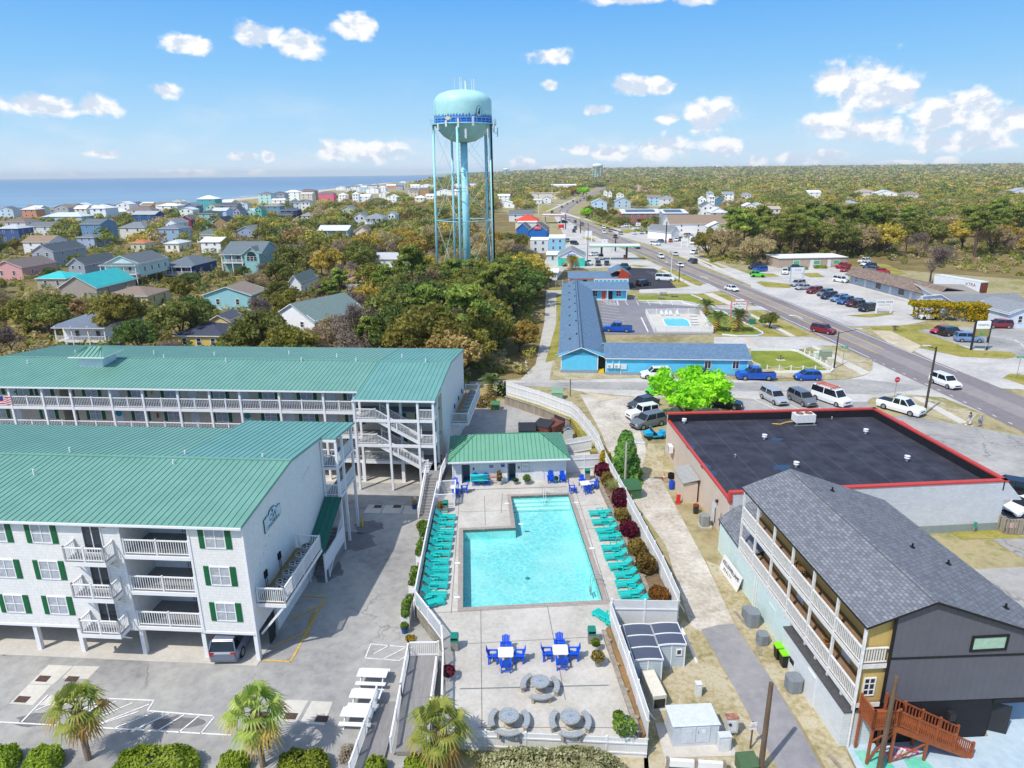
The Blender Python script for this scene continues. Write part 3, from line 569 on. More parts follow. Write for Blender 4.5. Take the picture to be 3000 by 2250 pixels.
for y,z in((1.6,6.2),(2.2,6.6),(2.7,7.0),(3.3,7.4),(10.0,8.6),(10.4,8.7),(10.8,8.8),(11.2,8.9)):dv.box(0,y,z,.07,y+.16,z+.16)
dv.bd('wall_vents',[WW],near)
dg=MB().box(.0,1.6,.05,.04,2.5,2.05);dg.bd('garage_door',[mat('dark_opening',(.03,.03,.03),.8)],near)  # near-black slab painted for the shade inside the door opening
def aU(name,label,loc,group,r=.4,h=.78,col='#9aa09c',square=False,rz=0):
 t=tg(name,label,'air conditioner',loc,rz,group)
 m=pm(col,.55,.08);mb=MB()
 if square:mb.pz([(r,-.62*r),(r,.62*r),(.62*r,r),(-.62*r,r),(-r,.62*r),(-r,-.62*r),(-.62*r,-r),(.62*r,-r)],.05,h)
 else:mb.lz([(0,.04),(r,.04),(r,h-.04),(r*.97,h),(r*.8,h+.015),(r*.8,h-.02)],24)
 for i in range(20):a=2*mM.pi*i/20;mb.box(*(np.array([r*mM.cos(a)-.02,r*mM.sin(a)-.02,.1])),*(np.array([r*mM.cos(a)+.02,r*mM.sin(a)+.02,h-.1])))
 mb.bd('casing',[m],t);fm=MB().lz([(0,h-.04),(r*.8,h-.04)],20)
 for i in range(4):a=i*mM.pi/2;fm.hx([(0,0,h-.035),(r*.7*mM.cos(a),r*.7*mM.sin(a),h-.035),(r*.7*mM.cos(a+.6),r*.7*mM.sin(a+.6),h-.02),(0,.01,h-.02)]*1+[(0,0,h-.03),(r*.7*mM.cos(a),r*.7*mM.sin(a),h-.03),(r*.7*mM.cos(a+.6),r*.7*mM.sin(a+.6),h-.012),(0,.01,h-.012)],1)
 fm.bd('fan',[BX,GREY],t);return t
acl=['air conditioner unit nearest the front rail on the lower equipment balcony','second air conditioner unit from the front on the near condo balcony','third air conditioner unit from the front on the near condo balcony','fourth air conditioner unit from the front on the near condo balcony','fifth air conditioner unit from the front on the near condo balcony','air conditioner unit farthest back on the near condo balcony']
for l,y in zip(acl,(1.05,1.95,3.07,4.21,5.39,6.5)):aU('air_conditioner',l,cw(1.25,y,4.13),'air conditioners on the near equipment balcony',.42,.78)
sg=tg('wall_sign','scalloped pale blue condominium logo sign on the white end wall','sign',cw(0.02,4.18,8.0),CRZ+mM.pi/2)
PR_=[(-1.36,-.1),(1.34,.06),(1.34,.85),(1.05,.92),(.75,.85),(.5,1.12),(.1,1.2),(-.35,1.12),(-.6,.9),(-.95,.98),(-1.05,.9),(-1.36,.9)]
def uP(mb,P,y0,y1,mi=0):
 n=len(P);mb.face([(x,y0,z)for x,z in P],mi);mb.face([(x,y1,z)for x,z in P][::-1],mi)
 for i in range(n):(x0,z0),(x1,z1)=P[i],P[(i+1)%n];mb.face([(x0,y0,z0),(x0,y1,z0),(x1,y1,z1),(x1,y0,z1)],mi)
mb=MB();uP(mb,PR_,-.05,0,1);uP(mb,[(x*.955,(z-.5)*.93+.5)for x,z in PR_],-.06,-.05,0);mb.bd('board',[pm('#c3d8e0',.5),GREEN_TRIM],sg)
LET=mat('dark_teal_lettering','#1d3f4a',.5)
text(sg,'CONDOMINIUMS',.3,(0,-.066,.13),(mM.pi/2,0,0),LET,sx=.92);text(sg,'OW',.62,(0,-.066,.58),(mM.pi/2,0,0),LET,shear=.25);text(sg,'OCEAN WALK',.12,(.25,-.066,.31),(mM.pi/2,0,0),LET)
MB().lz([(0,0),(.11,0),(.11,.01)],14).bd('emblem',[LET],sg,loc=(0,-.07,.98)).rotation_euler.x=mM.pi/2
TURQ=mat('turquoise_plastic','#12a79b',.45,.06,3);BLUE=mat('blue_plastic','#0d54d0',.42,.06,3);AQUA=mat('aqua_plastic','#1a7f9c',.45,.05)
far_=tg('condo_building','longer condo block behind with cream walls, white railed walkways and a roof cupola','building',CA,CRZ,'green roofed condo blocks')
XF=-46.;X1=7.38
w2=MB()
for a,c in((XF,-34.3),(-32.6,X1)):w2.box(a,29.6,2.2,c,29.8,10.0)
w2.box(-34.5,29.8,2.2,-34.3,33.2,10);w2.box(-32.6,29.8,2.2,-32.4,33.2,10);w2.box(-34.5,33.2,2.2,-32.4,33.4,10)
w2.bd('front_wall',[BEIGE],far_)
w3=MB();endwall(w3,X1,.2,[(29.7,10.2),(35.8,10.86),(45.5,9.85)],0);w3.box(XF,45.3,2.2,X1-.2,45.5,9.8);w3.bd('wall',[SW_],far_)
mR(far_,[(27.6,10.05),(35.8,10.97),(45.75,9.95)],XF,-.72);mR(far_,[(25.6,9.82),(35.8,10.98),(45.75,9.96)],-.7,X1+.15,m=ROOFT,name='stair_tower_roof')
MB().box(XF,35.7,10.97,X1+.15,35.92,11.04).bd('ridge_cap',[RG],far_)
tr=MB().box(XF,27.5,9.86,-.8,27.62,10.0);tr.box(-.8,25.5,9.64,X1+.1,25.62,9.8)
for f in FL:tr.box(XF,27.82,f-.32,-.75,27.98,f-.02)
tr.box(X1-.02,25.6,9.6,X1+.08,29.7,9.8);tr.bd('trim',[WH],far_)
fl=MB()
for f in FL:fl.box(XF,27.98,f-.12,7.2,29.6,f)
fl.bd('walkway_floor',[GS],far_)
p0=None
for x in(-42.4,-38.55,-34.87,-31.7,-27.32,-23.79,-19.96,-16.55,-13.31,-9.13,-4.5,-1.3):
 p0=MB().cx_b(0,0,.05,.22,.22,9.9).bd('post',[WH],far_,loc=(x,27.9,0))if p0 is None else dup(p0,far_,(x,27.9,0))
px=[-45.9,-42.4,-38.55,-34.87,-31.7,-27.32,-23.79,-19.96,-16.55,-13.31,-9.13,-4.5,-1.3]
for f in FL:
 rr=MB()
 for a,c in zip(px[:-1],px[1:]):rail(rr,(a+.12,27.9,f),(c-.12,27.9,f),1.08,.175,mid=2,ends=False,post=.12,cap=.12)
 rr.bd('railing',[WH],far_)
DW=mat('white_door',(.72,.72,.71),.45)
dm=MB().box(-.48,-.05,0,.48,0,2.05);dm.box(-.38,-.06,.2,-.06,-.05,.9);dm.box(.06,-.06,.2,.38,-.05,.9);dm.box(-.38,-.06,1.1,-.06,-.05,1.85);dm.box(.06,-.06,1.1,.38,-.05,1.85)
d0=None
for fi,f in enumerate(FL):
 for x in(-41.6,-38.4,-36.0,-30.63,-25.5,-21.8,-16.4,-11.05,-6.9,-1.9,2.5,5.6):
  if x==-38.4 and fi==1:continue
  wN(far_,x,29.6,f+.62,1.36,1.36,gl=GLASS2);sH_(far_,x,29.6,f+.62,1.36,1.36)
 for x in(-39.6,-27.95,-19.4,-13.65,-8.9,-4.3):
  d0=dm.bd('door',[DW],far_,loc=(x,29.6,f))if d0 is None else dup(d0,far_,(x,29.6,f))
dk=MB().lz([(0,0),(.36,0),(.36,.04),(0,.05)],18)
for x,z,c in((-27.95,6.55,'#1b8fa0'),(-13.6,6.5,'#2f9a90')):
 o=dk.bd('door_wreath',[pm(c,.6)],far_,loc=(x,29.53,z));o.rotation_euler.x=mM.pi/2
fe=MB().tz((0,0,0),(0,0,.5),.09,n=10);fe.tz((0,0,.5),(0,0,.62),.03,n=6)
for x,z in((-23.6,6.1),(-23.9,8.8)):fe.bd('extinguisher',[RED if z<7 else YX],far_,loc=(x,29.5,z))
cu=MB().box(-34.1,33.1,10.4,-31.3,35.5,11.95);cpo=cu.bd('cupola',[sI('cupola_boards','#e9e9e8',.14)],far_)
cr=MB();a=(-34.75,32.5);b=(-30.65,36.1);ap0,ap1=(-33.6,34.3,12.75),(-31.9,34.3,12.75);P=[(a[0],a[1],11.95),(b[0],a[1],11.95),(b[0],b[1],11.95),(a[0],b[1],11.95)]
cr.face([P[0],P[1],ap1,ap0]);cr.face([P[1],P[2],ap1]);cr.face([P[2],P[3],ap0,ap1]);cr.face([P[3],P[0],ap0]);cr.face(P[::-1],1);cr.box(a[0]-.03,a[1]-.03,11.82,b[0]+.03,b[1]+.03,11.95,1)
for i in range(8):x=-34.5+i*.52;cr.bm((x,a[1],11.98),(max(min(x,-31.9),-33.6),34.2,12.77),.04,.05,2)
cr.bd('cupola_roof',[RG,WH,RIBG],cpo)
for x,y,z in((-40.6,33.6,10.85),(-38.5,38.6,10.75),(-35.6,36.4,10.95),(-28.8,38.8,10.75),(-26.,36.2,10.95),(-21.,38.2,10.8),(-18.,35.,10.95),(-12.5,39.5,10.7),(-9.5,35.6,10.98),(-6.2,38,10.8),(-3.2,35.6,11),(1.4,38.2,10.8),(4.7,35.5,11)):dup(pv0,far_,(x,y,z-.05))
tw=MB();Y0,Y1=25.75,27.75
for x,y in((-.68,Y0),(2.75,Y0),(5.7,Y0),(7.25,Y0),(-.7,27.7),(3.5,27.7),(7.25,27.7)):tw.cx_b(x,y,.05,.22,.22,9.6)
for f in(5.12,7.78):
 tw.box(-.6,Y0-.08,f-.32,5.65,Y0+.06,f-.03);tw.box(-.65,Y0+.06,f-.25,1.5,Y1,f-.03)
 z2=f-2.7 if f<6 else 5.1
 tw.box(5.6,Y0-.06,f-.3,7.3,Y1+.3,f-.03)
tw.box(5.6,Y0-.06,2.1,7.3,Y1+.3,2.4)
tw.box(-.7,27.7,2.1,5.6,27.86,2.42)
for f in(7.78,5.12):
 for y in(Y0+.05,Y1-.35):tw.bm((1.45,y,f-.12),(5.7,y,f-2.5),.1,.32)
tw.bd('stair_tower',[WH],far_)
ts=MB()
for f in(7.78,5.12):
 n=14
 for i in range(n):x=1.5+i*.3;z=f-(i+1)*.185;ts.box(x,Y0+.12,z-.04,x+.3,Y1-.4,z)
 ts.box(-.6,Y0+.08,f-.03,1.5,Y1,f);ts.box(5.65,Y0,f-.03,7.2,Y1+.3,f)
ts.bd('stairs',[DG],far_);ts=MB();n=14
for i in range(n):ts.box(6.6,20.0+i*.3,.02,8.05,20.3+i*.3,.17*(i+1));
ts.box(6.6,24.2,2.2,8.05,27.7,2.4);ts.bd('stairs',[DG],far_)
rr=MB()
for f in(7.78,5.12):
 rail(rr,(-.6,Y0,f),(1.45,Y0,f),1.06,.14)
 for y in(Y0,Y1-.3):rail(rr,(1.45,y,f),(5.6,y,f-2.45),1.02,.14,mid=2)
 rail(rr,(5.75,Y0,f),(7.15,Y0,f),1.06,.14);rail(rr,(7.27,Y0+.1,f),(7.27,27.6,f),1.06,.14)
rail(rr,(5.75,Y0,2.4),(6.5,Y0,2.4),1.06,.14);rail(rr,(-.6,27.75,2.42),(3.4,27.75,2.42),1.06,.14);rail(rr,(3.6,27.75,2.42),(5.6,27.75,2.42),1.06,.14)
rail(rr,(6.55,20.0,.1),(6.55,24.2,2.4),1.0,.16);rail(rr,(8.1,20.0,.1),(8.1,24.2,2.4),1.0,.16);rail(rr,(8.1,24.3,2.4),(8.1,27.6,2.4),1.0,.16)
rr.bd('railing',[WH],far_)
MB().box(XF,27.4,.03,6.4,45,.06).bd('garage_slab',[CONC],far_);MB().box(XF,27.9,2.06,7.2,45.3,2.16).bd('soffit',[WW],far_);MB().box(XF,35,.05,7.1,35.2,2.06).bd('garage_back_wall',[mat('grey_block_dark','#6f6b62',.8,.1)],far_)  # back wall in a darker grey block colour
for x in(-.8,3.4):dup(c0,far_,(x,27.75,0))
for x in(1.2,5):dup(c1,far_,(x,31,0))
ad=MB().box(X1+.01,35,4.0,9.3,46,4.1,0);ad.box(X1+.01,34.94,3.75,9.36,35.02,4.06,1);ad.box(9.26,35.02,3.75,9.36,46,4.06,1)
for y in(35.2,38.5,42,45.5):ad.bm((9.2,y,3.85),(X1+.1,y,2.2),.14,.14,1)
ado=ad.bd('equipment_balcony',[mat('brown_decking_far','#a3865a',.8,.15,5),WH],far_)
rr=MB();rail(rr,(X1+.1,35.05,4.1),(9.25,35.05,4.1),1.1,.13);rail(rr,(9.28,35.05,4.1),(9.28,46,4.1),1.1,.14,mid=5);rail(rr,(X1+.1,46,4.1),(9.25,46,4.1),1.1,.13);rr.bd('railing',[WH],ado)
nth=['nearest','second','third','fourth','fifth','sixth','farthest']
for i in range(7):aU('air_conditioner',f'{nth[i]} of the seven air conditioners along the far block end balcony',cw(8.6,36.1+i*1.35,4.1),'air conditioners on the far equipment balcony',.42,.78)
mt=MB()
for y in(37.4,40.4,43.2):mt.box(X1,y,4.9,X1+.1,y+.25,5.4)
mt.bd('electric_box',[BX],far_)
for y in(30.5,32.5):
 pass
fg=tg('flag','red and white striped flag hanging from the far walkway post','flag',cw(-38.5,27.75,9.0),CRZ)
mb=MB().tz((0,0,0),(-.2,-1.1,.5),.02,n=6);mb.bd('pole',[WH],fg)
mb=MB()
for i in range(7):
 for j in range(8):
  x0=-1.3+j*.17;zz=lambda x,k:.45-k*.12+.08*mM.sin(x*5);mb.face([(x0+.9,-.95,zz(x0,i)-.3),(x0+1.07,-.95+.04*mM.sin(j),zz(x0+.17,i)-.3),(x0+1.07,-.95,zz(x0+.17,i+1)-.3),(x0+.9,-.95,zz(x0,i+1)-.3)],2 if(i<4 and j<3)else i%2)
mb.bd('cloth',[RED,WH,pm('#1f3f86')],fg)
from mathutils.geometry import tessellate_polygon
DZ=1.1
deck_out=[(-7.05,42.3),(-4.75,38.5),(-4.35,36),(-3.95,30.9),(6.75,30.15),(6.35,34.5),(5.95,39.0),(6.6,40.2),(9.75,41.8),(9.85,43.4),(8.35,63.4),(8.6,70.5),(5.8,70.3),(-6.4,69.7),(-7.3,61.0)]
pool=[(-3.69,42.22),(6.5,42.97),(5.38,60.18),(-.2,59.85),(.2,53.72),(-4.4,53.4)]
def ring(P,d):
 o=[];n=len(P)
 for i in range(n):
  a,b_,c=Vector(P[i-1]),Vector(P[i]),Vector(P[(i+1)%n]);e1=(b_-a).normalized();e2=(c-b_).normalized();n1=Vector((e1.y,-e1.x));n2=Vector((e2.y,-e2.x));k=(n1+n2)/(1+n1.dot(n2));o.append(tuple(b_+k*d))
 return o
cop=ring(pool,.38)
mb=MB()
loops=[[Vector((*p,0))for p in deck_out],[Vector((*p,0))for p in cop]];flat=[p for l in loops for p in l]
for tr_ in tessellate_polygon(loops):
 P=[flat[i]for i in tr_]
 if(P[1]-P[0]).cross(P[2]-P[0]).z<0:P=P[::-1]
 mb.face([(p.x,p.y,DZ)for p in P])
n=len(deck_out)
for i in range(n):a,c=deck_out[i],deck_out[(i+1)%n];mb.face([(*a,-.05),(*c,-.05),(*c,DZ),(*a,DZ)],1)
DECKM=bG('pool_deck_concrete',['#aba69c','#bab5ab','#c6c1b8','#cfcbc2'],.4,.6,.85,.08,10)
sU(mb,'pool_deck',[DECKM,bK('block_retaining_wall','#8e897d','#a19b8e','#6d685e',.45,.2,.9,.012,.6)])
mb=MB()
JN=lambda a,c:sT(mb,[a,c],.045,DZ+.006)
for a,c in((('N',545,520),('N',475,1520)),(('N',745,560),('N',752,800)),(('N',890,540),('N',880,700)),(('N',545,690),('N',950,680)),(('N',1460,440),('N',1760,1420)),(('N',1500,640),('N',1680,630)),(('N',1570,830),('N',1790,810)),(('O',715,240),('O',725,1200)),(('O',1255,210),('O',1400,970)),(('O',590,515),('O',1600,460)),(('O',240,270),('O',1750,190)),(('O',690,1190),('O',1830,1195))):JN(g(*a,DZ),g(*c,DZ))
sT(mb,[g('O',545,880,DZ),g('O',1750,850,DZ)],.09,DZ+.009,0,1);sT(mb,[g('N',590,512,DZ),g('N',1410,487,DZ)],.12,DZ+.009,0,1);sU(mb,'deck_joints',[mat('joint_line','#77726a',.9),mat('trench_drain','#6f7a7c',.7)])
sp_=tg('swimming_pool','large L shaped turquoise swimming pool with brick coping on the terrace','pool')
mb=MB();n=len(pool)
for i in range(n):
 j=(i+1)%n;mb.hx([(*pool[i],DZ-.12),(*cop[i],DZ-.12),(*cop[j],DZ-.12),(*pool[j],DZ-.12),(*pool[i],DZ+.03),(*cop[i],DZ+.03),(*cop[j],DZ+.03),(*pool[j],DZ+.03)])
mb.bd('coping',[bK('coping_brick','#8d7f78','#a0928a','#bdb5ab',.12,.24,.8,.015,.3,'xy',.3)],sp_)
mb=MB()
for i in range(n):
 j=(i+1)%n;mb.face([(*pool[j],.06),(*pool[i],.06),(*pool[i],DZ-.26),(*pool[j],DZ-.26)],0);mb.face([(*pool[j],DZ-.26),(*pool[i],DZ-.26),(*pool[i],DZ),(*pool[j],DZ)],1)
mb.face([(*p,.06)for p in pool],0)
d_=Vector((5.58,.33)).normalized();nn=Vector((d_.y,-d_.x))
for k,zz in enumerate((.64,.46,.28)):a=Vector(pool[3])+nn*0;e=Vector(pool[2]);o=nn*(.45*(k+1));mb.face([(a.x,a.y,zz),(a.x+o.x,a.y+o.y,zz),(e.x+o.x,e.y+o.y,zz),(e.x,e.y,zz)],2);mb.face([(a.x+o.x,a.y+o.y,zz),(a.x+o.x,a.y+o.y,zz-.18),(e.x+o.x,e.y+o.y,zz-.18),(e.x+o.x,e.y+o.y,zz)],0)
pm1=mat('pool_plaster','#a6f0ee',.6,.05,.5)
mb.bd('basin',[pm1,bK('waterline_tile','#1d5560','#2a6c74','#8fb0b0',.15,.15,.4,.012,.1),mat('pool_step','#c9f6f5',.6)],sp_)
wm=bpy.data.materials.new('pool_water');wm.use_nodes=True;t=NG(wm.node_tree);wm.node_tree.nodes.remove(wm.node_tree.nodes['Principled BSDF']);co=t.n('ShaderNodeTexCoord').outputs['Object']
bp=t.n('ShaderNodeBump');bp.inputs['Strength'].default_value=.35;bp.inputs['Distance'].default_value=.12
wn=t.mM('ADD',t.noise(co,1.6,4,.6,.8),t.mM('MULTIPLY',t.noise(co,5.,3,.6,.6),.35));t.put(bp.inputs['Height'],wn)
gl_=t.n('ShaderNodeBsdfGlossy');gl_.inputs['Roughness'].default_value=.06;t.put(gl_.inputs['Normal'],bp.outputs[0])
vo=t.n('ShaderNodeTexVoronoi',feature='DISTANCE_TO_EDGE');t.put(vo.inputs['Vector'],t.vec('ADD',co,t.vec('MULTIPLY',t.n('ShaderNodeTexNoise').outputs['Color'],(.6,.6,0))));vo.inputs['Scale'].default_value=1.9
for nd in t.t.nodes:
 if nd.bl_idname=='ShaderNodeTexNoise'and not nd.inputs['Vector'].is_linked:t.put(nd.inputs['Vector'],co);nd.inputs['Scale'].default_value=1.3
thin=t.mapr(vo.outputs['Distance'],.0,.16)  # bright cell edges: caustic light painted into the water tint
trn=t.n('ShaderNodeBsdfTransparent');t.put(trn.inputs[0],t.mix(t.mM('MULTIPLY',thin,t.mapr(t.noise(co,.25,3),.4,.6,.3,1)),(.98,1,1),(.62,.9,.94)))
fr=t.n('ShaderNodeFresnel');fr.inputs['IOR'].default_value=1.33;t.put(fr.inputs['Normal'],bp.outputs[0])
mx=t.n('ShaderNodeMixShader');t.put(mx.inputs[0],t.mM('MULTIPLY',fr.outputs[0],1.3,clamp=True));t.t.links.new(trn.outputs[0],mx.inputs[1]);t.t.links.new(gl_.outputs[0],mx.inputs[2]);t.t.links.new(mx.outputs[0],[x for x in t.t.nodes if x.bl_idname=='ShaderNodeOutputMaterial'][0].inputs[0])
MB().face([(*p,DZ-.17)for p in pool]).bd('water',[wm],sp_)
ld=MB();lp=g('N',1690,1270,DZ)
for s in(-.3,.3):
 P=[(-.55,s,-.75),(-.5,s,.55),(-.3,s,.8),(.05,s,.8),(.35,s,.5),(.4,s,0)]
 for a,c in zip(P[:-1],P[1:]):ld.tz(a,c,.026,n=7)
for z in(-.3,-.6):ld.bm((-.55,-.3,z),(-.55,.3,z),.1,.03)
ld.bd('ladder',[SX],sp_,loc=(6.35,lp[1]-.2,DZ),rz=R(4))
hr=MB();hp=(2.9,60.0)
for s in(0,.22):
 P=[(s,.35,0),(s,.3,.85),(s,-.1,.9),(s,-.8,-.1),(s,-.9,-.6)]
 for a,c in zip(P[:-1],P[1:]):hr.tz(a,c,.022,n=7)
hr.bd('hand_rail',[SX],sp_,loc=(hp[0],hp[1],DZ),rz=R(3))
dm_=MB()
for x,y in((925,624),(1488,617),(1615,988),(525,1108),(522,1385),(1040,790)):p=g('N',x,y,DZ);dm_.cx_b(p[0],p[1],DZ+.032,.42,.26,.006,.05)
dm_.bd('depth_markers',[pm('#e4e4e0',.5)],sp_)
dr=MB().lz([(0,0),(.2,0),(.2,.02),(0,.03)],16);dr.bd('floor_drain',[mat('dark_drain','#3f8f98',.6)],sp_,loc=(*g('N',1095,1230,.06)[:2],.065))
PH0=(-6.05,62.8);PHR=mM.atan2(.62,11.37)
ph=tg('pool_house','low white pool house with a green hip roof at the far end of the pool','pool house',(*PH0,DZ),PHR)
LAP=sI('white_lap_boards','#dfe0e0',.2,.7)
W_,D_=11.4,6.2
wl=MB()
def wall_open(mb,x0,x1,z0,z1,y0,y1,ops):
 """wall along x with rectangular openings (xa, xb, za, zb)"""
 xs=x0
 for xa,xb,za,zb in sorted(ops):
  mb.box(xs,y0,z0,xa,y1,z1)
  if za>z0:mb.box(xa,y0,z0,xb,y1,za)
  if zb<z1:mb.box(xa,y0,zb,xb,y1,z1)
  xs=xb
 mb.box(xs,y0,z0,x1,y1,z1)
wall_open(wl,0,W_,0,2.66,0,.16,[(.9,1.75,0,2.05),(5.5,6.35,0,2.05)])
wl.box(0,.16,0,.16,D_,2.66);wl.box(W_-.16,.16,0,W_,D_,2.66);wl.box(.16,D_-.16,0,W_-.16,D_,2.66)
wl.bd('wall',[LAP],ph)
fl=MB().box(.16,.16,.01,W_-.16,D_-.16,.03);fl.bd('floor',[pm('#2f7fb5',.6)],ph)
it=MB().box(.16,1.6,.03,W_-.16,1.7,2.6);it.bd('inner_wall',[pm('#8fa0a8',.7)],ph)
o_=.38;ez,rz_=2.62,4.05;P=[(-o_,-o_-.25,ez),(W_+o_,-o_-.25,ez),(W_+o_,D_+o_,ez),(-o_,D_+o_,ez)];r0,r1=(2.35,D_/2,rz_),(W_-2.35,D_/2,rz_)
rf=MB();rf.face([P[0],P[1],r1,r0]);rf.face([P[1],P[2],r1]);rf.face([P[2],P[3],r0,r1]);rf.face([P[3],P[0],r0]);rf.face(P[::-1],1)
for i in range(28):
 x=-.1+i*.43;t0=Vector((x,P[0][1],ez+.02));k=1.
 if x<2.35:k=(x+o_)/(2.35+o_)
 elif x>W_-2.35:k=(W_+o_-x)/(2.35+o_)
 e=Vector((x,P[0][1]+(D_/2-P[0][1])*k,ez+(rz_-ez)*k+.02));rf.bm(t0,e,.03,.05,2)
for a,c in((P[0],r0),(P[1],r1),(r0,r1)):rf.bm((a[0],a[1],a[2]+.02),(c[0],c[1],c[2]+.02),.1,.06,2)
for i in range(12):
 y=-.4+i*.55;k=min(1.,(y+.63)/(D_/2+.63),(D_+o_-y)/(D_/2+o_));rf.bm((-o_,y,ez+.02),(-o_+(2.35+o_)*k,y,ez+(rz_-ez)*k+.02),.03,.05,2);rf.bm((W_+o_,y,ez+.02),(W_+o_-(2.35+o_)*k,y,ez+(rz_-ez)*k+.02),.03,.05,2)
rf.bd('roof',[mat('pool_roof_green','#6fa58a',.5,.05,.6,spec=.5),WH,mat('pool_roof_seam','#3a7f60',.4)],ph)
gt=MB().box(-o_-.02,P[0][1]-.1,ez-.14,W_+o_+.02,P[0][1],ez-.002);gt.bd('gutter',[WH],ph)
tm=MB()
for xa,xb in((.9,1.75),(5.5,6.35),(8.32,9.18)):
 tm.box(xa-.09,-.03,0,xa,.0,2.14);tm.box(xb,-.03,0,xb+.09,0,2.14);tm.box(xa,-.03,2.05,xb,0,2.14)
tm.box(-.03,-.03,0,.1,0,2.6);tm.box(W_-.1,-.03,0,W_+.03,0,2.6);tm.bd('trim',[WH],ph)
MB().box(0,0,0,.05,.82,2.03).bd('door',[pm('#c9cdd0')],ph,loc=(5.52,.1,.02),rz=R(-12));MB().box(0,0,0,.05,.8,2.03).bd('door',[pm('#8ea0aa')],ph,loc=(.92,.16,.02),rz=R(-8))
d=dm.bd('door',[DW],ph,loc=(8.75,0,0))
hn=MB().box(9.1,-.09,1.0,9.14,-.05,1.1);hn.bd('door_handle',[BX],ph)
ck=MB().lz([(0,0),(.17,0),(.17,.05),(.15,.055),(.14,.03),(0,.03)],20);cko=ck.bd('clock',[BX],ph,loc=(4.5,0,2.32));cko.rotation_euler.x=mM.pi/2
cf=MB().lz([(0,.032),(.14,.032)],18).bd('clock_face',[WH],cko)
vn=MB().box(.7,-.02,2.34,1.7,-.001,2.46);vn.box(5.3,-.02,2.42,6.35,-.001,2.54);vn.bd('vent_grille',[GREY],ph)
SB=pm('#1f4f9c',.5)
def sign_board(par,x,z,w,h,m,lines,lm,y=-.02,rz=0,sz=.08,nm='notice_board',edge=None):
 mb=MB()
 if edge:mb.box(-w/2-.025,-.02,-.025,w/2+.025,-.001,h+.025,1)
 mb.box(-w/2,-.026,0,w/2,-.003,h);o=mb.bd(nm,[m,edge or m],par,loc=(x,y,z));o.rotation_euler.z=rz
 for i,l in enumerate(lines):text(o,l,sz,(0,-.03,h-sz*.8-i*sz*1.25),(mM.pi/2,0,0),lm,ext=.002)
 return o
sign_board(ph,3.9,1.62,.4,.3,SB,['MEN','WOMEN'],WH,sz=.1,edge=WH);sign_board(ph,5.05,1.68,.38,.34,SB,['POOL'],WH,sz=.11,edge=WH)
sign_board(ph,7.32,1.1,.72,1.0,WH,['POOL RULES','','NO DIVING','NO GLASS','NO PETS','','HOURS 9 - 9'],pm('#33475c'),sz=.1,edge=pm('#3f5266'))
MB().box(2.05,-.05,1.45,2.2,0,1.68).box(6.6,-.05,1.45,6.75,0,1.68).bd('dispenser',[DARK],ph)
TEAL=mat('teal_plastic','#22c3ba',.42,.05,3);TEAL2=mat('teal_plastic_dark','#0c8f86',.45)
def make_lounger(name='sun_lounger'):
 t=tg(name,'','sun lounger')
 fr_=MB()
 for y in(-.33,.33):fr_.box(0,y-.025,.2,1.95,y+.025,.34)
 fr_.bd('frame',[TEAL],t)
 lg=MB().box(-.05,-.05,0,.05,.05,.22);l0=None
 for x,y in((.12,-.33),(.12,.33),(1.45,-.33),(1.45,.33)):
  l0=lg.bd('leg',[TEAL],t,loc=(x,y,0))if l0 is None else dup(l0,t,(x,y,0))
 st=MB()
 for i in range(12):st.box(.02+i*.1,-.3,.33,.095+i*.1,.3,.36)
 st.bd('seat',[TEAL],t)
 bk=MB()
 for i in range(8):bk.box(.02+i*.1,-.3,-.015,.095+i*.1,.3,.015)
 for y in(-.3,.3):bk.box(0,y-.02,-.05,.8,y+.02,-.015)
 b_=bk.bd('backrest',[TEAL],t,loc=(1.2,0,.36))
 for y in(-.38,.38):ar=MB();ar.box(.75,y-.06,.52,1.35,y+.06,.555);ar.box(1.28,y-.03,.2,1.34,y+.03,.52);ar.box(.78,y-.03,.2,.84,y+.03,.52);ar.bd('armrest',[TEAL],t)
 return t,b_
lo,lb=make_lounger()
lo2,lb2=make_lounger();lb.rotation_euler.y=R(-42);lb2.rotation_euler.y=R(-24)
ordn=['first','second','third','fourth','fifth','sixth','seventh','eighth','ninth','tenth','eleventh']
LFT=[(513,735),(503,793),(500,855),(490,910),(481,970),(473,1032),(458,1100),(460,1160),(458,1222),(449,1288),(441,1372)]
for i,(x,y)in enumerate(LFT):
 p=g('N',x,y+14,DZ);o=lo if i==0 else dup(lo);o.location=p;o.rotation_euler.z=mM.pi+R(random.uniform(-3,3));o['label']=('teal lounger at the far end of the row left of the pool'if i==0 else f'{ordn[i]} teal lounger from the pool house in the left hand row'if i<10 else 'teal lounger next to the turned one at the near end of the left row');o['group']='teal sun loungers along the pool'
o=dup(lo2);o.location=g('N',415,1425,DZ);o.rotation_euler.z=mM.pi+R(26);o['label']='teal lounger turned askew at the near end of the left row';o['group']='teal sun loungers along the pool'
RGT=[(1590,705,12),(1615,778,12),(1645,850,40),(1665,902,14),(1692,990,38),(1712,1060,38),(1750,1140,42),(1795,1208,42),(1803,1282,42),(1833,1370,42),(1862,1440,40)]
for i,(x,y,an)in enumerate(RGT):
 o=lo2 if i==0 else dup(lo2);o.location=g('N',x,y+14,DZ);o.rotation_euler.z=R(random.uniform(1,6));o['group']='teal sun loungers along the pool'
 [c for c in o.children if c.name.startswith('backrest')][0].rotation_euler.y=R(-an);o['label']=(f'{ordn[i]} teal lounger from the pool house in the right hand row'if i<10 else 'teal lounger at the near end of the right row against the shed fence')
o=dup(lo2);o.location=g('O',1640,270,DZ);o.rotation_euler.z=R(-52);o['label']='lone teal lounger standing by the shed fence corner';o['group']='teal sun loungers along the pool'
tb=tg('side_table','','side table');mb=MB()
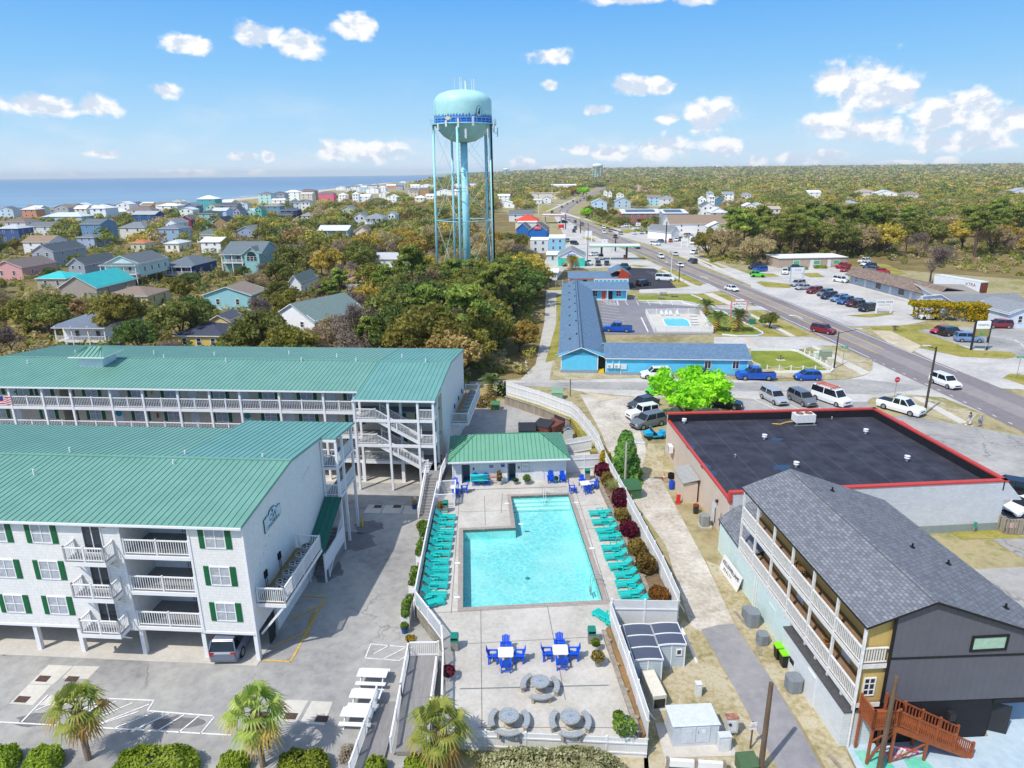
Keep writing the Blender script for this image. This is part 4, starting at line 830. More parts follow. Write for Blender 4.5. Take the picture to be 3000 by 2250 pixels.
for i in range(5):mb.box(-.24+i*.1,-.24,.43,-.155+i*.1,.24,.46)
mb.bd('tabletop',[TEAL],tb);lg=MB().box(-.03,-.03,0,.03,.03,.43);l0=None
for x,y in((-.2,-.2),(.2,-.2),(.2,.2),(-.2,.2)):l0=lg.bd('leg',[TEAL],tb,loc=(x,y,0))if l0 is None else dup(l0,tb,(x,y,0))
TB=[(1705,740,'beside the first two loungers of the right row'),(1815,1005,'beside the fifth lounger of the right row'),(1840,1160,'beside the seventh lounger of the right row'),(1945,1305,'beside the ninth lounger of the right row'),(1770,858,'beside the third lounger of the right row'),(405,752,'beside the far lounger of the left row'),(350,930,'beside the fourth lounger of the left row'),(335,1055,'beside the sixth lounger of the left row'),(345,1170,'beside the eighth lounger of the left row'),(330,1306,'beside the tenth lounger of the left row'),(300,1395,'beside the turned lounger at the near left end')]
for i,(x,y,l)in enumerate(TB):
 o=tb if i==0 else dup(tb);o.location=g('N',x,y+10,DZ);o.rotation_euler.z=R(random.uniform(-12,12));o['label']='small teal slatted table '+l;o['group']='teal side tables between loungers'
def mA(name,m,tall=False):
 t=tg(name,'','chair');sh=.42
 s=MB()
 for i in range(5):s.box(-.25,-.28+i*.105,sh-i*.012,.25,-.19+i*.105,sh+.022-i*.012)
 s.bd('seat',[m],t);b=MB()
 for i in range(5):
  x=-.22+i*.09;h=.66+.1*(1-abs(i-2)/2.);b.hx([(x,.22,0),(x+.08,.22,0),(x+.08,.245,0),(x,.245,0),(x*1.18,.22+.2,h),((x+.08)*1.18,.42,h),((x+.08)*1.18,.445,h),(x*1.18,.445,h)])
 b.box(-.26,.25,.16,.26,.28,.24);b.bd('backrest',[m],t,loc=(0,0,sh-.02))
 for x in(-.3,.3):MB().box(x-.07,-.3,sh+.2,x+.07,.36,sh+.228).bd('armrest',[m],t)
 lg=MB().box(-.028,-.05,0,.028,.05,sh+.2);l0=None
 for x,y in((-.28,-.26),(.28,-.26),(-.28,.26),(.28,.26)):l0=lg.bd('leg',[m],t,loc=(x,y,0))if l0 is None else dup(l0,t,(x,y,0))
 sr_=MB().box(-.25,-.27,.14,.25,-.23,.2);sr_.box(-.25,.23,.14,.25,.27,.2);sr_.bd('stretcher',[m],t);return t
ach=mA('adirondack_chair',BLUE);used=[]
def chair(x,y,rz,label,group,z=DZ,src=None):
 s=src or ach;o=s if s.name not in used else dup(s);used.append(s.name);o.location=(x,y,z);o.rotation_euler.z=rz;o['label']=label;o['group']=group;return o
dt=tg('dining_table','','table');mb=MB();mb.pz([(-.42,-.48),(.42,-.48),(.48,-.42),(.48,.42),(.42,.48),(-.42,.48),(-.48,.42),(-.48,-.42)],.7,.74);mb.bd('tabletop',[WH],dt);l0=None
lg=MB().box(-.04,-.04,0,.04,.04,.7)
for x,y in((-.33,-.33),(.33,-.33),(.33,.33),(-.33,.33)):l0=lg.bd('leg',[WW],dt,loc=(x,y,0))if l0 is None else dup(l0,dt,(x,y,0))
sets=[(*g('O',917,580,DZ+.74)[:2],'left of the two sets on the near terrace',0),(*g('O',1360,560,DZ+.74)[:2],'right of the two sets on the near terrace',0),(*g('N',1560,455,DZ+.74)[:2],'by the right end of the pool house',.2),(*g('N',510,482,DZ+.74)[:2],'by the left end of the pool house',.1)]
for i,(x,y,l,rz)in enumerate(sets):
 o=dt if i==0 else dup(dt);o.location=(x,y,DZ);o.rotation_euler.z=rz;o['label']='square white table '+('with blue chairs, 'if i<2 else 'with blue chairs ')+l;o['group']='white terrace tables'
 for k,(dx,dy,rr_,w_)in enumerate(((0,.78,0,'far'),(0,-.8,mM.pi,'near'),(-.82,.02,mM.pi/2,'left'),(.84,.02,-mM.pi/2,'right'))):
  if i==2 and k==2:dx,dy=-1.35,-.35
  if i==3 and k==2:continue
  chair(x+dx*mM.cos(rz)-dy*mM.sin(rz),y+dy*mM.cos(rz)+dx*mM.sin(rz),rz+rr_,f'blue chair on the {w_} side of the white table '+['left on the near terrace','right on the near terrace','right of the pool house','left of the pool house'][i],'blue chairs around the white tables')
for x,y,l in((1282,455,'left of the pair of blue adirondack chairs by the white door'),(1377,450,'right of the pair of blue adirondack chairs by the white door')):p=g('N',x,y,DZ);chair(p[0],p[1]+.1,PHR,l,'adirondack chairs along the pool house wall')
sp0=g('N',715,480,DZ)
for k,dx in enumerate((-.55,.55)):
 chair(sp0[0]+dx,sp0[1]+.25,PHR,['left','right'][k]+' blue chair under the heap of folded teal umbrellas','blue chairs under the umbrellas')
hp_=tg('umbrella_heap','heap of folded teal umbrellas stacked on chairs by the pool house','umbrellas',(sp0[0],sp0[1]+.15,DZ+.55),PHR);r_=random.Random(3)
for i in range(7):mb=MB();y=-.3+.1*i;z=.1+.13*(i%4);a=r_.uniform(-.2,.2);mb.tz((-1.0,y-a,z),(.75,y+a,z+.06),.13,.06,8);mb.tz((.75,y+a,z+.06),(1.75,y+a*1.6,z+.08),.022,.022,6,1);mb.bd('umbrella',[[TEAL,TEAL2,AQUA][i%3],pm('#a5633f')],hp_,smooth=False)
MOS=bK('blue_mosaic','#5f86ae','#9db6cc','#a9a79f',.1,.1,.5,.02,.1,'xy',.4);STONE=mat('cast_stone','#a39c8d',.85,.15,6,bump=.2)
stt=tg('stone_table','','table');mb=MB().lz([(0,.68),(.58,.68),(.58,.75),(0,.75)],28);mb.bd('tabletop',[STONE],stt);MB().lz([(0,.752),(.53,.752),(.53,.756),(0,.756)],28).bd('mosaic',[MOS],stt)
MB().lz([(.3,0),(.3,.08),(.18,.16),(.14,.36),(.2,.56),(.3,.68)],16).bd('pedestal',[STONE],stt)
MB().lz([(0,.757),(.035,.757),(.035,.76)],10).bd('umbrella_hole',[BX],stt)
bn=tg('stone_bench','','bench');mb=MB();arc=(R(-38),R(38))
mb.lz([(.86,.4),(1.2,.4),(1.2,.47),(.86,.47),(.86,.4)],14,arc=arc)
for a in arc:c,s=mM.cos(a),mM.sin(a);mb.face([(.86*c,.86*s,.4),(1.2*c,1.2*s,.4),(1.2*c,1.2*s,.47),(.86*c,.86*s,.47)])
mb.bd('seat',[STONE],bn);MB().lz([(.9,.474),(1.16,.474)],14,arc=(R(-36),R(36))).bd('mosaic',[MOS],bn)
for a in(R(-27),R(27)):mb=MB().cx_b(1.03*mM.cos(a),1.03*mM.sin(a),0,.22,.16,.4,a);mb.bd('leg',[STONE],bn)
fst=True
for i,(k,x,y,angs)in enumerate((('O',1195,815,(155,5,-88)),('O',943,1090,(170,2,-95)),('O',1440,1100,(172,3,-90)))):
 p=g(k,x,y,DZ+.75);nm=['farther table near the blue chairs','near left table','near right table'][i]
 o=stt if i==0 else dup(stt);o.location=(p[0],p[1],DZ);o['label']=['round blue mosaic stone table, the one nearest the blue chairs','round blue mosaic stone table at the near left of the terrace','round blue mosaic stone table at the near right of the terrace'][i];o['group']='round mosaic tables'
 for a,w_ in zip(angs,('left','right','front')):
  o=bn if fst else dup(bn);fst=False;o.location=(p[0],p[1],DZ);o.rotation_euler.z=R(a);o['label']=f'curved mosaic stone bench on the {w_} of the {nm}';o['group']='curved stone benches'
def bin_(x,y,label,rz=0,z=DZ):
 t=tg('litter_bin',label,'bin',(x,y,z),rz,'pebbled litter bins with green tops');MB().box(-.24,-.24,0,.24,.24,.72).bd('body',[mat('pebble_panel','#8b887f',.85,.25,18)],t);m=MB().box(-.26,-.26,.72,.26,.26,.8);m.box(-.26,-.26,.8,-.22,.26,1.02);m.box(.22,-.26,.8,.26,.26,1.02);m.box(-.22,.2,.8,.22,.26,1.02);m.hx([(-.26,-.26,1.0),(.26,-.26,1.0),(.26,.26,1.02),(-.26,.26,1.02),(-.22,-.2,1.1),(.22,-.2,1.1),(.22,.24,1.12),(-.22,.24,1.12)]);m.bd('lid',[pm('#1c7f6f',.5)],t);MB().box(-.22,-.22,.8,.22,.2,1.0).bd('opening',[BX],t)
for k,x,y,l in(('O',1612,500,'pebbled bin with green top on the right of the terrace'),('O',505,555,'pebbled bin with green top beside the ramp fence'),('N',1578,425,'pebbled bin with green top at the far fence corner'),('N',430,690,'pebbled bin with grey top at the far end of the left loungers')):p=g(k,x,y,DZ);bin_(p[0],p[1],l)
def lB(n,r,rz,s,seed,up=.4):
 """n small leaf faces through an ellipsoid"""
 r_=np.random.default_rng(seed);d=r_.normal(size=(n,3));d/=np.linalg.norm(d,axis=1)[:,None];rad=r_.uniform(.55,1,n)**.5;c=d*rad[:,None]*np.array([r,r,rz]);c[:,2]+=rz*.9;return c,d
def lM(cs,ds,s,seed,mb,mi=0,jit=.7,asp=1.6):
 r_=np.random.default_rng(seed);N_=len(cs);nv=ds+r_.normal(size=(N_,3))*jit;nv/=np.linalg.norm(nv,axis=1)[:,None];a=np.cross(nv,r_.normal(size=(N_,3)));a/=np.linalg.norm(a,axis=1)[:,None]+1e-9;b=np.cross(nv,a);sz=s*r_.uniform(.6,1.4,N_)[:,None]
 q0=cs-a*sz*asp*.5-b*sz*.5;q1=cs+a*sz*asp*.5-b*sz*.35;q2=cs+a*sz*asp*.55+b*sz*.4;q3=cs-a*sz*asp*.45+b*sz*.5
 for P in zip(q0,q1,q2,q3):mb.face(P,mi)
def fO(name,c1,c2,sc=2.2,trans=.25,gr=.14):
 m=bpy.data.materials.new(name);m.use_nodes=True;t=NG(m.node_tree);b=m.node_tree.nodes['Principled BSDF'];b.inputs['Roughness'].default_value=.6;b.inputs['Specular IOR Level'].default_value=.2
 co=t.n('ShaderNodeTexCoord').outputs['Object'];oi=t.n('ShaderNodeObjectInfo').outputs['Random'];ge=t.n('ShaderNodeNewGeometry').outputs['Random Per Island']
 f=t.mM('ADD',t.mM('MULTIPLY',t.noise(co,sc*.35,3),1-gr),t.mM('MULTIPLY',ge,gr));c=t.mix(t.mapr(f,.3,.7),lin(c1)if isinstance(c1,str)else c1,lin(c2)if isinstance(c2,str)else c2)
 hv=t.n('ShaderNodeHueSaturation');t.put(hv.inputs['Color'],c);t.put(hv.inputs['Hue'],t.mM('ADD',.485,t.mM('MULTIPLY',oi,.03)));t.put(hv.inputs['Value'],t.mM('ADD',.82,t.mM('MULTIPLY',oi,.4)));c=hv.outputs[0]
 t.put(b.inputs['Base Color'],c);tl=t.n('ShaderNodeBsdfTranslucent');t.put(tl.inputs[0],t.mix(1,c,(1.3,1.35,.8),'MULTIPLY'));mx=t.n('ShaderNodeMixShader');mx.inputs[0].default_value=trans;out=[x for x in t.t.nodes if x.bl_idname=='ShaderNodeOutputMaterial'][0];t.t.links.new(b.outputs[0],mx.inputs[1]);t.t.links.new(tl.outputs[0],mx.inputs[2]);t.t.links.new(mx.outputs[0],out.inputs[0]);return m
LEAF=fO('shrub_leaves','#3f5a1a','#7f9a35');LEAFY=fO('yellow_leaves','#8a7a18','#c2a92a');LEAFR=fO('maroon_leaves','#4a1220','#7a2038');LEAFB=fO('bronze_leaves','#5c4a22','#94803a');LEAFD=fO('dark_leaves','#23401a','#3f6a2a');BARK=mat('bark','#5a4d40',.9,.3,4,bump=.4)
def pN(name,label,cat,loc,r,h,n,s,m,group=None,pot=None,stem=True,seed=0,rz=0):
 t=tg(name,label,cat,loc,rz,group);z0=0.
 if pot:
  pw,phh,pmat=pot;MB().lz([(0,0),(pw*.72,0),(pw,phh),(pw*1.06,phh),(pw*1.06,phh+.03),(pw*.9,phh+.03),(pw*.85,phh-.05),(0,phh-.05)],16).bd('pot',[pmat],t);z0=phh-.05
 mb=MB();c,d=lB(n,r,h/2,s,seed+1);c[:,2]+=z0;c[:,:2]+=np.random.default_rng(seed).normal(size=2)*r*.1;lM(c,d,s,seed+2,mb);mb.bd('foliage',[m],t)
 if stem:
  st_=MB();r_=random.Random(seed)
  for i in range(5):a=r_.uniform(0,6.28);st_.tz((0,0,z0),(r*.5*mM.cos(a),r*.5*mM.sin(a),z0+h*.6),.03,.012,5)
  st_.bd('stem',[BARK],t)
 return t
POTG=pm('#7d868a',.6);POTB=pm('#1f4f8f',.4);POTW=pm('#d5d5d0',.5);POTT=pm('#9c6a45',.8)
pots=[('N',868,470,.28,1.3,LEAFB,POTW,'slim olive plant in a white pot by the pool house wall'),('N',1000,465,.3,.2,LEAFD,POTG,'dark pot between the pool house open door and the shrub pot'),('N',1088,465,.42,.7,LEAF,POTG,'bushy plant in a grey pot right of the open door'),('N',1322,455,.25,.35,LEAFD,pm('#2b7f86'),'small plant in a teal pot between two blue chairs'),('O',1640,570,.3,.55,LEAF,POTW,'small plant in a white pot below the green topped bin'),('O',1665,690,.42,.75,LEAFB,POTG,'bushy plant in a grey pot beside the timber wall'),('O',1830,1165,.33,.45,LEAF,POTT,'leafy plant in a tan pot near the terrace corner'),('O',1880,1275,.7,1.0,LEAF,POTG,'big leafy shrub in a pot at the near right terrace corner'),('N',400,690,.4,.7,LEAFB,POTG,'bronze plant in a pot at the head of the left loungers'),('O',450,810,.45,.6,LEAFR,POTW,'dark red plant in a white pot beside the ramp')]
for i,(k,x,y,r,h,m,pt,l)in enumerate(pots):pN('potted_plant',l,'potted plant',g(k,x,y,DZ),r,h,int(160+260*r),.09,m,'potted plants',(.24,.42,pt),True,40+i)
for k,x,y,r,h,m,pt,l in(('O',100,425,.3,.5,LEAF,POTB,'leafy plant in a blue pot at the foot of the curved wall'),('M',1700,250,.3,1.0,fO('pale_twigs','#9a8f78','#b5a890'),POTB,'bare twiggy plant in a blue pot beside the grey stairs')):pN('potted_plant',l,'potted plant',g(k,x,y,0),r,h,200,.07,m,'potted plants',(.27,.45,pt),True,70)
PLB=[('N',130,1570,'nearest white planter box along the pool fence'),('N',180,1320,'second white planter box along the pool fence'),('N',232,1080,'third white planter box along the pool fence'),('N',262,930,'fourth white planter box along the pool fence')]
for i,(k,x,y,l)in enumerate(PLB):
 p=g(k,x,y,0);px_=-7.75
 t=tg('planter_box',l,'planter',(px_,p[1],0),R(1),'white planter boxes');mb=MB().box(-.3,-1.1,.45,.3,1.1,1.05)
 for a,c in((-.27,-1.05),(.27,-1.05),(-.27,1.05),(.27,1.05)):mb.cx_b(a,c,0,.09,.09,.5)
 mb.bd('box',[WH],t);MB().box(-.26,-1.06,1.04,.26,1.06,1.06).bd('soil',[pm('#4d3b2a',.9)],t);mb=MB();r_=np.random.default_rng(i)
 for j in range(5):c,d=lB(110,.34,.32,.1,i*9+j);c+=np.array([r_.uniform(-.1,.1),-.9+j*.45,.95]);lM(c,d,.1,i*5+j,mb)
 mb.bd('foliage',[LEAF],t)
pN('rock_shrub','small green shrub beside white stones at the foot of the grey stairs','shrub',g('N',255,835,0),.6,1.0,420,.12,LEAF,None,None,True,5)
pN('weed_clump','yellow green weeds at the foot of the curved block wall','plant',g('O',140,490,0),.35,.4,160,.08,LEAFY,None,None,False,6)
FW=sI('white_fence_boards','#dcdcda',.14,.5,True)
def pF(name,label,P,h,group=None,post=2.4,m=None,z=None,braces=0,cat='fence',wave=0):
 """board fence along 3-D foot points P with posts; boards in one part, each post its own"""
 t=tg(name,label,cat,(0,0,0),0,group);mb=MB();pts=[Vector(p)for p in P];po=None;br=MB()
 for a,c in zip(pts[:-1],pts[1:]):
  L=(c-a).length;n=max(1,round(L/post));an=mM.atan2(c.y-a.y,c.x-a.x);nx,ny=-mM.sin(an)*.03,mM.cos(an)*.03
  for i in range(n):
   s,e=a.lerp(c,i/n),a.lerp(c,(i+1)/n);hh=h+(wave*mM.sin(i*2.1)if wave else 0)
   mb.hx([(s.x-nx,s.y-ny,s.z),(e.x-nx,e.y-ny,e.z),(e.x+nx,e.y+ny,e.z),(s.x+nx,s.y+ny,s.z),(s.x-nx,s.y-ny,s.z+hh),(e.x-nx,e.y-ny,e.z+hh),(e.x+nx,e.y+ny,e.z+hh),(s.x+nx,s.y+ny,s.z+hh)])
   for zz in(.25,.75):mb.bm(s+Vector((nx*2,ny*2,h*zz)),e+Vector((nx*2,ny*2,h*zz)),.05,.09);mb.bm(s+Vector((-nx*2,-ny*2,h*zz)),e+Vector((-nx*2,-ny*2,h*zz)),.05,.09)
   if po is None:po=MB().cx_b(0,0,0,.12,.12,h+.08).bd('post',[WH],t,loc=s);po.rotation_euler.z=an
   else:dup(po,t,s,an)
   if braces:k=braces;br.bm(s+Vector((0,0,h*.55)),s+Vector((nx*40*k,ny*40*k,-.5)),.09,.09)
 mb.bd('boards',[m or FW],t)
 if braces:br.bd('brace',[WH],t)
 return t
BZ=1.65
pF('board_fence','long white board fence with slanted props between the flower bed and the gravel alley',[(9.45,69.6,.7),(9.6,64.5,.7),(10.5,54,.7),(11.2,45,.7),(11.4,40.6,.6)],2.7,None,2.4,braces=1)
pF('board_fence','white board fence behind the sheds at the end of the right lounger row',[(6.7,40.2,.3),(11.3,40.45,0)],2.75)
pF('board_fence','white board fence with slanted props between the near terrace and the sheds',[(6.62,40.0,.4),(7.0,35,.4),(7.28,30.2,.4)],2.5,None,2.2,braces=1)
pF('board_fence','weathered white board fence along the near edge of the terrace above the hedge',[(-3.9,30.75,0),(7.25,29.95,0)],DZ+.22)
pF('board_fence','tall white fence closing the gap between the pool house and the flower bed',[(5.5,65.2,DZ),(9.4,65.6,DZ)],1.9)
pF('board_fence','white board fence beside the pool house screening the dumpster yard',[(5.6,70.9,.2),(8.9,71.4,.6)],2.2,braces=0)
pF('privacy_fence','white fence with slanted props on top of the retaining wall along the side street',[(-.75,91.2,1.15),(3.6,86.8,1.15),(7.5,81.8,1.15),(8.2,79.6,1.15)],2.0,None,2.4,braces=1)
pF('privacy_fence','white fence running down the gravel alley towards the pool house',[(8.2,79.4,1.15),(9.0,74.5,1.3),(9.5,69.7,1.5)],2.0,None,2.4,braces=1)
mb=MB().pz([(8.45,63.4),(9.9,43.3),(9.85,41.7),(11.3,41.0),(11.1,45.),(10.4,54),(9.5,64.5),(9.35,69.4),(8.6,69.4)],0,BZ);sU(mb,'flower_bed',[bG('mulch',['#5b4a38','#75624b','#8a7a60'],.6,.5)])
def tW(name,label,P,z0,z1,group=None,posts=2.0,cat='retaining wall'):
 t=tg(name,label,cat,(0,0,0),0,group);mb=MB();pts=[Vector((*p,0))for p in P];po=None;z1s=z1 if isinstance(z1,(list,tuple))else[z1]*len(P)
 for a,c,za,zb in zip(pts[:-1],pts[1:],z1s[:-1],z1s[1:]):
  an=mM.atan2(c.y-a.y,c.x-a.x);nx,ny=-mM.sin(an)*.07,mM.cos(an)*.07
  for k in range(4):
   f0,f1=k/4,(k+1)/4-.012;mb.hx([(a.x-nx,a.y-ny,z0+(za-z0)*f0),(c.x-nx,c.y-ny,z0+(zb-z0)*f0),(c.x+nx,c.y+ny,z0+(zb-z0)*f0),(a.x+nx,a.y+ny,z0+(za-z0)*f0),(a.x-nx,a.y-ny,z0+(za-z0)*f1),(c.x-nx,c.y-ny,z0+(zb-z0)*f1),(c.x+nx,c.y+ny,z0+(zb-z0)*f1),(a.x+nx,a.y+ny,z0+(za-z0)*f1)])
  mb.bm((a.x,a.y,za+.03),(c.x,c.y,zb+.03),.3,.07)
  n=max(1,round((c-a).length/posts))
  for i in range(n):
   s=a.lerp(c,(i+.5)/n)
   if po is None:po=MB().tz((0,0,z0),(0,0,za+.12),.13,n=9).bd('pile',[WOODG],t,loc=(s.x-nx*2.2,s.y-ny*2.2,0))
   else:dup(po,t,(s.x-nx*2.2,s.y-ny*2.2,0))
 mb.bd('planks',[WOODG],t);return t
tW('timber_wall','weathered timber wall holding the flower bed behind the right lounger row',[(9.9,42.2),(9.15,53.5),(8.42,63.4)],DZ-.3,BZ+.05)
tW('timber_wall','weathered timber wall along the right edge of the near terrace',[(6.85,30.3),(6.4,34.6),(6.05,39.2)],DZ-.3,BZ-.3)
mb=MB().pz([(6.9,30.3),(6.45,34.6),(6.1,39.2),(6.5,39.9),(6.95,35),(7.2,30.3)],0,BZ-.36);sU(mb,'narrow_bed',[bG('bed_soil',['#6b5a44','#8a6f4d','#a07c4e'],.8,.5)])
tW('timber_wall','timber retaining wall with round piles below the street side fence',[(7.3,81.3),(3.3,86.2),(-1.0,90.6)],0,[1.0,1.1,1.15],posts=1.6)
mb=MB().pz([(7.4,81.4),(3.4,86.3),(-.95,90.7),(-.6,91.4),(3.8,87.2),(7.7,82.2),(9.2,75),(9.6,69.7),(8.9,69.7),(8.3,75)],0,1.14);sU(mb,'bank',[GRASS])
pf=tg('pool_fence','white slatted pool fence running behind the left row of loungers','fence');mb=MB()
PFP=[(-7.15,42.6),(-7.3,51.5),(-7.36,60.6)]
for a,c in zip(PFP[:-1],PFP[1:]):rail(mb,(*a,DZ),(*c,DZ),1.25,.11,.06,mid=4)
mb.bd('railing',[WH],pf);MB().hx([(-7.3,42.6,.1),(-7.24,42.6,.1),(-7.45,60.6,.1),(-7.51,60.6,.1),(-7.3,42.6,DZ+.3),(-7.24,42.6,DZ+.3),(-7.45,60.6,DZ+.3),(-7.51,60.6,DZ+.3)]).bd('skirt_panel',[WH],pf)
pf=tg('pool_fence','white picket fence above the curved block wall beside the ramp','fence');mb=MB();rail(mb,(-7.05,42.4,DZ),(-4.85,38.6,DZ),1.25,.11,.035,mid=2);rail(mb,(-4.85,38.6,DZ),(-4.5,36.0,DZ),1.25,.11,.035,mid=1);rail(mb,(-4.5,36,DZ),(-4.15,31.2,DZ),1.2,.12,.035,mid=2);mb.bd('railing',[WH],pf)
pg=tg('pool_gate','white picket gate enclosure beside the grey stairs at the pool house','gate');mb=MB();rail(mb,(-7.2,60.7,DZ),(-5.6,60.9,DZ),1.3,.1,.035,mid=1);rail(mb,(-5.6,60.9,DZ),(-5.5,57.9,DZ),1.3,.1,.035,mid=2);rail(mb,(-7.2,57.8,DZ),(-5.5,57.9,DZ),1.3,.1,.035,mid=1);mb.bd('railing',[WH],pg)
rmp=tg('access_ramp','grey boarded access ramp with white picket rails beside the near terrace','ramp')
RA=[g('O',205,615,.9),g('O',400,600,.9),g('O',320,1000,.55),g('O',120,1000,.55)]
RB=[(p[0],p[1])for p in RA]
x0,x1=-6.9,-4.95
mb=MB();yT,yM,yB=37.4,34.0,30.2
mb.hx([(x0,yM,.3),(x1,yM,.3),(x1,yT,.3),(x0,yT,.3),(x0-.0,yM,.62),(x1,yM,.62),(x1,yT,.9),(x0,yT,.9)]);mb.hx([(x0+.25,yB,.1),(x1+.25,yB,.1),(x1,yM-.01,.2),(x0,yM-.01,.2),(x0+.25,yB,.35),(x1+.25,yB,.35),(x1,yM-.01,.62),(x0,yM-.01,.62)]);mb.bd('ramp_deck',[DG],rmp)
mb=MB();rail(mb,(x0,yB,.3),(x0,yM,.62),1.0,.13,mid=2);rail(mb,(x0,yM,.62),(x0,yT,.9),1.05,.13,mid=2);rail(mb,(x0,yT,.9),(x1,yT,.9),1.05,.13,mid=1);rail(mb,(x1,yB,.3),(x1,yT-1.4,.8),1.05,.13,mid=3);mb.bd('railing',[WH],rmp)
rmp=tg('access_ramp','lower boarded ramp beside the white benches with a picket rail on its left','ramp');mb=MB();mb.hx([(-8.75,28.6,.02),(-7.3,28.6,.02),(-7.05,34.3,.02),(-8.4,34.3,.02),(-8.75,28.6,.28),(-7.3,28.6,.28),(-7.05,34.3,.06),(-8.4,34.3,.06)]);mb.bd('ramp_deck',[DG],rmp);mb=MB();rail(mb,(-8.8,28.6,.2),(-8.45,34.4,.05),1.05,.12,mid=4);mb.bd('railing',[WH],rmp)
for i,(x,y,l)in enumerate(((805,1455,'white bench table nearest the condo, farthest of the three'),(790,1500,'white bench table in the middle of the three'),(772,1540,'white bench table nearest the camera of the three'))):
 p=g('W',x,y,.7);t=tg('picnic_table',l,'picnic table',(p[0],p[1],.02),R(-4),'white picnic tables by the ramp');MB().box(-.95,-.36,.7,.95,.36,.75).bd('tabletop',[WH],t)
 b0=MB().box(-.95,-.14,.42,.95,.14,.46).bd('bench',[WH],t,loc=(0,-.62,0));dup(b0,t,(0,.62,0));f=MB()
 for xx in(-.7,.7):f.bm((xx,-.6,0),(xx,-.1,.7),.06,.09);f.bm((xx,.6,0),(xx,.1,.7),.06,.09);f.box(xx-.03,-.66,.36,xx+.03,.66,.42)
 f.bd('frame',[WH],t)
BED=[('N',1712,320,.75,1.9,LEAFY,'yellow shrub at the head of the flower bed'),('N',1700,400,1.0,1.5,LEAFR,'maroon shrub nearest the pool house in the flower bed'),('N',1745,470,.7,1.5,LEAFB,'bronze shrub between the first two maroon shrubs'),('N',1840,640,1.1,1.9,LEAFR,'largest maroon shrub in the middle of the flower bed'),('N',1850,760,.8,1.2,LEAFB,'twiggy bronze shrub below the largest maroon shrub'),('N',1915,880,1.0,1.4,LEAFR,'maroon shrub nearest the camera in the flower bed'),('N',1985,1040,.9,1.4,LEAFB,'bronze shrub with golden tips past the last maroon shrub'),('N',2050,1180,1.0,1.6,LEAFB,'large bronze shrub near the lower fence prop'),('N',2160,1390,.9,1.0,fO('rust_leaves','#6a4a1e','#9c6a30'),'rust coloured shrub at the near end of the flower bed')]
for i,(k,x,y,r,h,m,l)in enumerate(BED):pN('shrub',l,'shrub',g(k,x,y,BZ),r*.8,h,int(750*r),.15,m,'flower bed shrubs',None,True,90+i)
gp=tg('grass_clump','pale green fountain grass clump in the flower bed','plant',g('N',1785,530,BZ));mb=MB();r_=random.Random(8)
for i in range(160):a=r_.uniform(0,6.28);l=r_.uniform(.7,1.3);b1=Vector((.15*mM.cos(a),.15*mM.sin(a),0));m1=Vector((l*.35*mM.cos(a),l*.35*mM.sin(a),l));e1=Vector((l*.85*mM.cos(a),l*.85*mM.sin(a),l*.75));w_=Vector((-mM.sin(a),mM.cos(a),0))*.025;mb.face([b1-w_,b1+w_,m1+w_,m1-w_]);mb.face([m1-w_,m1+w_,e1])
mb.bd('blades',[fO('grass_blades','#7f8a4a','#b0b070')],gp)
TC=(18.62,30.63);TRZ=R(3.8)
def tw_(x,y,z=0):c,s=mM.cos(TRZ),mM.sin(TRZ);return(TC[0]+x*c-y*s,TC[1]+x*s+y*c,z)
th=tg('apartment_house','dark grey gabled apartment house with yellow balcony side and grey shingle roof','building',(*TC,0),TRZ)
YEL=sI('yellow_boards','#c9ad6a',.4,.4,True);CHAR=sI('charcoal_panels','#65666f',.41,.5,True);MINT=bK('mint_block','#cfe3df','#d6e8e4','#c2d8d4',.4,.2,.7,.01,.25,'xz',.25);PALEB=bK('white_block','#d3d8d8','#dce0e0','#c3c9c9',.4,.2,.7,.01,.3,'xz',.2);BLKB=bK('black_brick','#25252b','#2e2e35','#17171a',.22,.075,.6,.01,.5)
SHG=bK('grey_architect_shingle','#70737a','#8d9097','#5f6268',.32,.21,.9,.02,.5,'yx',.3);TRB=mat('black_trim',(.014,.014,.017),.5)
DL=16.5;D1,D2,EV=3.0,5.55,8.0
w_=MB();w_.box(1.45,.15,2.7,1.6,DL-.3,8.45);uP(w_,[(1.6,2.7),(10.9,2.7),(10.9,6.2),(1.6,6.78)],DL-.3,DL-.15);uP(w_,[(1.6,6.78),(10.9,6.2),(10.9,6.35),(3.52,9.2),(1.6,8.45)],DL-.3,DL-.15);w_.bd('balcony_wall',[YEL],th)
gw=MB();uP(gw,[(1.6,2.85),(10.95,2.62),(10.95,6.55),(3.52,9.2),(1.6,8.5)],0,.15);gw.box(10.8,.15,2.6,10.95,DL-.3,6.6);gw.bd('gable_wall',[CHAR],th)
gt=MB();gt.hx([(1.5,-.03,2.85),(1.68,-.03,2.85),(1.68,0,2.85),(1.5,0,2.85),(1.5,-.03,8.42),(1.68,-.03,8.5),(1.68,0,8.5),(1.5,0,8.42)]);gt.hx([(1.68,-.04,5.73),(10.95,-.04,5.5),(10.95,0,5.5),(1.68,0,5.73),(1.68,-.04,5.83),(10.95,-.04,5.6),(10.95,0,5.6),(1.68,0,5.83)])
gt.bd('trim_band',[TRB],th)
lw=MB();lw.box(0,7.5,0,.2,DL,2.75);lw.box(.2,DL-.2,0,10.9,DL,2.7);lw.bd('lower_wall',[MINT],th);lw=MB();lw.box(-.45,0,0,-.25,7.4,2.35);lw.box(-.25,0,0,1.4,.2,2.35);lw.box(-.25,7.2,0,.0,7.4,2.35);lw.bd('lower_block_wall',[PALEB],th)
tp=MB().box(-.5,-.06,2.35,.5,7.45,2.42);tp.bd('wall_ledge',[mat('slate_ledge','#4f4f50',.9,.2,6)],th)
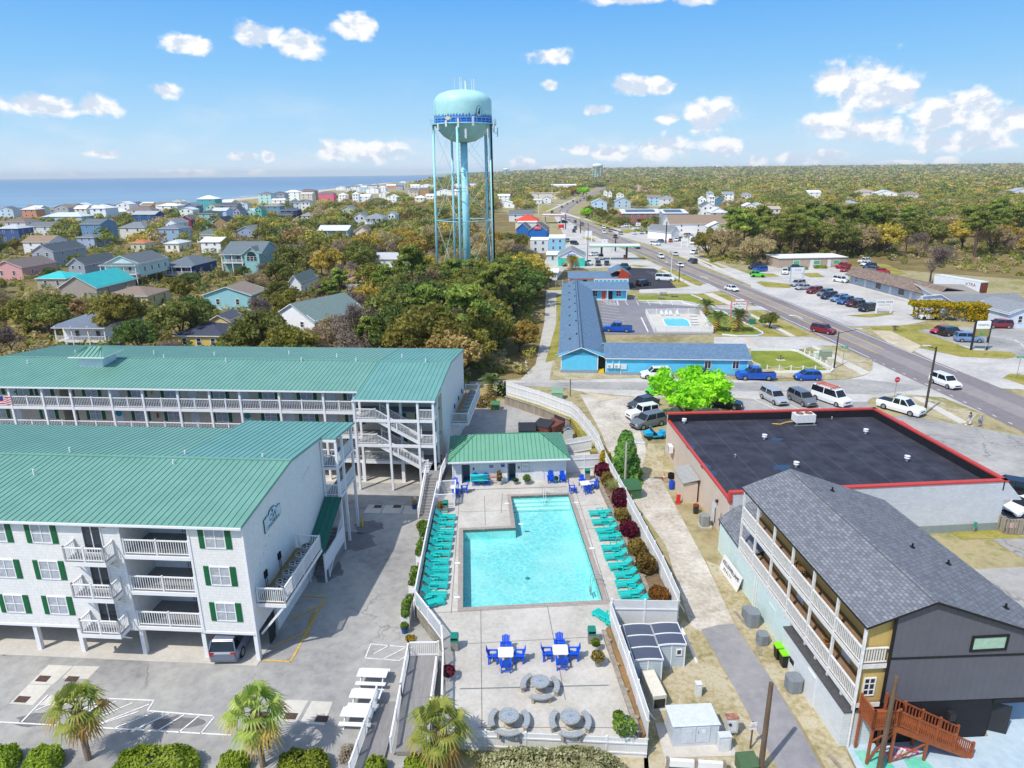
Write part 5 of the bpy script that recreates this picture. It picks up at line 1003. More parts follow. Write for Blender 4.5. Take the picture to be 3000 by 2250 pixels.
bk=MB().box(1.4,.05,0,8.2,.2,2.9);bk.box(8.05,.2,0,8.2,5.0,2.6);bk.bd('brick_wall',[BLKB],th);MB().box(8.2,.0,2.3,11.0,.25,2.62).bd('lintel',[BLKB],th)
bx=MB().box(5.6,-.25,1.5,5.95,.05,2.0);bx.bd('meter_box',[DARK],th);MB().box(2.3,.0,0,4.0,.06,2.2).bd('door',[mat('black_door',(.02,.02,.022),.7)],th)
dr=MB().box(-.02,0,0,.02,1.25,1.95);o=dr.bd('open_door',[DARK],th,loc=(8.35,.6,.02),rz=R(-115))
MB().box(8.2,5.0,.0,11,5.2,2.5).bd('carport_wall',[mat('dark_grey_wall','#3b3b40',.8)],th)  # carport wall in one dark grey
def sR(name,par,quads,m,edge,th_=.14):
 mb=MB()
 for q4 in quads:mb.hx([(p[0],p[1],p[2]-th_)for p in q4]+[tuple(p)for p in q4],1,0)
 return mb.bd(name,[m,edge],par)
rz0=9.4
sR('roof',th,[[(-.12,-.25,EV+.02),(3.52,-.25,rz0),(3.52,DL+.1,rz0),(-.12,DL+.1,EV+.02)],[(3.52,-.25,rz0),(11.4,-.25,6.42),(11.4,DL+.1,6.42),(3.52,DL+.1,rz0)]],SHG,TRB)
rc=MB()
for i in range(56):y=-.2+i*.295;rc.hx([(3.36,y,rz0-.045),(3.68,y,rz0-.045),(3.68,y+.3,rz0-.045),(3.36,y+.3,rz0-.045),(3.4,y,rz0+.035),(3.64,y,rz0+.035),(3.64,y+.3,rz0+.015),(3.4,y+.3,rz0+.015)])
rc.bd('ridge_cap',[SHG],th)
vp=MB().hx([(-.14,-.14,0),(.14,-.14,0),(.14,.14,0),(-.14,.14,0),(-.1,-.1,.1),(.1,-.1,.1),(.1,.1,.1),(-.1,.1,.1)]);vp.tz((0,0,.1),(0,0,.3),.06,n=8);v0=None
for x,y in((5.6,14.2),(7.2,7.2),(9.0,6.2),(9.3,1.8)):
 l=(x,y,rz0-(x-3.52)*.378);v0=vp.bd('roof_vent',[TRB],th,loc=l)if v0 is None else dup(v0,th,l)
dk=MB()
for d_ in(D1,D2):dk.box(-.02,-.05,d_-.22,1.45,DL-.2,d_,0);dk.box(-.06,-.08,d_-.3,.02,DL-.15,d_-.02,1);dk.box(-.06,-.08,d_-.3,1.45,-.03,d_-.02,1)
dk.bd('balcony_deck',[pm('#8a6f55',.8,.15),WW],th)
p0=None
PY=[-.02,2.75,5.5,8.25,11,13.75,DL-.25]
for y in PY:p0=MB().cx_b(0,0,D1-.5,.14,.14,EV-D1+.45).bd('post',[WW],th,loc=(.02,y,0))if p0 is None else dup(p0,th,(.02,y,0))
br=MB()
for y in(1.2,2.75,4.2,5.5):br.box(.0,y,2.3,.1,y+.14,D1-.2)
br.bd('bracket',[WW],th)
for d_ in(D1,D2):
 rr=MB()
 for a,c in zip(PY[:-1],PY[1:]):rail(rr,(0,a+.08,d_),(0,c-.08,d_),1.0,.17,.055,ends=False,cap=.13)
 rail(rr,(.08,-.02,d_),(1.42,-.02,d_),1.0,.14,.055,ends=False)if d_==D2 else None
 rr.bd('railing',[WW],th)
for d_,ops in((D2,(1.2,4.6,7.4,11.2,14.2)),(D1,(2.6,6.6,11.6,14.6))):
 for y in ops:wN(th,1.45,y,d_+(.75 if d_==D2 else.35),1.6,1.25 if d_==D2 else 1.6,R(-90),mull=(1,0))
for y in(3.4,9.2):MB().box(-.05,-.46,0,0,.46,2.05).bd('door',[DW],th,loc=(1.45,y,D1))
wN(th,.8,.14,3.3,.7,1.2,0,mull=(1,2));yl=MB();uP(yl,[(.1,2.9),(1.45,2.9),(1.45,8.38),(.1,7.85)],.15,.25);yl.bd('end_panel',[YEL],th)
wN(th,7.1,0,5.95,2.1,1.0,0,mull=(0,0),frame=TRB,gl=mat('green_curtain_glass','#a9c9b4',.2,.1),fw=.13)
l_=MB();l_.box(.0,0,0,.12,.16,.2);l0=None
for y,z in((10.3,4.6),(5.2,4.6),(2.0,7.2),(.9,4.4)):l0=l_.bd('porch_light',[WH],th,loc=(1.36,y,z))if l0 is None else dup(l0,th,(1.36,y,z))
cd=MB().box(-.52,3.0,0,-.45,4.0,2.05);cd.bd('service_door',[pm('#d3d6d6')],th);cd=MB().box(-.03,9.6,0,.0,10.6,2.05);cd.bd('service_door',[pm('#cfe0dc')],th)
ds=MB().tz((.0,-.12,0.1),(.0,-.12,7.9),.05,n=6);ds.tz((-.02,7.6,.1),(-.02,7.6,2.6),.04,n=6);ds.tz((-.05,12.6,.1),(-.05,12.6,2.6),.04,n=6);ds.tz((-.05,12.95,.1),(-.05,12.95,2.6),.05,n=6);ds.bd('downpipe',[WW],th)
lr=tg('low_annex','low mint walled annex with grey shingle roof between the apartment house and flat roof store','building',(*TC,0),TRZ)
lw=MB().box(.25,DL+.05,0,.45,21.0,2.95);lw.hx([(.45,20.85,0),(4.0,22.6,0),(4.0,22.8,0),(.45,21.05,0),(.45,20.85,2.95),(4.0,22.6,3.9),(4.0,22.8,3.9),(.45,21.05,2.95)]);lw.bd('wall',[MINT],lr)
sR('roof',lr,[[(.0,DL-1.5,2.95),(4.2,DL-1.5,4.3),(4.2,23.0,4.3),(.1,21.1,2.95)]],SHG,pm('#3f4a50'))
wsr=tg('wooden_stair','red stained wooden staircase with landing at the corner of the apartment house','stairs',(*TC,0),TRZ)
LZ=2.55;lx0,lx1,ly0,ly1=.35,1.75,-1.35,-.1
mb=MB().box(lx0,ly0,LZ-.2,lx1,ly1,LZ);mb.bd('landing',[WOODR],wsr);n=14;mb=MB()
for i in range(n):x=lx1+i*.325;z=LZ-(i+1)*(LZ/(n+.6));mb.box(x,ly0+.05,z-.045,x+.34,ly1-.1,z)
for y in(ly0+.02,ly1-.08):mb.bm((lx1-.1,y,LZ-.18),(lx1+n*.325+.1,y,.05),.06,.34)
mb.bd('flight',[WOODR],wsr);mb=MB();ex=lx1+n*.325
rail(mb,(lx0,ly1,LZ),(lx0,ly0,LZ),1.05,.12,.05,.11);rail(mb,(lx0,ly0,LZ),(lx1,ly0,LZ),1.05,.12,.05,.11);rail(mb,(lx1,ly0,LZ),(ex,ly0,.05),1.0,.12,.05,.11,mid=4);rail(mb,(lx1,ly1-.05,LZ),(ex,ly1-.05,.05),1.0,.2,.05,.11,mid=4);mb.bd('railing',[WOODR],wsr);p0=None
for x,y,h in((lx0+.06,ly0+.06,LZ),(lx0+.06,ly1-.06,LZ),(lx1-.06,ly0+.06,LZ),(lx1-.06,ly1-.06,LZ),(lx1+1.9,ly0+.06,1.5),(lx1+1.9,ly1-.16,1.5)):MB().cx_b(0,0,.04,.12,.12,h-.1).bd('post',[WOODR],wsr,loc=(x,y,0))
mb=MB();mb.bm((lx0+.1,ly0,.5),(lx1-.1,ly0,LZ-.3),.05,.11);mb.bm((lx0+.1,ly0+.02,1.6),(lx1-.1,ly0+.02,LZ-.2),.05,.1);mb.bm((lx1,ly0+.06,.1),(lx1+1.9,ly0+.06,1.2),.05,.11);mb.bd('brace',[WOODR],wsr)
hs=tg('pink_hose','tangled pink hose lying on the painted slab under the wooden stair','hose',tw_(2.6,-.75,.05),TRZ);mb=MB();r_=random.Random(2)
for k in range(5):
 P=[Vector((-.9+i*.22,.25*mM.sin(i*.9+k)*r_.uniform(.6,1.2)+(k-2)*.08,.03+.02*k))for i in range(10)]
 for a,c in zip(P[:-1],P[1:]):mb.tz(a,c,.022,n=6)
mb.bd('coil',[pm('#d0607f',.5)],hs)
pp=tg('plastic_pipe','white bent plastic pipe on the painted slab under the stair','pipe',tw_(2.1,-.25,.09),TRZ);mb=MB().tz((0,0,0),(.7,-.15,0),.06,n=8);mb.tz((.7,-.15,0),(.95,-.4,0),.06,n=8);mb.bd('length',[WH],pp)
for x,y,r,h,l in((-.9,11.8,.37,.75,'small grey air conditioner farthest along the mint wall'),(-.95,10.9,.46,1.15,'tall grey air conditioner between the two small ones on the mint wall'),(-1.05,8.9,.37,.8,'small grey air conditioner standing alone nearer the service door'),(-.95,4.5,.47,.95,'bluish grey air conditioner by the white block wall and bins')):
 p=tw_(x,y);aU('air_conditioner',l,p,'air conditioners along the alley',r,h,'#7d8489',True,TRZ)
wb=tg('wheelie_bin','','bin');LIME=pm('#7fd61a',.45);m=MB();m.hx([(-.24,-.27,.05),(.24,-.27,.05),(.24,.27,.05),(-.24,.27,.05),(-.29,-.36,1.0),(.29,-.36,1.0),(.29,.36,1.0),(-.29,.36,1.0)]);m.bd('body',[BX],wb);m=MB();m.hx([(-.31,-.4,1.0),(.31,-.4,1.0),(.31,.38,1.0),(-.31,.38,1.0),(-.29,-.38,1.07),(.29,-.38,1.07),(.27,.34,1.1),(-.27,.34,1.1)]);m.bd('lid',[LIME],wb)
for s in(-.27,.27):MB().tz((s-.03,.34,.12),(s+.03,.34,.12),.12,n=12).bd('wheel',[BX],wb)
for i,(x,y,l)in enumerate(((-.55,7.35,'lime lidded black wheelie bin farther from the camera'),(-.5,6.6,'lime lidded black wheelie bin nearer the camera'))):o=wb if i==0 else dup(wb);o.location=tw_(x,y);o.rotation_euler.z=TRZ-mM.pi/2;o['label']=l;o['group']='wheelie bins'
o=dup(wb);o.location=tw_(-.12,5.95);o.rotation_euler.z=TRZ-mM.pi/2;o['label']='all black wheelie bin against the block wall';o['group']='wheelie bins';[c for c in o.children if c.name.startswith('lid')][0].data=[c for c in o.children if c.name.startswith('lid')][0].data.copy();[c for c in o.children if c.name.startswith('lid')][0].data.materials[0]=DARK
kw=tg('realty_sign','large white realty sign board leaning against the mint annex wall','sign',tw_(-.05,16.3,0),TRZ-mM.pi/2+R(2));mb=MB().hx([(-1.9,-.55,.05),(1.5,-.55,.05),(1.5,-.5,.05),(-1.9,-.5,.05),(-1.9,-.2,1.25),(1.5,-.2,1.25),(1.5,-.15,1.25),(-1.9,-.15,1.25)]);mb.bd('board',[WW],kw)
kr=(mM.atan2(1.2,.35),0,0);text(kw,'KELLERWILLIAMS',.42,(-.2,-.36,.85),kr,pm('#3a2024',.5),sx=.92);text(kw,'R E A L T Y',.3,(-.5,-.485,.42),kr,pm('#3a2024',.5))
tmb=MB();tmb.bm((-1.35,9.2,.08),(-1.7,7.6,.08),.16,.12);o=tag(tmb.bd('landscape_timber',[WOODG],loc=(*TC,0),rz=TRZ),'weathered timber lying beside the lone small air conditioner','timber','timbers in the grass');tmb=MB().bm((-1.6,12.4,.08),(-1.35,10.7,.08),.16,.12);o=tag(tmb.bd('landscape_timber',[WOODG],loc=(*TC,0),rz=TRZ),'weathered timber lying beside the tall air conditioner','timber','timbers in the grass');tmb=MB().bm((-1.3,-.6,.08),(-1.05,-2.2,.08),.16,.12);tag(tmb.bd('landscape_timber',[WOODG],loc=(*TC,0),rz=TRZ),'weathered timber lying in the grass near the wooden stair','timber','timbers in the grass')
for y,l in((6.5,'clay flower pot on the lower yellow balcony'),):pN('potted_plant',l,'potted plant',tw_(.85,4.6,D1),.15,.3,60,.06,LEAFB,'potted plants',(.25,.35,POTT),True,12)
st_=tg('bar_stool','','stool',(0,0,0));MB().box(-.24,-.24,.68,.24,.24,.73).bd('seat',[pm('#7a5a3c')],st_)
for x,y in((-.2,-.2),(.2,-.2),(.2,.2),(-.2,.2)):MB().cx_b(x,y,0,.05,.05,.68).bd('leg',[pm('#5a3f2a')],st_)
for i,(y,l)in enumerate(((8.9,'brown wooden stool on the upper balcony, farther one'),(8.1,'brown wooden stool on the upper balcony, nearer one'))):o=st_ if i==0 else dup(st_);o.location=tw_(.6,y,D2);o.rotation_euler.z=TRZ;o['label']=l;o['group']='balcony stools'
fs=tg('flat_roof_store','long store with black flat roof edged in red behind the apartment house','building')
a,b,c,d=Vector((18.5,52.6)),Vector((43.4,54.5)),Vector((41.6,73.9)),Vector((17.6,72.9))
TAN=mat('tan_render','#cfbfae',.75,.05,.8);GWB=bK('grey_white_block','#c9cdd2','#d3d7db','#b9bec3',.4,.2,.7,.008,.2,'xz',.25)
def wallq(mb,p,r,z0,z1,t,mi=0):
 dd=(r-p).normalized();n_=Vector((-dd.y,dd.x))*t;mb.pz([p,r,r+n_,p+n_],z0,z1,mi)
mb=MB();wallq(mb,d,a,0,3.95,.25);mb.bd('side_wall',[TAN],fs);mb=MB();wallq(mb,a,b,.75,4.85,.25);wallq(mb,b,c,0,4.85,.25);wallq(mb,c,d,0,4.85,.25);mb.bd('wall',[GWB],fs);mb=MB();wallq(mb,a-Vector((0,.02)),b-Vector((0,.02)),0,.75,.27);mb.bd('wall_base',[pm('#8d9896')],fs)
rfm=bpy.data.materials.new('black_membrane_roof');rfm.use_nodes=True;t=NG(rfm.node_tree);bs=rfm.node_tree.nodes['Principled BSDF'];co=t.n('ShaderNodeTexCoord').outputs['Object'];sp=t.n('ShaderNodeSeparateXYZ');t.put(sp.inputs[0],co)
seam=t.mapr(t.mM('ABSOLUTE',t.mM('SUBTRACT',t.mM('FRACT',t.mM('DIVIDE',t.mM('ADD',sp.outputs[0],t.mM('MULTIPLY',sp.outputs[1],.06)),2.9)),.5)),.475,.5);seam2=t.mapr(t.mM('ABSOLUTE',t.mM('SUBTRACT',t.mM('FRACT',t.mM('DIVIDE',sp.outputs[1],11.)),.5)),.493,.5)
nz=t.noise(co,.5,6,.65);pud=t.mapr(t.noise(co,.42,3,.5,.3),.60,.64);base=t.mix(t.mapr(nz,.3,.7),lin('#2b2c36'),lin('#41424e'));base=t.mix(t.mM('MULTIPLY',t.mM('MAXIMUM',seam,seam2),.3),base,lin('#74757c'));base=t.mix(t.mapr(t.noise(co,3.5,4,.7),.66,.74,0,.5),base,lin('#8a8b90'));t.put(bs.inputs['Base Color'],base);bs.inputs['Roughness'].default_value=.75;bs.inputs['Specular IOR Level'].default_value=.3
MB().face([(*a,3.9),(*b,3.9),(*c,3.9),(*d,3.9)]).bd('roof',[rfm],fs)
pmb=MB();
for p,r in((b,c),(c,d)):dd=(r-p).normalized();n_=Vector((-dd.y,dd.x));pmb.pz([p+n_*.25,r+n_*.25,r+n_*.38,p+n_*.38],3.9,4.8)
dd=(b-a).normalized();n_=Vector((-dd.y,dd.x));pmb.pz([a+n_*.25,b+n_*.25,b+n_*.38,a+n_*.38],3.9,4.78);pmb.bd('parapet_lining',[mat('parapet_black',(.016,.016,.02),.6,.2,2)],fs)
RDT=mat('red_trim','#c2463e',.45,.06,2);tmb=MB()
for p,r,z in((a,b,4.85),(b,c,4.85),(c,d,4.85)):dd=(r-p).normalized();n_=Vector((-dd.y,dd.x));tmb.pz([p-n_*.06-dd*.06,r-n_*.06+dd*.06,r+n_*.4+dd*.06,p+n_*.4-dd*.06],z-.1,z+.06)
dd=(a-d).normalized();n_=Vector((-dd.y,dd.x));tmb.pz([d-n_*.06,a-n_*.06,a+n_*.22,d+n_*.22],3.95,4.12);tmb.box(a.x-.12,a.y-.1,3.9,a.x+.12,a.y+.4,4.72);tmb.bd('red_trim',[RDT],fs)
aw=MB();
def lerp2(p,r,t_):return p+(r-p)*t_
m0=lerp2(b,c,.0);m1=lerp2(b,c,.98);nn_=Vector((1,.08)).normalized()
aw.hx([(m0.x,m0.y,4.72),(m1.x,m1.y,4.72),(m1.x,m1.y,4.6),(m0.x,m0.y,4.6)]and[(m0.x,m0.y,3.0),(m0.x+1.6,m0.y+.1,2.9),(m1.x+1.6,m1.y+.1,2.9),(m1.x,m1.y,3.0),(m0.x,m0.y,4.7),(m0.x+1.6,m0.y+.1,3.0),(m1.x+1.6,m1.y+.1,3.0),(m1.x,m1.y,4.7)],0,1);aw.bd('awning',[GWB,RDT],fs)
aw=MB();aw.box(41.6,66.2,3.2,43.2,68.6,3.3);aw.hx([(42.0,66.2,3.3),(43.9,66.2,3.3),(43.9,69.4,3.3),(42.0,69.4,3.3),(42.0,66.2,4.9),(42.2,66.2,4.95),(42.2,69.4,4.95),(42.0,69.4,4.9)],0);aw.bd('entrance_canopy',[RED],fs)
vt=MB().lz([(.1,0),(.1,.25),(.25,.25),(.26,.33),(.16,.43),(.26,.46),(.27,.52),(0,.58)],14);v0=None
for k,x,y in(('J',108,1345),('J',928,1300),('J',365,1570),('J',1262,1520),('I',1532,1215)):p=g(k,x,y,3.95);v0=vt.bd('roof_vent',[WW],fs,loc=p)if v0 is None else dup(v0,fs,p)
v0=None;vt=MB().lz([(.1,0),(.1,.3),(.05,.34),(0,.34)],10)
for k,x,y in(('R',340,88),('J',655,1185)):p=g(k,x,y,3.95);v0=vt.bd('roof_drain',[SX],fs,loc=p)if v0 is None else dup(v0,fs,p)
p=g('J',420,1222,3.92);hv=tg('rooftop_unit','boxy white twin fan condenser on the black flat roof','air conditioner',p,R(4));mb=MB().box(-1.1,-.6,.35,1.1,.6,1.25)
mb.bd('casing',[WW],hv);MB().box(-1.3,-.75,.02,1.2,-.6,.14).box(-1.3,.6,.02,1.2,.75,.14).bd('skid',[SX],hv)
for x in(-1.0,1.0):
 for y in(-.55,.55):MB().box(x-.05,y-.05,.1,x+.05,y+.05,.36).bd('leg',[SX],hv)
for x in(-.5,.5):MB().lz([(0,1.26),(.42,1.26),(.42,1.32),(.36,1.32),(.34,1.27)],18).bd('fan',[mat('rusty_fan','#8a6a58',.7,.3,6)],hv,loc=(x,0,0))
mb=MB();P=[(-1.2,0,.3),(-1.9,.1,.25),(-2.6,-.1,.1),(-3.4,.25,.06)]
for u,v in zip(P[:-1],P[1:]):mb.tz(u,v,.05,n=6)
mb.bd('duct',[YX],hv)
mb=MB()
for k,x,y,rx,ry in(('J',255,1575,1.1,.7),('J',210,1345,.8,.5),('R',150,145,.5,.9),('R',195,188,.5,.5),('I',1580,1410,.5,.9),('I',1510,1320,.4,.7)):p=g(k,x,y,3.91);r_=random.Random(int(x));mb.face([(p[0]+rx*r_.uniform(.6,1.1)*mM.cos(i*.42),p[1]+ry*r_.uniform(.6,1.1)*mM.sin(i*.42),3.906)for i in range(15)])
mb.bd('puddle',[mat('roof_puddle',(.03,.045,.07),.04,spec=.9)],fs)
dm2=MB().box(-.04,-.5,0,.03,.5,2.1);p=Vector((18.55,54.4));o=dm2.bd('side_door',[pm('#cfd2d4')],fs,loc=(18.38,56.2,0));o.rotation_euler.z=.045
ml=MB();
for y in(55.2,61,66.5):ml.box(18.15,y,2.6,18.35,y+.2,2.85)
ml.bd('wall_lamp',[DARK],fs);
for y0 in(57.6,62.4):
 pass
cd_=MB();cd_.tz((18.3,55.6,.4),(18.28,55.6,1.9),.03,n=6);cd_.tz((18.3,54.0,.4),(18.3,54.0,2.2),.03,n=6);cd_.box(18.2,53.7,1.0,18.38,54.0,1.4);cd_.bd('conduit',[DARK],fs)
lt=tg('lean_to_shed','small tan lean-to with corrugated roof against the store side wall','shed',(17.9,61.4,0),R(2));MB().box(-1.35,-1.1,0,.0,2.3,2.15).bd('wall',[TAN],lt);mb=MB().hx([(-1.55,-1.3,2.15),(.1,-1.3,2.5),(.1,2.5,2.5),(-1.55,2.5,2.15),(-1.55,-1.3,2.2),(.1,-1.3,2.55),(.1,2.5,2.55),(-1.55,2.5,2.2)])
for i in range(18):y=-1.25+i*.215;mb.bm((-1.55,y,2.215),(.1,y,2.565),.07,.04)
mb.bd('roof',[mat('corrugated_steel','#a9aaa8',.5,.12,5)],lt)
aU('air_conditioner','grey air conditioner on a concrete pad beside the store side wall',(17.4,55.6,.2),'air conditioners along the alley',.42,1.0,'#8a8f8f',True,0);MB().box(16.9,55.1,0,18.0,56.1,.2).bd('concrete_pad',[CONC])['kind']='structure'
wu=tg('wall_air_conditioner','white wall hung air conditioner at the far corner of the store side wall','air conditioner',(17.55,69.6,1.5),R(90));MB().box(-.5,.0,0,.5,.4,.75).bd('casing',[WH],wu);MB().lz([(0,0),(.28,0),(.28,.02)],14).bd('fan',[GREY],wu,loc=(0,.42,.38)).rotation_euler.x=-mM.pi/2
o=tg('barrel','blue plastic drum by the lean-to shed','barrel',(16.2,63.4,0));MB().lz([(0,0),(.28,.02),(.3,.3),(.3,.6),(.28,.88),(0,.9)],16).bd('drum',[pm('#1f49b8',.5)],o);MB().lz([(0,.9),(.1,.9),(.1,.94),(0,.94)],8).bd('cap',[BX],o)
for x,y,l in((15.9,65.6,'orange traffic cone on the dirt left of the lean-to'),):
 t_=tg('traffic_cone',l,'cone',(x,y,0));MB().box(-.18,-.18,0,.18,.18,.04).bd('base',[BX],t_);MB().lz([(.14,.04),(.03,.7),(0,.7)],12).bd('cone',[pm('#e05a1a')],t_);MB().lz([(.1,.3),(.075,.45)],12).bd('band',[WH],t_)
tr_=tg('tyre_stack','dark stacked tyres and pallet beside the lean-to','tyres',(16.7,65.9,0));m=MB()
for k in range(3):m.lz([(.2,k*.2),(.34,k*.2+.02),(.36,k*.2+.1),(.34,k*.2+.18),(.2,k*.2+.2)],16)
m.bd('tyre',[BX],tr_);MB().box(-.9,-1.0,0,-.3,-.2,.14).bd('pallet',[WOODG],tr_)
eq=tg('extinguisher_cart','red hand cart leaning beside the lean-to shed','cart',(16.1,60.2,0));MB().box(-.2,-.05,.1,.2,.05,.95).bd('frame',[RED],eq);MB().box(-.22,-.25,.05,.22,.05,.1).bd('plate',[RED],eq);MB().tz((-.22,.05,.12),(-.18,.05,.12),.12,n=10).tz((.18,.05,.12),(.22,.05,.12),.12,n=10).bd('wheel',[BX],eq)
tc_=tg('trash_can','small black trash can near the store side door','bin',(17.3,58.2,0));MB().lz([(0,0),(.24,0),(.28,.8),(0,.8)],12).bd('body',[DARK],tc_);MB().lz([(0,.8),(.3,.8),(.27,.88),(0,.9)],12).bd('lid',[pm('#7a3030')],tc_)
MR=R(-4.6);mo=tg('motel','turquoise single storey motel with slate blue roofs round a parking court','motel',(7.96,106.2,0),MR)
TQ=sI('turquoise_boards','#63c6ea',.3,.5,True);SLATE=bK('slate_blue_shingle','#5f7b96','#738fa9','#50697f',.3,.2,.9,.012,.3,'xy',.4);BASEB=pm('#8a9cb0',.8)
Wm,Lm=6.4,72.;ev,rg=2.95,4.35
mb=MB();mb.box(0,0,.5,Wm-.5,.2,ev);uP(mb,[(0,ev),(Wm-.5,ev),(Wm/2-.1,rg-.25)],0,.2);mb.box(0,.2,.5,.2,Lm,ev);mb.box(Wm-.7,.2,.5,Wm-.5,Lm-6.5,ev);mb.box(.2,Lm-.2,.5,Wm,Lm,ev);mb.bd('wall',[TQ],mo)
MB().box(-.03,-.03,0,Wm-.47,.25,.5).box(-.03,.25,0,.22,Lm,.5).box(7.1,-1.05,0,29.2,-.8,.5).bd('wall_base',[BASEB],mo)
ex0,ex1,ed=7.1,29.2,8.6
sx0=7.1
mb=MB();sl2=2.1/22
mb.box(ex0,-1.0,.5,ex1,-.8,2.9);mb.box(ex0,ed-1.0,.1,ex1,ed-.8,2.9);mb.box(ex0,-.8,.1,ex0+.2,ed-1,2.9);mb.box(ex1-.2,-.8,.5,ex1,ed-1,2.9);uP(mb,[(-1.0,2.9),(ed-.8,2.9),(ed/2-.9,4.2)],0,.2)
mb.v[-0:]=mb.v[-0:]
mb.bd('wing_wall',[TQ],mo)
fx0,fx1,fy0=Wm-.5,16.0,Lm-5.6
mb=MB();mb.box(fx0,fy0,.12,fx1,fy0+.2,2.7);mb.box(fx1-.2,fy0+.2,.1,fx1,Lm,2.7);mb.bd('far_wing_wall',[TQ],mo)
sR('roof',mo,[[(-.45,-.45,ev-.1),(Wm/2,-.45,rg),(Wm/2,Lm+.3,rg),(-.45,Lm+.3,ev-.1)],[(Wm/2,-.45,rg),(Wm+.75,-.45,ev-.25),(Wm+.75,Lm+.3,ev-.25),(Wm/2,Lm+.3,rg)]],SLATE,WH)
sR('wing_roof',mo,[[(Wm+.5,-1.4,2.85),(ex1+.5,-1.4,2.85),(ex1+.5,ed/2-.9,4.25),(Wm+.5,ed/2-.9,4.25)],[(Wm+.5,ed/2-.9,4.25),(ex1+.5,ed/2-.9,4.25),(ex1+.5,ed-.3,2.85),(Wm+.5,ed-.3,2.85)]],SLATE,WH)
sR('far_wing_roof',mo,[[(Wm/2+1,fy0-1.2,2.75),(fx1+.5,fy0-1.2,2.75),(fx1+.5,fy0+2.9,4.2),(Wm/2+1,fy0+2.9,4.2)],[(Wm/2+1,fy0+2.9,4.2),(fx1+.5,fy0+2.9,4.2),(fx1+.5,Lm+.6,2.8),(Wm/2+1,Lm+.6,2.8)]],SLATE,WH)
MB().box(Wm/2-.3,-.4,rg-.04,Wm/2-.22,Lm,rg+.03).box(Wm/2+.22,-.4,rg-.05,Wm/2+.3,Lm,rg+.02).bd('ridge_cap',[pm('#33485c')],mo)
v0=None;vb=MB().box(-.15,-.3,0,.15,.3,.16)
for i,y in enumerate((9,20,29,38,47,56,66)):
 for x in(1.4,2.6):l=(x,y+(x-2)*1.5,ev-.05+(x+.45)*.39);v0=vb.bd('roof_vent',[pm('#27384a')],mo,loc=l)if v0 is None else dup(v0,mo,l)
mb=MB();mb.box(-.05,-.04,.5,.1,.0,ev);mb.box(Wm-.6,-.04,.5,Wm-.47,0,ev);mb.box(ex0-.03,-1.05,.5,ex0+.1,-1.0,2.8);mb.box(ex1-.1,-1.05,.5,ex1+.03,-1.0,2.8);mb.bd('trim',[WH],mo)
for x in(23.0,27.3):wN(mo,x,-1.0,1.25,1.05,1.3,mull=(1,0))
sp2=MB().box(6.0,-.3,.0,6.9,1.0,.2).box(6.0,.0,.2,6.9,1.0,.35).box(6.0,.3,.35,6.9,1.0,.5);sp2.bd('yellow_steps',[YX],mo);MB().box(5.95,1.0,.1,7.1,1.1,2.6).bd('passage_shade',[BX],mo)  # black slab between the wings paints the shade inside the gap
ms=MB().box(-.45,-.35,0,.45,0,.62);f=MB().lz([(0,0),(.22,0),(.22,.02)],14);v0=None
for x in(7.75,8.85):
 if v0 is None:v0=ms.bd('split_unit',[WH],mo,loc=(x,-1.0,1.2));fo=f.bd('fan',[GREY],v0,loc=(-.1,-.37,.31));fo.rotation_euler.x=mM.pi/2
 else:dup(v0,mo,(x,-1.0,1.2))
mb=MB().box(9.4,-1.16,1.0,10.4,-1.0,1.8);mb.bd('panel_box',[pm('#cfd8dc')],mo);mb=MB().tz((8.2,-1.08,1.9),(8.2,-1.08,2.75),.07,n=8);mb.tz((9.2,-1.08,1.8),(9.2,-1.08,2.5),.07,n=8);mb.tz((9.5,-1.08,.1),(9.5,-1.08,1),.05,n=8);mb.bd('pipe',[WH],mo)
for i,(x,w_2,c_)in enumerate(((8.0,1.3,None),(10.15,.95,'#d8523c'),(11.9,.95,'#3a1f24'),(13.9,1.3,None))):
 if c_ is None:wN(mo,x,fy0,.9,w_2,1.5,mull=(1,1))
 else:MB().box(-w_2/2,-.06,0,w_2/2,0,2.1).bd('door',[pm(c_)],mo,loc=(x,fy0,.12))
MB().box(fx0,fy0-1.1,0,fx1,fy0,.12).bd('walkway',[CONC2],mo);p0=None
for x in(7,11.0,15.8):p0=MB().cx_b(0,0,.1,.14,.14,2.6).bd('post',[WH],mo,loc=(x,fy0-1.0,0))if p0 is None else dup(p0,mo,(x,fy0-1.0,0))
p0=None
for i in range(14):
 l=(Wm+.55,10+i*4.05,.1);p0=MB().cx_b(0,0,0,.13,.13,2.65).bd('post',[WH],mo,loc=l)if p0 is None else dup(p0,mo,l)
for i in range(12):o=MB().box(-.12,-.35,0,.12,.35,.5).bd('wall_air_conditioner',[WW],mo,loc=(-.1,6+i*5.4,1.2))if i==0 else dup(o,mo,(-.1,6+i*5.4,1.2))
cw_=tg('motel_ramp','white railed ramp at the street end of the motel wing','ramp',(0,0,0));P=[g('I',2015,690,.6),g('I',2095,770,.4)];mb=MB();rail(mb,(37.6,109.5,.5),(39.8,105.4,.2),1.1,.14,.045,mid=3);rail(mb,(37.2,105.0,.4),(39.8,105.4,.2),1.1,.14,.045);mb.bd('railing',[WH],cw_);MB().hx([(37.2,105,.2),(39.7,105.4,.1),(37.6,109.4,.3),(36.8,109.4,.3),(37.2,105,.4),(39.7,105.4,.2),(37.6,109.4,.5),(36.8,109.4,.5)]).bd('ramp_deck',[DG],cw_)
mp=tg('motel_pool','small turquoise kidney pool inside a white fence beside the motel court','pool',(0,0,.25))
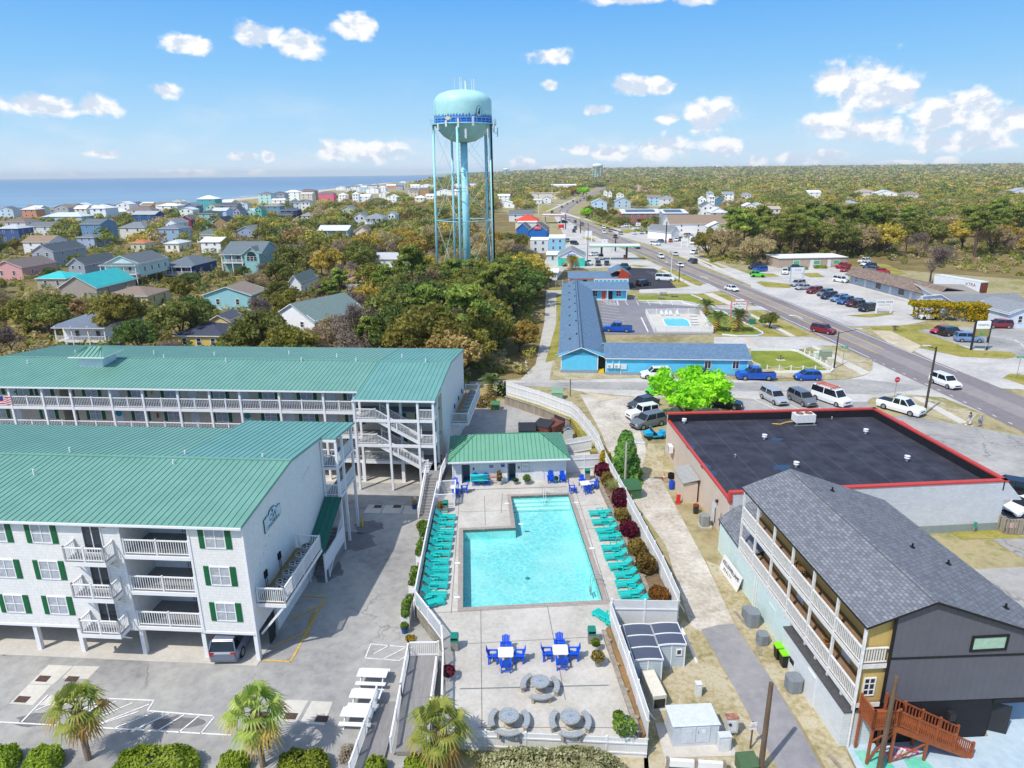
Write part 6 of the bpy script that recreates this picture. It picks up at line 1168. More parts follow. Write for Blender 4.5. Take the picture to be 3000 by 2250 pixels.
PP=[g('I',x,y,.25)for x,y in((1365,375),(1400,365),(1520,368),(1560,385),(1585,432),(1400,430),(1380,410))];PP=[(p[0],p[1])for p in PP];cx_,cy_=np.mean(PP,axis=0)
FC=[g('I',1222,335,.2),g('I',1650,330,.2),g('I',1765,480,.2),g('I',1290,480,.2)];FC=[(p[0],p[1])for p in FC]
MB().pz(FC,0.02,.22).bd('pool_patio',[CONC2])['kind']='structure'
MB().face([(x,y,.02)for x,y in PP]).bd('water',[mat('shallow_pool_water','#3fc5d6',.08,.06,.4,spec=.6)],mp);mb=MB()
Pn=[Vector(p)for p in PP];cn=Vector((cx_,cy_))
for i in range(len(Pn)):a_,c_=Pn[i],Pn[(i+1)%len(Pn)];e1=a_+(a_-cn).normalized()*.35;e2=c_+(c_-cn).normalized()*.35;mb.hx([(a_.x,a_.y,0),(c_.x,c_.y,0),(e2.x,e2.y,0),(e1.x,e1.y,0),(a_.x,a_.y,.06),(c_.x,c_.y,.06),(e2.x,e2.y,.06),(e1.x,e1.y,.06)])
mb.bd('coping',[WH],mp)
pf=tg('pool_fence','white picket fence round the motel pool','fence');mb=MB()
for i in range(4):rail(mb,(*FC[i],.22),(*FC[(i+1)%4],.22),1.2,.17,.06,.14,mid=5)
mb.bd('railing',[WH],pf)
wl_=mA('deck_chair',WH);k_=0
for x,y,l in((1350,345,'first'),(1387,345,'second'),(1422,345,'third'),(1475,345,'fourth')):p=g('I',x,y,.22);o=wl_ if k_==0 else dup(wl_);k_+=1;o.location=p;o.rotation_euler.z=0;o['label']=l+' white deck chair from the left along the far motel pool fence';o['group']='white chairs at the motel pool'
ln=None
for i,(x,y)in enumerate(((1640,350),(1640,378),(1645,400),(1650,420))):
 p=g('I',x,y,.22)
 if ln is None:
  ln=tg('white_lounger','','sun lounger',p,R(185));MB().box(0,-.3,.28,1.3,.3,.34).bd('seat',[WH],ln);MB().hx([(1.3,-.3,.28),(1.9,-.3,.6),(1.9,.3,.6),(1.3,.3,.28),(1.3,-.3,.34),(1.9,-.3,.66),(1.9,.3,.66),(1.3,.3,.34)]).bd('backrest',[WH],ln)
  for a_,b_ in((.1,-.25),(.1,.25),(1.3,-.25),(1.3,.25)):MB().cx_b(a_,b_,0,.05,.05,.3).bd('leg',[WH],ln)
  o=ln
 else:o=dup(ln,None,p)
 o['label']=['farthest','second','third','nearest'][i]+' white lounger on the right of the motel pool';o['group']='white loungers at the motel pool'
def kerb(name,pts,w_2=.22,h=.22,m=None):mb=MB();[mb.bm((a_[0],a_[1],h/2),(c_[0],c_[1],h/2),w_2,h)for a_,c_ in zip(pts[:-1],pts[1:])];return sU(mb,name,[m or WH])
kerb('kerb',qq('I',(1160,225),(1515,228),(1525,245),(1600,262),(1690,258),(1708,240),(1660,205),(1590,178)));kerb('kerb',qq('I',(1780,305),(1840,312),(2165,482),(2170,498),(2130,510),(1960,512),(1840,500)));kerb('kerb',qq('I',(1185,365),(1240,480)));kerb('kerb',qq('J',(0,630),(330,630),(380,640),(640,770),(668,790),(640,808),(0,806),(-300,800)),.25,.35)
rf_=tg('rope_fence','white posts with a slack rope round the corner lawn','fence');mb=MB();prev=None
RP=[('J',200,622),('J',290,622),('J',382,630),('J',432,655),('J',470,680),('J',514,705),('J',558,728),('J',604,755),('J',655,785),('J',618,800),('J',518,802),('J',418,800),('J',322,798),('J',226,796),('J',128,795)]
p0=None
for r0_ in RP:
 p=g(*r0_);l=(p[0],p[1],.1)
 if p0 is None:p0=MB().cx_b(0,0,0,.16,.16,.95).bd('post',[WH],rf_,loc=l)
 else:dup(p0,rf_,l)
 if prev:
  Q=[Vector(prev).lerp(Vector(l),k/6)+Vector((0,0,.85-.28*mM.sin(mM.pi*k/6)))for k in range(7)]
  for a_,c_ in zip(Q[:-1],Q[1:]):mb.tz(a_,c_,.03,n=5,caps=False)
 prev=l
mb.bd('rope',[WW],rf_)
an=tg('anchor_ornament','small black anchor ornament on a slab in the corner lawn','ornament',g('J',240,705));MB().box(-.7,-.5,0,.7,.5,.06).bd('slab',[CONC2],an);mb=MB().tz((0,0,.05),(0,0,.9),.05,n=6);mb.tz((-.4,0,.25),(.4,0,.25),.05,n=6);mb.tz((-.25,0,.75),(.25,0,.75),.04,n=6);mb.tz((-.4,0,.25),(-.5,0,.5),.05,n=6);mb.tz((.4,0,.25),(.5,0,.5),.05,n=6);mb.bd('anchor',[BX],an)
p=g('I',1965,405);ms_=tg('motel_sign','motel roadside sign with anchor in a coral pink frame','sign',(p[0],p[1],0),R(-6));CORAL=pm('#e08f84',.6)
for x in(-2.0,2.0):MB().cx_b(x,0,0,.32,.32,6.1).bd('post',[CORAL],ms_)
mb=MB().box(-1.85,-.1,3.7,1.85,.1,5.75);mb.bd('board',[WH],ms_);MB().box(-2.2,-.15,5.75,2.3,.15,5.98).box(-1.86,-.13,3.55,1.86,.13,3.7).bd('frame',[CORAL],ms_);MB().box(-1.85,-.09,2.6,1.85,.09,3.5).bd('lower_board',[pm('#4aa5c4')],ms_);MB().box(-1.0,-.1,5.98,1.2,.1,6.4).bd('top_board',[WH],ms_)
LB=pm('#27506e',.5);ms_.scale=(.8,.8,.8);text(ms_,'Blue Water',.62,(.45,-.12,5.15),(mM.pi/2,0,0),LB,sx=.9);text(ms_,'Inn',.62,(.15,-.12,4.45),(mM.pi/2,0,0),LB);text(ms_,'motel',.34,(1.15,-.12,4.35),(mM.pi/2,0,0),CORAL)
mb=MB();ar_=lambda x0,z0,x1,z1:mb.bm((x0,-.12,z0),(x1,-.12,z1),.05,.09)
ar_(-1.25,4.0,-1.25,5.3);ar_(-1.55,5.0,-.95,5.0)
for i in range(8):a0,a1=mM.pi+i*mM.pi/8,mM.pi+(i+1)*mM.pi/8;ar_(-1.25+.55*mM.cos(a0),4.5+.5*mM.sin(a0),-1.25+.55*mM.cos(a1),4.5+.5*mM.sin(a1))
mb.bd('anchor_emblem',[pm('#7a4a50')],ms_)
pt=None
for i,(x,y,l)in enumerate(((1345,212,'weathered picnic table nearest the kerb on the motel lawn'),(1365,180,'weathered picnic table farthest back on the motel lawn'),(1450,193,'weathered picnic table on the right of the motel lawn'))):
 p=g('I',x,y)
 if pt is None:
  pt=tg('picnic_table','','picnic table',p,R(-8));MB().box(-.9,-.36,.7,.9,.36,.76).bd('tabletop',[WOODG],pt);b0=MB().box(-.9,-.13,.42,.9,.13,.47).bd('bench',[WOODG],pt,loc=(0,-.65,0));dup(b0,pt,(0,.65,0));f=MB()
  for xx in(-.6,.6):f.bm((xx,-.7,0),(xx,.0,.7),.06,.1);f.bm((xx,.7,0),(xx,.0,.7),.06,.1);f.box(xx-.03,-.7,.34,xx+.03,.7,.42)
  f.bd('frame',[WOODG],pt);o=pt
 else:o=dup(pt,None,p)
 o['label']=l;o['group']='weathered picnic tables'
ub=tg('utility_box','green utility cabinet on the motel verge near its sign','cabinet',g('I',2083,412));MB().box(-.55,-.45,0,.55,.45,1.0).bd('body',[pm('#2f7d64')],ub);MB().box(-.58,-.48,1.0,.58,.48,1.06).bd('lid',[pm('#2f7d64')],ub)
for k,x,y,c_,l,s in(('J',600,700,'#8f9d86','olive utility cabinet behind the rope fence',1.4),('J',530,680,'#cfe0d0','pale green utility box left of the olive cabinet',.8),('J',645,735,'#cfc8b0','cream utility box right of the olive cabinet',.9)):
 ub=tg('utility_box',l,'cabinet',g(k,x,y));MB().box(-.6*s,-.45*s,0,.6*s,.45*s,1.1*s).bd('body',[pm(c_)],ub);MB().hx([(-.63*s,-.48*s,1.1*s),(.63*s,-.48*s,1.1*s),(.63*s,.48*s,1.1*s),(-.63*s,.48*s,1.1*s),(-.55*s,-.4*s,1.17*s),(.55*s,-.4*s,1.17*s),(.55*s,.4*s,1.17*s),(-.55*s,.4*s,1.17*s)]).bd('lid',[pm(c_)],ub)
OCC=[];KEEP=[]
def occ(x,y,W_,dep,lz,z,rise):
 OCC.append((x,y,.5*mM.hypot(W_,dep)*.92));yf=y-dep/2
 P=[PR((x-W_/2,yf,lz+z*.45)),PR((x+W_/2,yf,lz+z*.45)),PR((x,y,lz+z+rise))];KEEP.append((min(P[0][0],P[1][0]),max(P[0][0],P[1][0]),P[2][1],P[0][1],yf))
def bH(k,L,C,dep,z,kind,rise,wall,roof,label,cat='house',name='house',rot=-5.,z0=0.,win=2,storeys=None,porch=0,ov=.4,trim=True,side=2,wm=None,rm=None,group=None):
 lz=0.
 for _ in range(4):pL,pC=g(k,*L,z+lz),g(k,*C,z+lz);lz=float(land_z(pC[0],pC[1]))
 W_=max(3.,(q(k,*C)[0]-q(k,*L)[0])*(pC[1]*_fw[1]+(z+lz-HC)*_fw[2])/FPX);r_=R(rot);far=pC[1]>430
 t=tg(name,label,cat,(pC[0],pC[1],lz),r_,group)
 occ(pC[0]-W_/2*mM.cos(r_)-dep/2*mM.sin(r_),pC[1]-W_/2*mM.sin(r_)+dep/2*mM.cos(r_),W_,dep,lz,z,rise)
 hsv_=lambda c:'#'+''.join('%02x'%int(max(0,min(255,(v_*.72+m__*.28)*1.03)))for v_ in[int(c[i_:i_+2],16)for i_ in(1,3,5)]for m__ in[sum(int(c[i_:i_+2],16)for i_ in(1,3,5))/3])
 if cat=='house':wall=hsv_(wall)
 wmat=wm or(pm(wall,.65,.06)if far else sm(wall,.22));rmat=rm or(pm(roof,.8,.1)if far else shingle(roof));mb=MB();th_=.2
 mb.box(-W_,0,z0,0,dep,z)
 if kind=='gf':uP(mb,[(-W_,z),(0,z),(-W_/2,z+rise*.97)],0,.15);uP(mb,[(-W_,z),(0,z),(-W_/2,z+rise*.97)],dep-.15,dep)
 if kind=='gs':
  for x in(-.15,-W_):mb.hx([(x,0,z),(x+.15,0,z),(x+.15,dep,z),(x,dep,z),(x,dep/2-.1,z+rise*.97),(x+.15,dep/2-.1,z+rise*.97),(x+.15,dep/2+.1,z+rise*.97),(x,dep/2+.1,z+rise*.97)])
 mb.bd('wall',[wmat],t)
 e=ov;ez=z-.05;fas=WH if trim else rmat
 if kind=='gf':Q=[[(-W_-e,-e,ez-rise*2*e/W_),(-W_/2,-e,z+rise),(-W_/2,dep+e,z+rise),(-W_-e,dep+e,ez-rise*2*e/W_)],[(-W_/2,-e,z+rise),(e,-e,ez-rise*2*e/W_),(e,dep+e,ez-rise*2*e/W_),(-W_/2,dep+e,z+rise)]]
 elif kind=='gs':Q=[[(-W_-e,-e,ez),(e,-e,ez),(e,dep/2,z+rise),(-W_-e,dep/2,z+rise)],[(-W_-e,dep/2,z+rise),(e,dep/2,z+rise),(e,dep+e,ez),(-W_-e,dep+e,ez)]]
 elif kind=='flat':Q=[[(-W_-e,-e,z+.02),(e,-e,z+.02),(e,dep+e,z+.02+rise),(-W_-e,dep+e,z+.02+rise)]]
 else:Q=None
 if Q:sR('roof',t,Q,rmat,fas,.16)
 else:
  rb=MB();h=min(W_,dep)/2;P=[(-W_-e,-e,ez),(e,-e,ez),(e,dep+e,ez),(-W_-e,dep+e,ez)]
  a_,b_=((-W_+h,dep/2,z+rise),(-h,dep/2,z+rise))if W_>dep else((-W_/2,h,z+rise),(-W_/2,dep-h,z+rise))
  if W_>dep:rb.face([P[0],P[1],b_,a_]);rb.face([P[1],P[2],b_]);rb.face([P[2],P[3],a_,b_]);rb.face([P[3],P[0],a_])
  else:rb.face([P[0],P[1],a_]);rb.face([P[1],P[2],b_,a_]);rb.face([P[2],P[3],b_]);rb.face([P[3],P[0],a_,b_])
  rb.box(-W_-e,-e,ez-.16,e,dep+e,ez-.004,1);rb.bd('roof',[rmat,fas],t)
 ns=storeys or max(1,round((z-z0)/2.9));sh=(z-z0)/ns;wf=WH;ww=1.0 if not far else 1.3
 for s in range(ns):
  zz=z0+s*sh+sh*.33
  for i in range(win):wN(t,-W_*(i+.7)/(win+.4),-.02,zz,ww,min(1.5,sh*.5),0,mull=(0,1)if not far else(0,0),frame=wf,pane=True,fw=.1)
  if not far:
   for i in range(side):wN(t,.02,dep*(i+.6)/(side+.2),zz,.9,min(1.4,sh*.48),mM.pi/2,mull=(0,1),fw=.1)
 if z0>.8:
  p0=None
  for i in range(4):
   for y in(.2,dep/2,dep-.2):
    l=(-W_+.2+(W_-.4)*i/3,y,0);p0=MB().cx_b(0,0,0,.28,.28,z0).bd('stilt',[WOODG],t,loc=l)if p0 is None else dup(p0,t,l)
 if porch:
  d_=2.2;zf=max(z0,z-2.9)if not isinstance(porch,tuple)else porch[0];pw=W_
  MB().box(-pw,-d_,zf-.25,0,-.01,zf).bd('porch_deck',[WH],t);rr=MB();rail(rr,(-pw,-d_+.05,zf),(0,-d_+.05,zf),1.,.3,.07,mid=3);rail(rr,(0,-d_+.05,zf),(0,-.1,zf),1.,.3,.07);rr.bd('porch_railing',[WH],t);p0=None
  for i in range(4):l=(-pw+.12+(pw-.24)*i/3,-d_+.12,0);p0=MB().cx_b(0,0,0,.2,.2,z-.15).bd('porch_post',[WH],t,loc=l)if p0 is None else dup(p0,t,l)
  sR('porch_roof',t,[[(-W_-.3,-d_-.3,z-.35),(.3,-d_-.3,z-.35),(.3,-e+.02,z+.05),(-W_-.3,-e+.02,z+.05)]],rmat,fas,.14)
 return t,W_
HG='houses between the wood and the beach'
for a_ in[('a',(-130,880),(265,860),15,4.,'gf',2.,'#e39a98','#7b716c','pink bungalow with brown roof at the left edge of the photo'),('a',(370,655),(655,660),17,6.,'gf',2.2,'#a3a8b1','#586068','grey house with long charcoal roof and double front gable'),('a',(830,818),(1045,825),16,4.8,'gf',2.,'#9ba3b0','#5c6468','blue grey house with stepped white gables behind the turquoise roof'),('a',(255,532),(610,545),11,5.,'gs',2.2,'#e8e6e2','#97816c','white house with tan brown roof left of the tall blue house'),('a',(325,348),(640,350),11,6.,'gs',2.,'#d5d8da','#71787c','long pale house with grey roof near the sea at left'),('a',(0,300),(310,296),12,8.,'hip',2.,'#ddd5c8','#80706a','cream two storey house with brown roof at the upper left'),('a',(-60,388),(222,378),10,7.,'hip',1.6,'#3a5fa3','#b9bfc4','blue stilt house with pale roof at the left edge'),('a',(985,325),(1245,322),12,9.5,'gs',2.,'#5c93c2','#69727a','tall blue house with white bands and outside stairs'),('a',(495,258),(1010,230),12,8.,'hip',2.2,'#9fcbd4','#c6d0d4','wide pale teal beach house with pale roof at the sea edge'),('a',(1105,122),(1310,128),13,11.5,'hip',2.2,'#e6eaef','#dfe3e6','tall white beach house standing alone against the sea'),('a',(940,492),(1165,490),8,4.6,'hip',1.4,'#9fb6dc','#727b83','small light blue cottage with white stairs below the tall blue house'),('a',(1630,197),(1930,203),10,8.2,'gs',1.8,'#1d5a9c','#a7aeb2','royal blue two storey house with pale grey roof'),('a',(1560,152),(1885,150),10,8.,'hip',2.2,'#e2dccf','#7a706d','cream beach house with brown hip roof behind the royal blue house'),('a',(1470,392),(1650,388),7,5.,'hip',1.2,'#7ccdd3','#3c4962','small turquoise cottage with dark blue roof'),('a',(1470,345),(1800,365),10,6.2,'hip',2.4,'#e4dbcd','#7c858b','beige house with grey hip roof and white front stairs'),('a',(1612,562),(1800,558),7,3.8,'hip',1.2,'#d6cd9c','#bd7750','small cottage with orange roof among dark trees'),('b',(0,908),(180,905),10,3.6,'hip',1.1,'#efe6ce','#ccd2d2','cream bungalow with pale flat hip roof'),('b',(10,640),(150,650),12,7.,'gf',2.,'#eceef0','#8a949c','white gabled house beside the maroon house'),('b',(-80,722),(180,720),11,7.,'hip',1.8,'#8cb0d6','#78808a','light blue two storey house with white upper porch below the maroon house'),('b',(195,602),(335,600),9,7.2,'gf',2.,'#9c2036','#6c6f73','maroon house with white trimmed gables'),('b',(392,797),(640,792),13,4.,'hip',2.4,'#dbe7dc','#6b746f','pale green bungalow with big grey hip roof'),('b',(445,887),(700,886),10,4.6,'gs',1.6,'#eceeee','#d9dedf','white cottage with white metal roof in front of the grey hip roof'),('b',(605,638),(770,636),12,6.6,'gf',2.6,'#b58540','#3d424a','ochre house with dark roof and white trim'),('b',(905,745),(1128,742),12,4.8,'gf',2.,'#8ba3c5','#7b7d7f','blue grey gabled bungalow right of the ochre house'),('b',(425,535),(630,532),10,9.,'hip',1.8,'#7acdc9','#4f5258','turquoise three storey house with dark hip roof'),('b',(250,440),(400,432),10,9.,'gf',2.2,'#6a7dac','#7d8790','slate blue gabled house with porches facing left'),('b',(170,490),(355,484),9,8.,'gf',1.6,'#e2efe6','#cbd3d6','pale mint house with pale roof left of the slate blue house'),('b',(-100,440),(165,436),11,9.,'hip',1.8,'#e3efe4','#dfe3e5','large pale mint house with white roof at the sea side'),('b',(510,442),(640,440),9,8.,'gf',2.,'#9ad6bd','#8c8173','mint gabled house with tan roof'),('b',(650,436),(905,432),10,8.,'gs',1.8,'#8c919a','#575c64','long grey house with dark grey roof behind the light blue one'),('b',(585,492),(775,498),10,8.,'gs',1.8,'#a5c4e6','#c2cbd2','light blue house with pale roof behind the turquoise one'),('b',(855,502),(945,500),10,8.2,'gf',2.,'#969fd1','#565d6e','lavender house with dark roof'),('b',(1000,515),(1125,510),9,7.,'gf',2.,'#a2e2d4','#cde5e6','pale aqua house with white gable'),('b',(1130,482),(1212,480),8,9.6,'gf',1.6,'#39cfae','#5b6a70','emerald green narrow house'),('b',(1235,440),(1440,440),10,9.,'hip',1.8,'#5b9cb3','#988d84','teal blue house with white porches and brown roof'),('b',(1360,552),(1600,550),10,5.,'hip',2.2,'#2a395c','#4c5567','navy low house with dark hip roof by the round oaks'),('b',(1450,492),(1655,490),9,8.,'hip',1.6,'#27355a','#4b5566','navy two storey house behind the low navy one'),('b',(1700,398),(1820,392),10,9.,'hip',2.,'#dcdcd6','#6d7683','pale house with blue grey hip roof and porches'),('b',(1560,400),(1700,398),9,8.4,'hip',1.8,'#b7c3d3','#68717f','blue grey house joined by dark roof left of the pale one'),('b',(400,360),(632,352),12,12.5,'hip',2.6,'#2cb3c1','#f0f2f2','turquoise beach house with white pavilion roof'),('b',(60,392),(215,390),10,10.,'hip',2.,'#d8d3c6','#a9a59b','beige beach house beside the white round roof'),('b',(1165,302),(1330,292),12,12.,'hip',2.2,'#a9dcd6','#6f757d','aqua and white beach house with corner turret'),('b',(1345,290),(1500,286),11,12.,'hip',2.2,'#99a3b5','#5f6671','grey blue beach house between the turret house and the white one'),('b',(1500,272),(1680,266),12,12.,'hip',2.2,'#e9efea','#e4e8e8','white beach house with white hip roof right of the dark roofs'),('b',(1690,298),(1845,292),11,10.5,'gs',2.,'#d3c9b6','#c9c3b6','beige beach house with pale roof'),('b',(1690,255),(1880,250),11,12.,'hip',2.2,'#8f8880','#75656a','beach house with dull purple brown roof behind the beige one'),('b',(1918,284),(2110,280),10,10.5,'hip',2.,'#ec5a73','#6d7276','bright pink beach house with grey roof'),('b',(1335,370),(1500,366),9,6.5,'gs',1.4,'#e6e8e8','#e9ecec','white house with white metal roof in front of the turret house'),('c',(178,662),(405,668),10,6.2,'gf',2.4,'#adbb98','#797e81','sage green gabled house with screened porch'),('c',(372,785),(552,770),12,6.,'gf',2.2,'#c6cfdb','#7d8186','pale grey gabled house left of the white porch house'),('c',(872,748),(990,748),10,6.,'gf',2.,'#cfe9e8','#9aa4a8','pale aqua gabled house right of the white porch house'),('c',(400,965),(592,985),11,4.,'gf',2.,'#e6ccc0','#80756c','pale pink gabled bungalow with brown roof'),('B',(395,1120),(500,1190),12,4.2,'gf',2.2,'#dfe3e2','#77857f','house with grey green roof half hidden by oaks left of centre'),('B',(850,1180),(1230,1170),10,3.6,'hip',1.8,'#cfc2b4','#b07d76','house with faded red roof among bare trees'),('B',(500,640),(590,640),9,5.,'hip',2.,'#c9cbc8','#8a8d90','small house with grey roof behind the round oaks'),('A',(1630,1270),(2030,1280),9,3.8,'gf',1.9,'#86cdd4','#8f8379','aqua cottage with brown roof under a spreading oak'),('A',(1680,1490),(1860,1490),6,3.,'gf',1.2,'#e3c878','#5a5f6c','small yellow outbuilding behind the yellow cottage'),('B',(1050,1000),(1330,990),9,4.,'gs',1.6,'#e6e8ea','#b9bcc0','white house glimpsed through bare trees left of the tower'),('e',(1310,735),(1510,680),14,7.2,'gf',2.6,'#eef0f1','#5d646d','white gabled house with dark roof right of the metal building'),('e',(640,580),(850,560),12,7.,'hip',2.6,'#d8d8d6','#8d9297','pale house with grey hip roof in the trees behind the brick building'),('e',(435,560),(640,540),11,8.,'gs',2.,'#9ed0e4','#8d8078','sky blue house with brown roof in the trees'),('e',(1275,575),(1380,570),9,7.,'gf',2.2,'#f0f1f2','#dfe2e4','small white gabled house in the far trees'),('e',(1430,540),(1520,535),9,9.,'hip',1.8,'#f0f1f2','#c9ced3','white house with pale hip roof and small windows in the trees'),('e',(1520,595),(1660,570),10,6.,'gf',2.,'#3f82ab','#8b929a','blue gabled house with white trim in the trees'),('e',(1660,510),(1830,490),12,8.,'gs',2.4,'#f0f1f1','#9096a0','long white house with grey roof far behind the blue gable'),('e',(1400,500),(1500,470),10,7.,'hip',2.2,'#d5d9de','#9297a0','house with pale grey roof left of the golden tree'),('e',(2000,690),(2200,680),12,6.,'gf',2.,'#e9eaeb','#d5d8da','white house with pale roof at the edge of the pine wood'),('e',(1985,520),(2110,500),11,7.,'hip',2.4,'#dcdcda','#8d939b','house with grey hip roof at the right of the far roofs'),('D',(865,455),(1015,450),14,8.,'hip',3.,'#d5cfc4','#a79a8c','large house with tan hip roof and dormer in the far wood'),('D',(1030,465),(1190,458),14,8.,'gf',3.,'#e9ebec','#c2c6ca','large white gabled house beside the tan roofed one'),('D',(465,455),(568,452),12,8.,'gs',2.,'#e3e6e8','#e9ecee','house with white metal roof alone in the far wood'),('D',(1240,475),(1360,465),12,7.,'hip',2.4,'#cfc4b2','#8f8478','brown roofed house half hidden right of the two large houses'),('D',(760,520),(880,540),12,6.,'hip',2.2,'#c9c9c9','#9b9fa4','grey roofed house half hidden below the tan roofed one'),('D',(2140,470),(2300,440),14,8.,'gf',3.,'#d6dae0','#a4abb3','house with pale blue roof at the right edge of the far wood'),('D',(0,575),(130,560),12,6.,'hip',2.4,'#e3e3e1','#a9adb0','pale roofed house in the trees at the left of the pine wood'),('D',(150,590),(240,585),9,6.,'gs',1.6,'#d8cfc4','#b5a797','small tan roofed house at the left of the pine wood'),('d',(80,660),(370,640),16,4.,'gf',2.6,'#eceff0','#eceff1','white house with broad white roof near the water tower'),('d',(90,530),(290,520),14,6.,'gs',2.,'#e6eef0','#eef0f2','white two storey house left of the long white store'),('d',(1620,620),(1870,625),16,6.,'gf',3.,'#a9cbe6','#a7c4dc','pale blue gabled building left of the pair across the highway'),('d',(2000,600),(2260,600),16,6.,'gf',3.,'#a7c6e0','#8fa9bf','pale blue gabled building right of the pair across the highway'),('d',(2030,500),(2150,495),12,5.,'gf',2.,'#e9e6d8','#dcd8c8','cream gabled building beyond the pale blue pair'),('e',(235,385),(330,360),14,7.,'gf',3.,'#d5b49a','#b5714f','terracotta roofed house far off in the wood'),]:
 bH(*a_,group=HG)if len(a_)==10 else None
bH('a',(1270,815),(1738,815),15,6.5,'gf',2.3,'#bfe0d4','#697075','mint house on stilts with white porch in the middle of the left houses',z0=2.7,porch=1,group=HG,side=4)
t_,_=bH('a',(700,1112),(1195,1112),17,2.9,'gf',3.0,'#a89c8d','#2fb4b2','house with long sloping turquoise metal roof at the left',group=HG,rm=mat('turquoise_metal_roof','#35b9b6',.4,.06,.4,spec=.5),win=0)
bH('a',(425,985),(815,1000),8,3.2,'hip',1.5,'#b3a694','#2fb4b2','small wing with turquoise hip roof left of the sloping one',group=HG,rm=mat('turquoise_metal_hip','#3cc0bc',.4,.06,.4,spec=.5),win=2)
bH('a',(1255,1208),(1830,1215),10,3.,'hip',1.5,'#e0d193','#8c7c70','yellow bungalow with brown roof in front of the turquoise roof',group=HG,win=3)
bH('b',(0,1172),(380,1172),14,4.,'hip',2.2,'#1f3c86','#6b757e','dark blue bungalow with white front porch left of the big teal house',porch=1,group=HG)
t_,W_=bH('b',(720,1015),(1212,1020),13,7.,'gs',3.,'#7fb5b5','#6c787d','large teal house with arched window and twin gables',group=HG,win=0,side=3)
mb=MB();uP(mb,[(-W_*.42,0),(-.2,0),(-.2,7),(-W_*.21,8.8),(-W_*.42,7)],-1.4,0);mb.bd('front_bay',[sm('#93c4c2')],t_);sR('bay_roof',t_,[[(-W_*.44,-1.8,6.7),(-W_*.21,-1.8,8.95),(-W_*.21,5,8.95),(-W_*.44,5,6.7)],[(-W_*.21,-1.8,8.95),(.1,-1.8,6.7),(.1,5,6.7),(-W_*.21,5,8.95)]],shingle('#6c787d'),WH)
for i in(-1,0,1):wN(t_,-W_*.21+i*1.2,-1.42,4.4,1.1,1.5,0,mull=(0,1))
mb=MB().lz([(0,0),(1.5,0),(1.5,.06),(0,.06)],14,arc=(0,mM.pi));o=mb.bd('arched_window',[GLASS],t_,loc=(-W_*.21,-1.44,5.95));o.rotation_euler.x=mM.pi/2
MB().box(-W_,-1.8,3.7,-W_*.43,-.01,3.95).bd('porch_deck',[WH],t_);rr=MB();rail(rr,(-W_,-1.75,3.95),(-W_*.43,-1.75,3.95),1,.25,.06,mid=3);rr.bd('porch_railing',[WH],t_)
for f in(.99,.72,.46):MB().cx_b(-W_*f,-1.7,0,.25,.25,6.8).bd('porch_post',[WH],t_)
sR('porch_roof',t_,[[(-W_-.3,-2.2,6.6),(-W_*.44,-2.2,6.6),(-W_*.44,-.3,7.1),(-W_-.3,-.3,7.1)]],shingle('#6c787d'),WH)
for x in(-.8,-.62):wN(t_,W_*x,-.02,4.1,1.2,1.9,0,mull=(1,1))
bH('c',(540,788),(815,788),11,7.,'hip',2.2,'#e9eaec','#898f95','white two storey porch house with grey hip roof left of the tower',storeys=2,porch=(3.6,),win=3,group=HG)
bH('B',(640,752),(885,752),8,5.,'gs',1.8,'#93bdab','#d3d6d8','teal cottage with white ribbed metal roof and arched porch',porch=(1.6,),group=HG,rm=sI('ribbed_metal','#d3d6d8',.5,.5,True),win=3)
bH('A',(470,1525),(900,1515),10,4.2,'hip',1.9,'#e4e6e8','#737d8c','porch house with slate roof behind the oak at the left',porch=(1.2,),group=HG)
bH('A',(1390,1605),(1800,1610),9,3.,'hip',1.5,'#dfba55','#494d5c','yellow cottage with dark roof just behind the condo roof',group=HG,win=3)
bH('B',(130,1500),(610,1495),14,4.6,'gf',2.9,'#e9ebee','#778a87','white house with big grey green gable roof rising from the wood',group=HG,rot=-30)
t_,W_=bH('e',(1445,745),(1720,775),12,6.,'gf',2.6,'#f0f1f2','#d3d7d9','white gabled house with pale roof and front porch above the strip mall',porch=(2.6,),z0=2.4,group=HG)
r_=random.Random(11);cols=[('white','#ecedee'),('cream','#e3dcc9'),('pale blue','#b3cfe2'),('pale yellow','#e8dda8'),('grey','#a9adb3'),('coral orange','#d98a62'),('sand coloured','#cdbf9f'),('mint','#b5dcc9'),('ochre orange','#c98d3f'),('turquoise','#57b9c4')];roofs=[('dark','#6a6f76'),('pale','#d8dbdd'),('brown','#8a7c70'),('white','#eef0f0')]
FARH=[(120,250,345,0,1),(255,330,350,1,0),(330,465,335,0,2),(405,510,315,0,3),(470,580,345,2,1),(580,725,325,0,0),(560,745,368,0,0),(745,850,345,0,3),(860,1000,318,5,3),(985,1150,290,4,1),(1050,1150,270,0,1),(1000,1100,330,4,0),(1250,1425,252,0,0),(1430,1540,245,5,1),(1215,1350,320,0,3),(1340,1550,310,0,3),(1180,1360,375,2,0),(1360,1490,372,8,0),(1600,1800,395,0,3),(1800,1940,400,0,3),(1440,1560,470,0,1),(870,1010,485,0,3),(1280,1420,500,1,3),(1190,1330,410,6,2),(1640,1760,260,6,2),(1760,1860,235,4,0),(1680,1780,220,0,3),(1850,1960,300,0,0),(2080,2200,245,0,1),(2090,2210,285,0,0),(2100,2200,170,0,3),(2110,2212,200,4,0),(1500,1600,300,7,0),(640,740,300,1,2),(150,260,460,0,3),(430,620,480,0,3),(750,900,430,0,3),(360,450,445,0,3)]
wordp=['far left','left','middle','right']
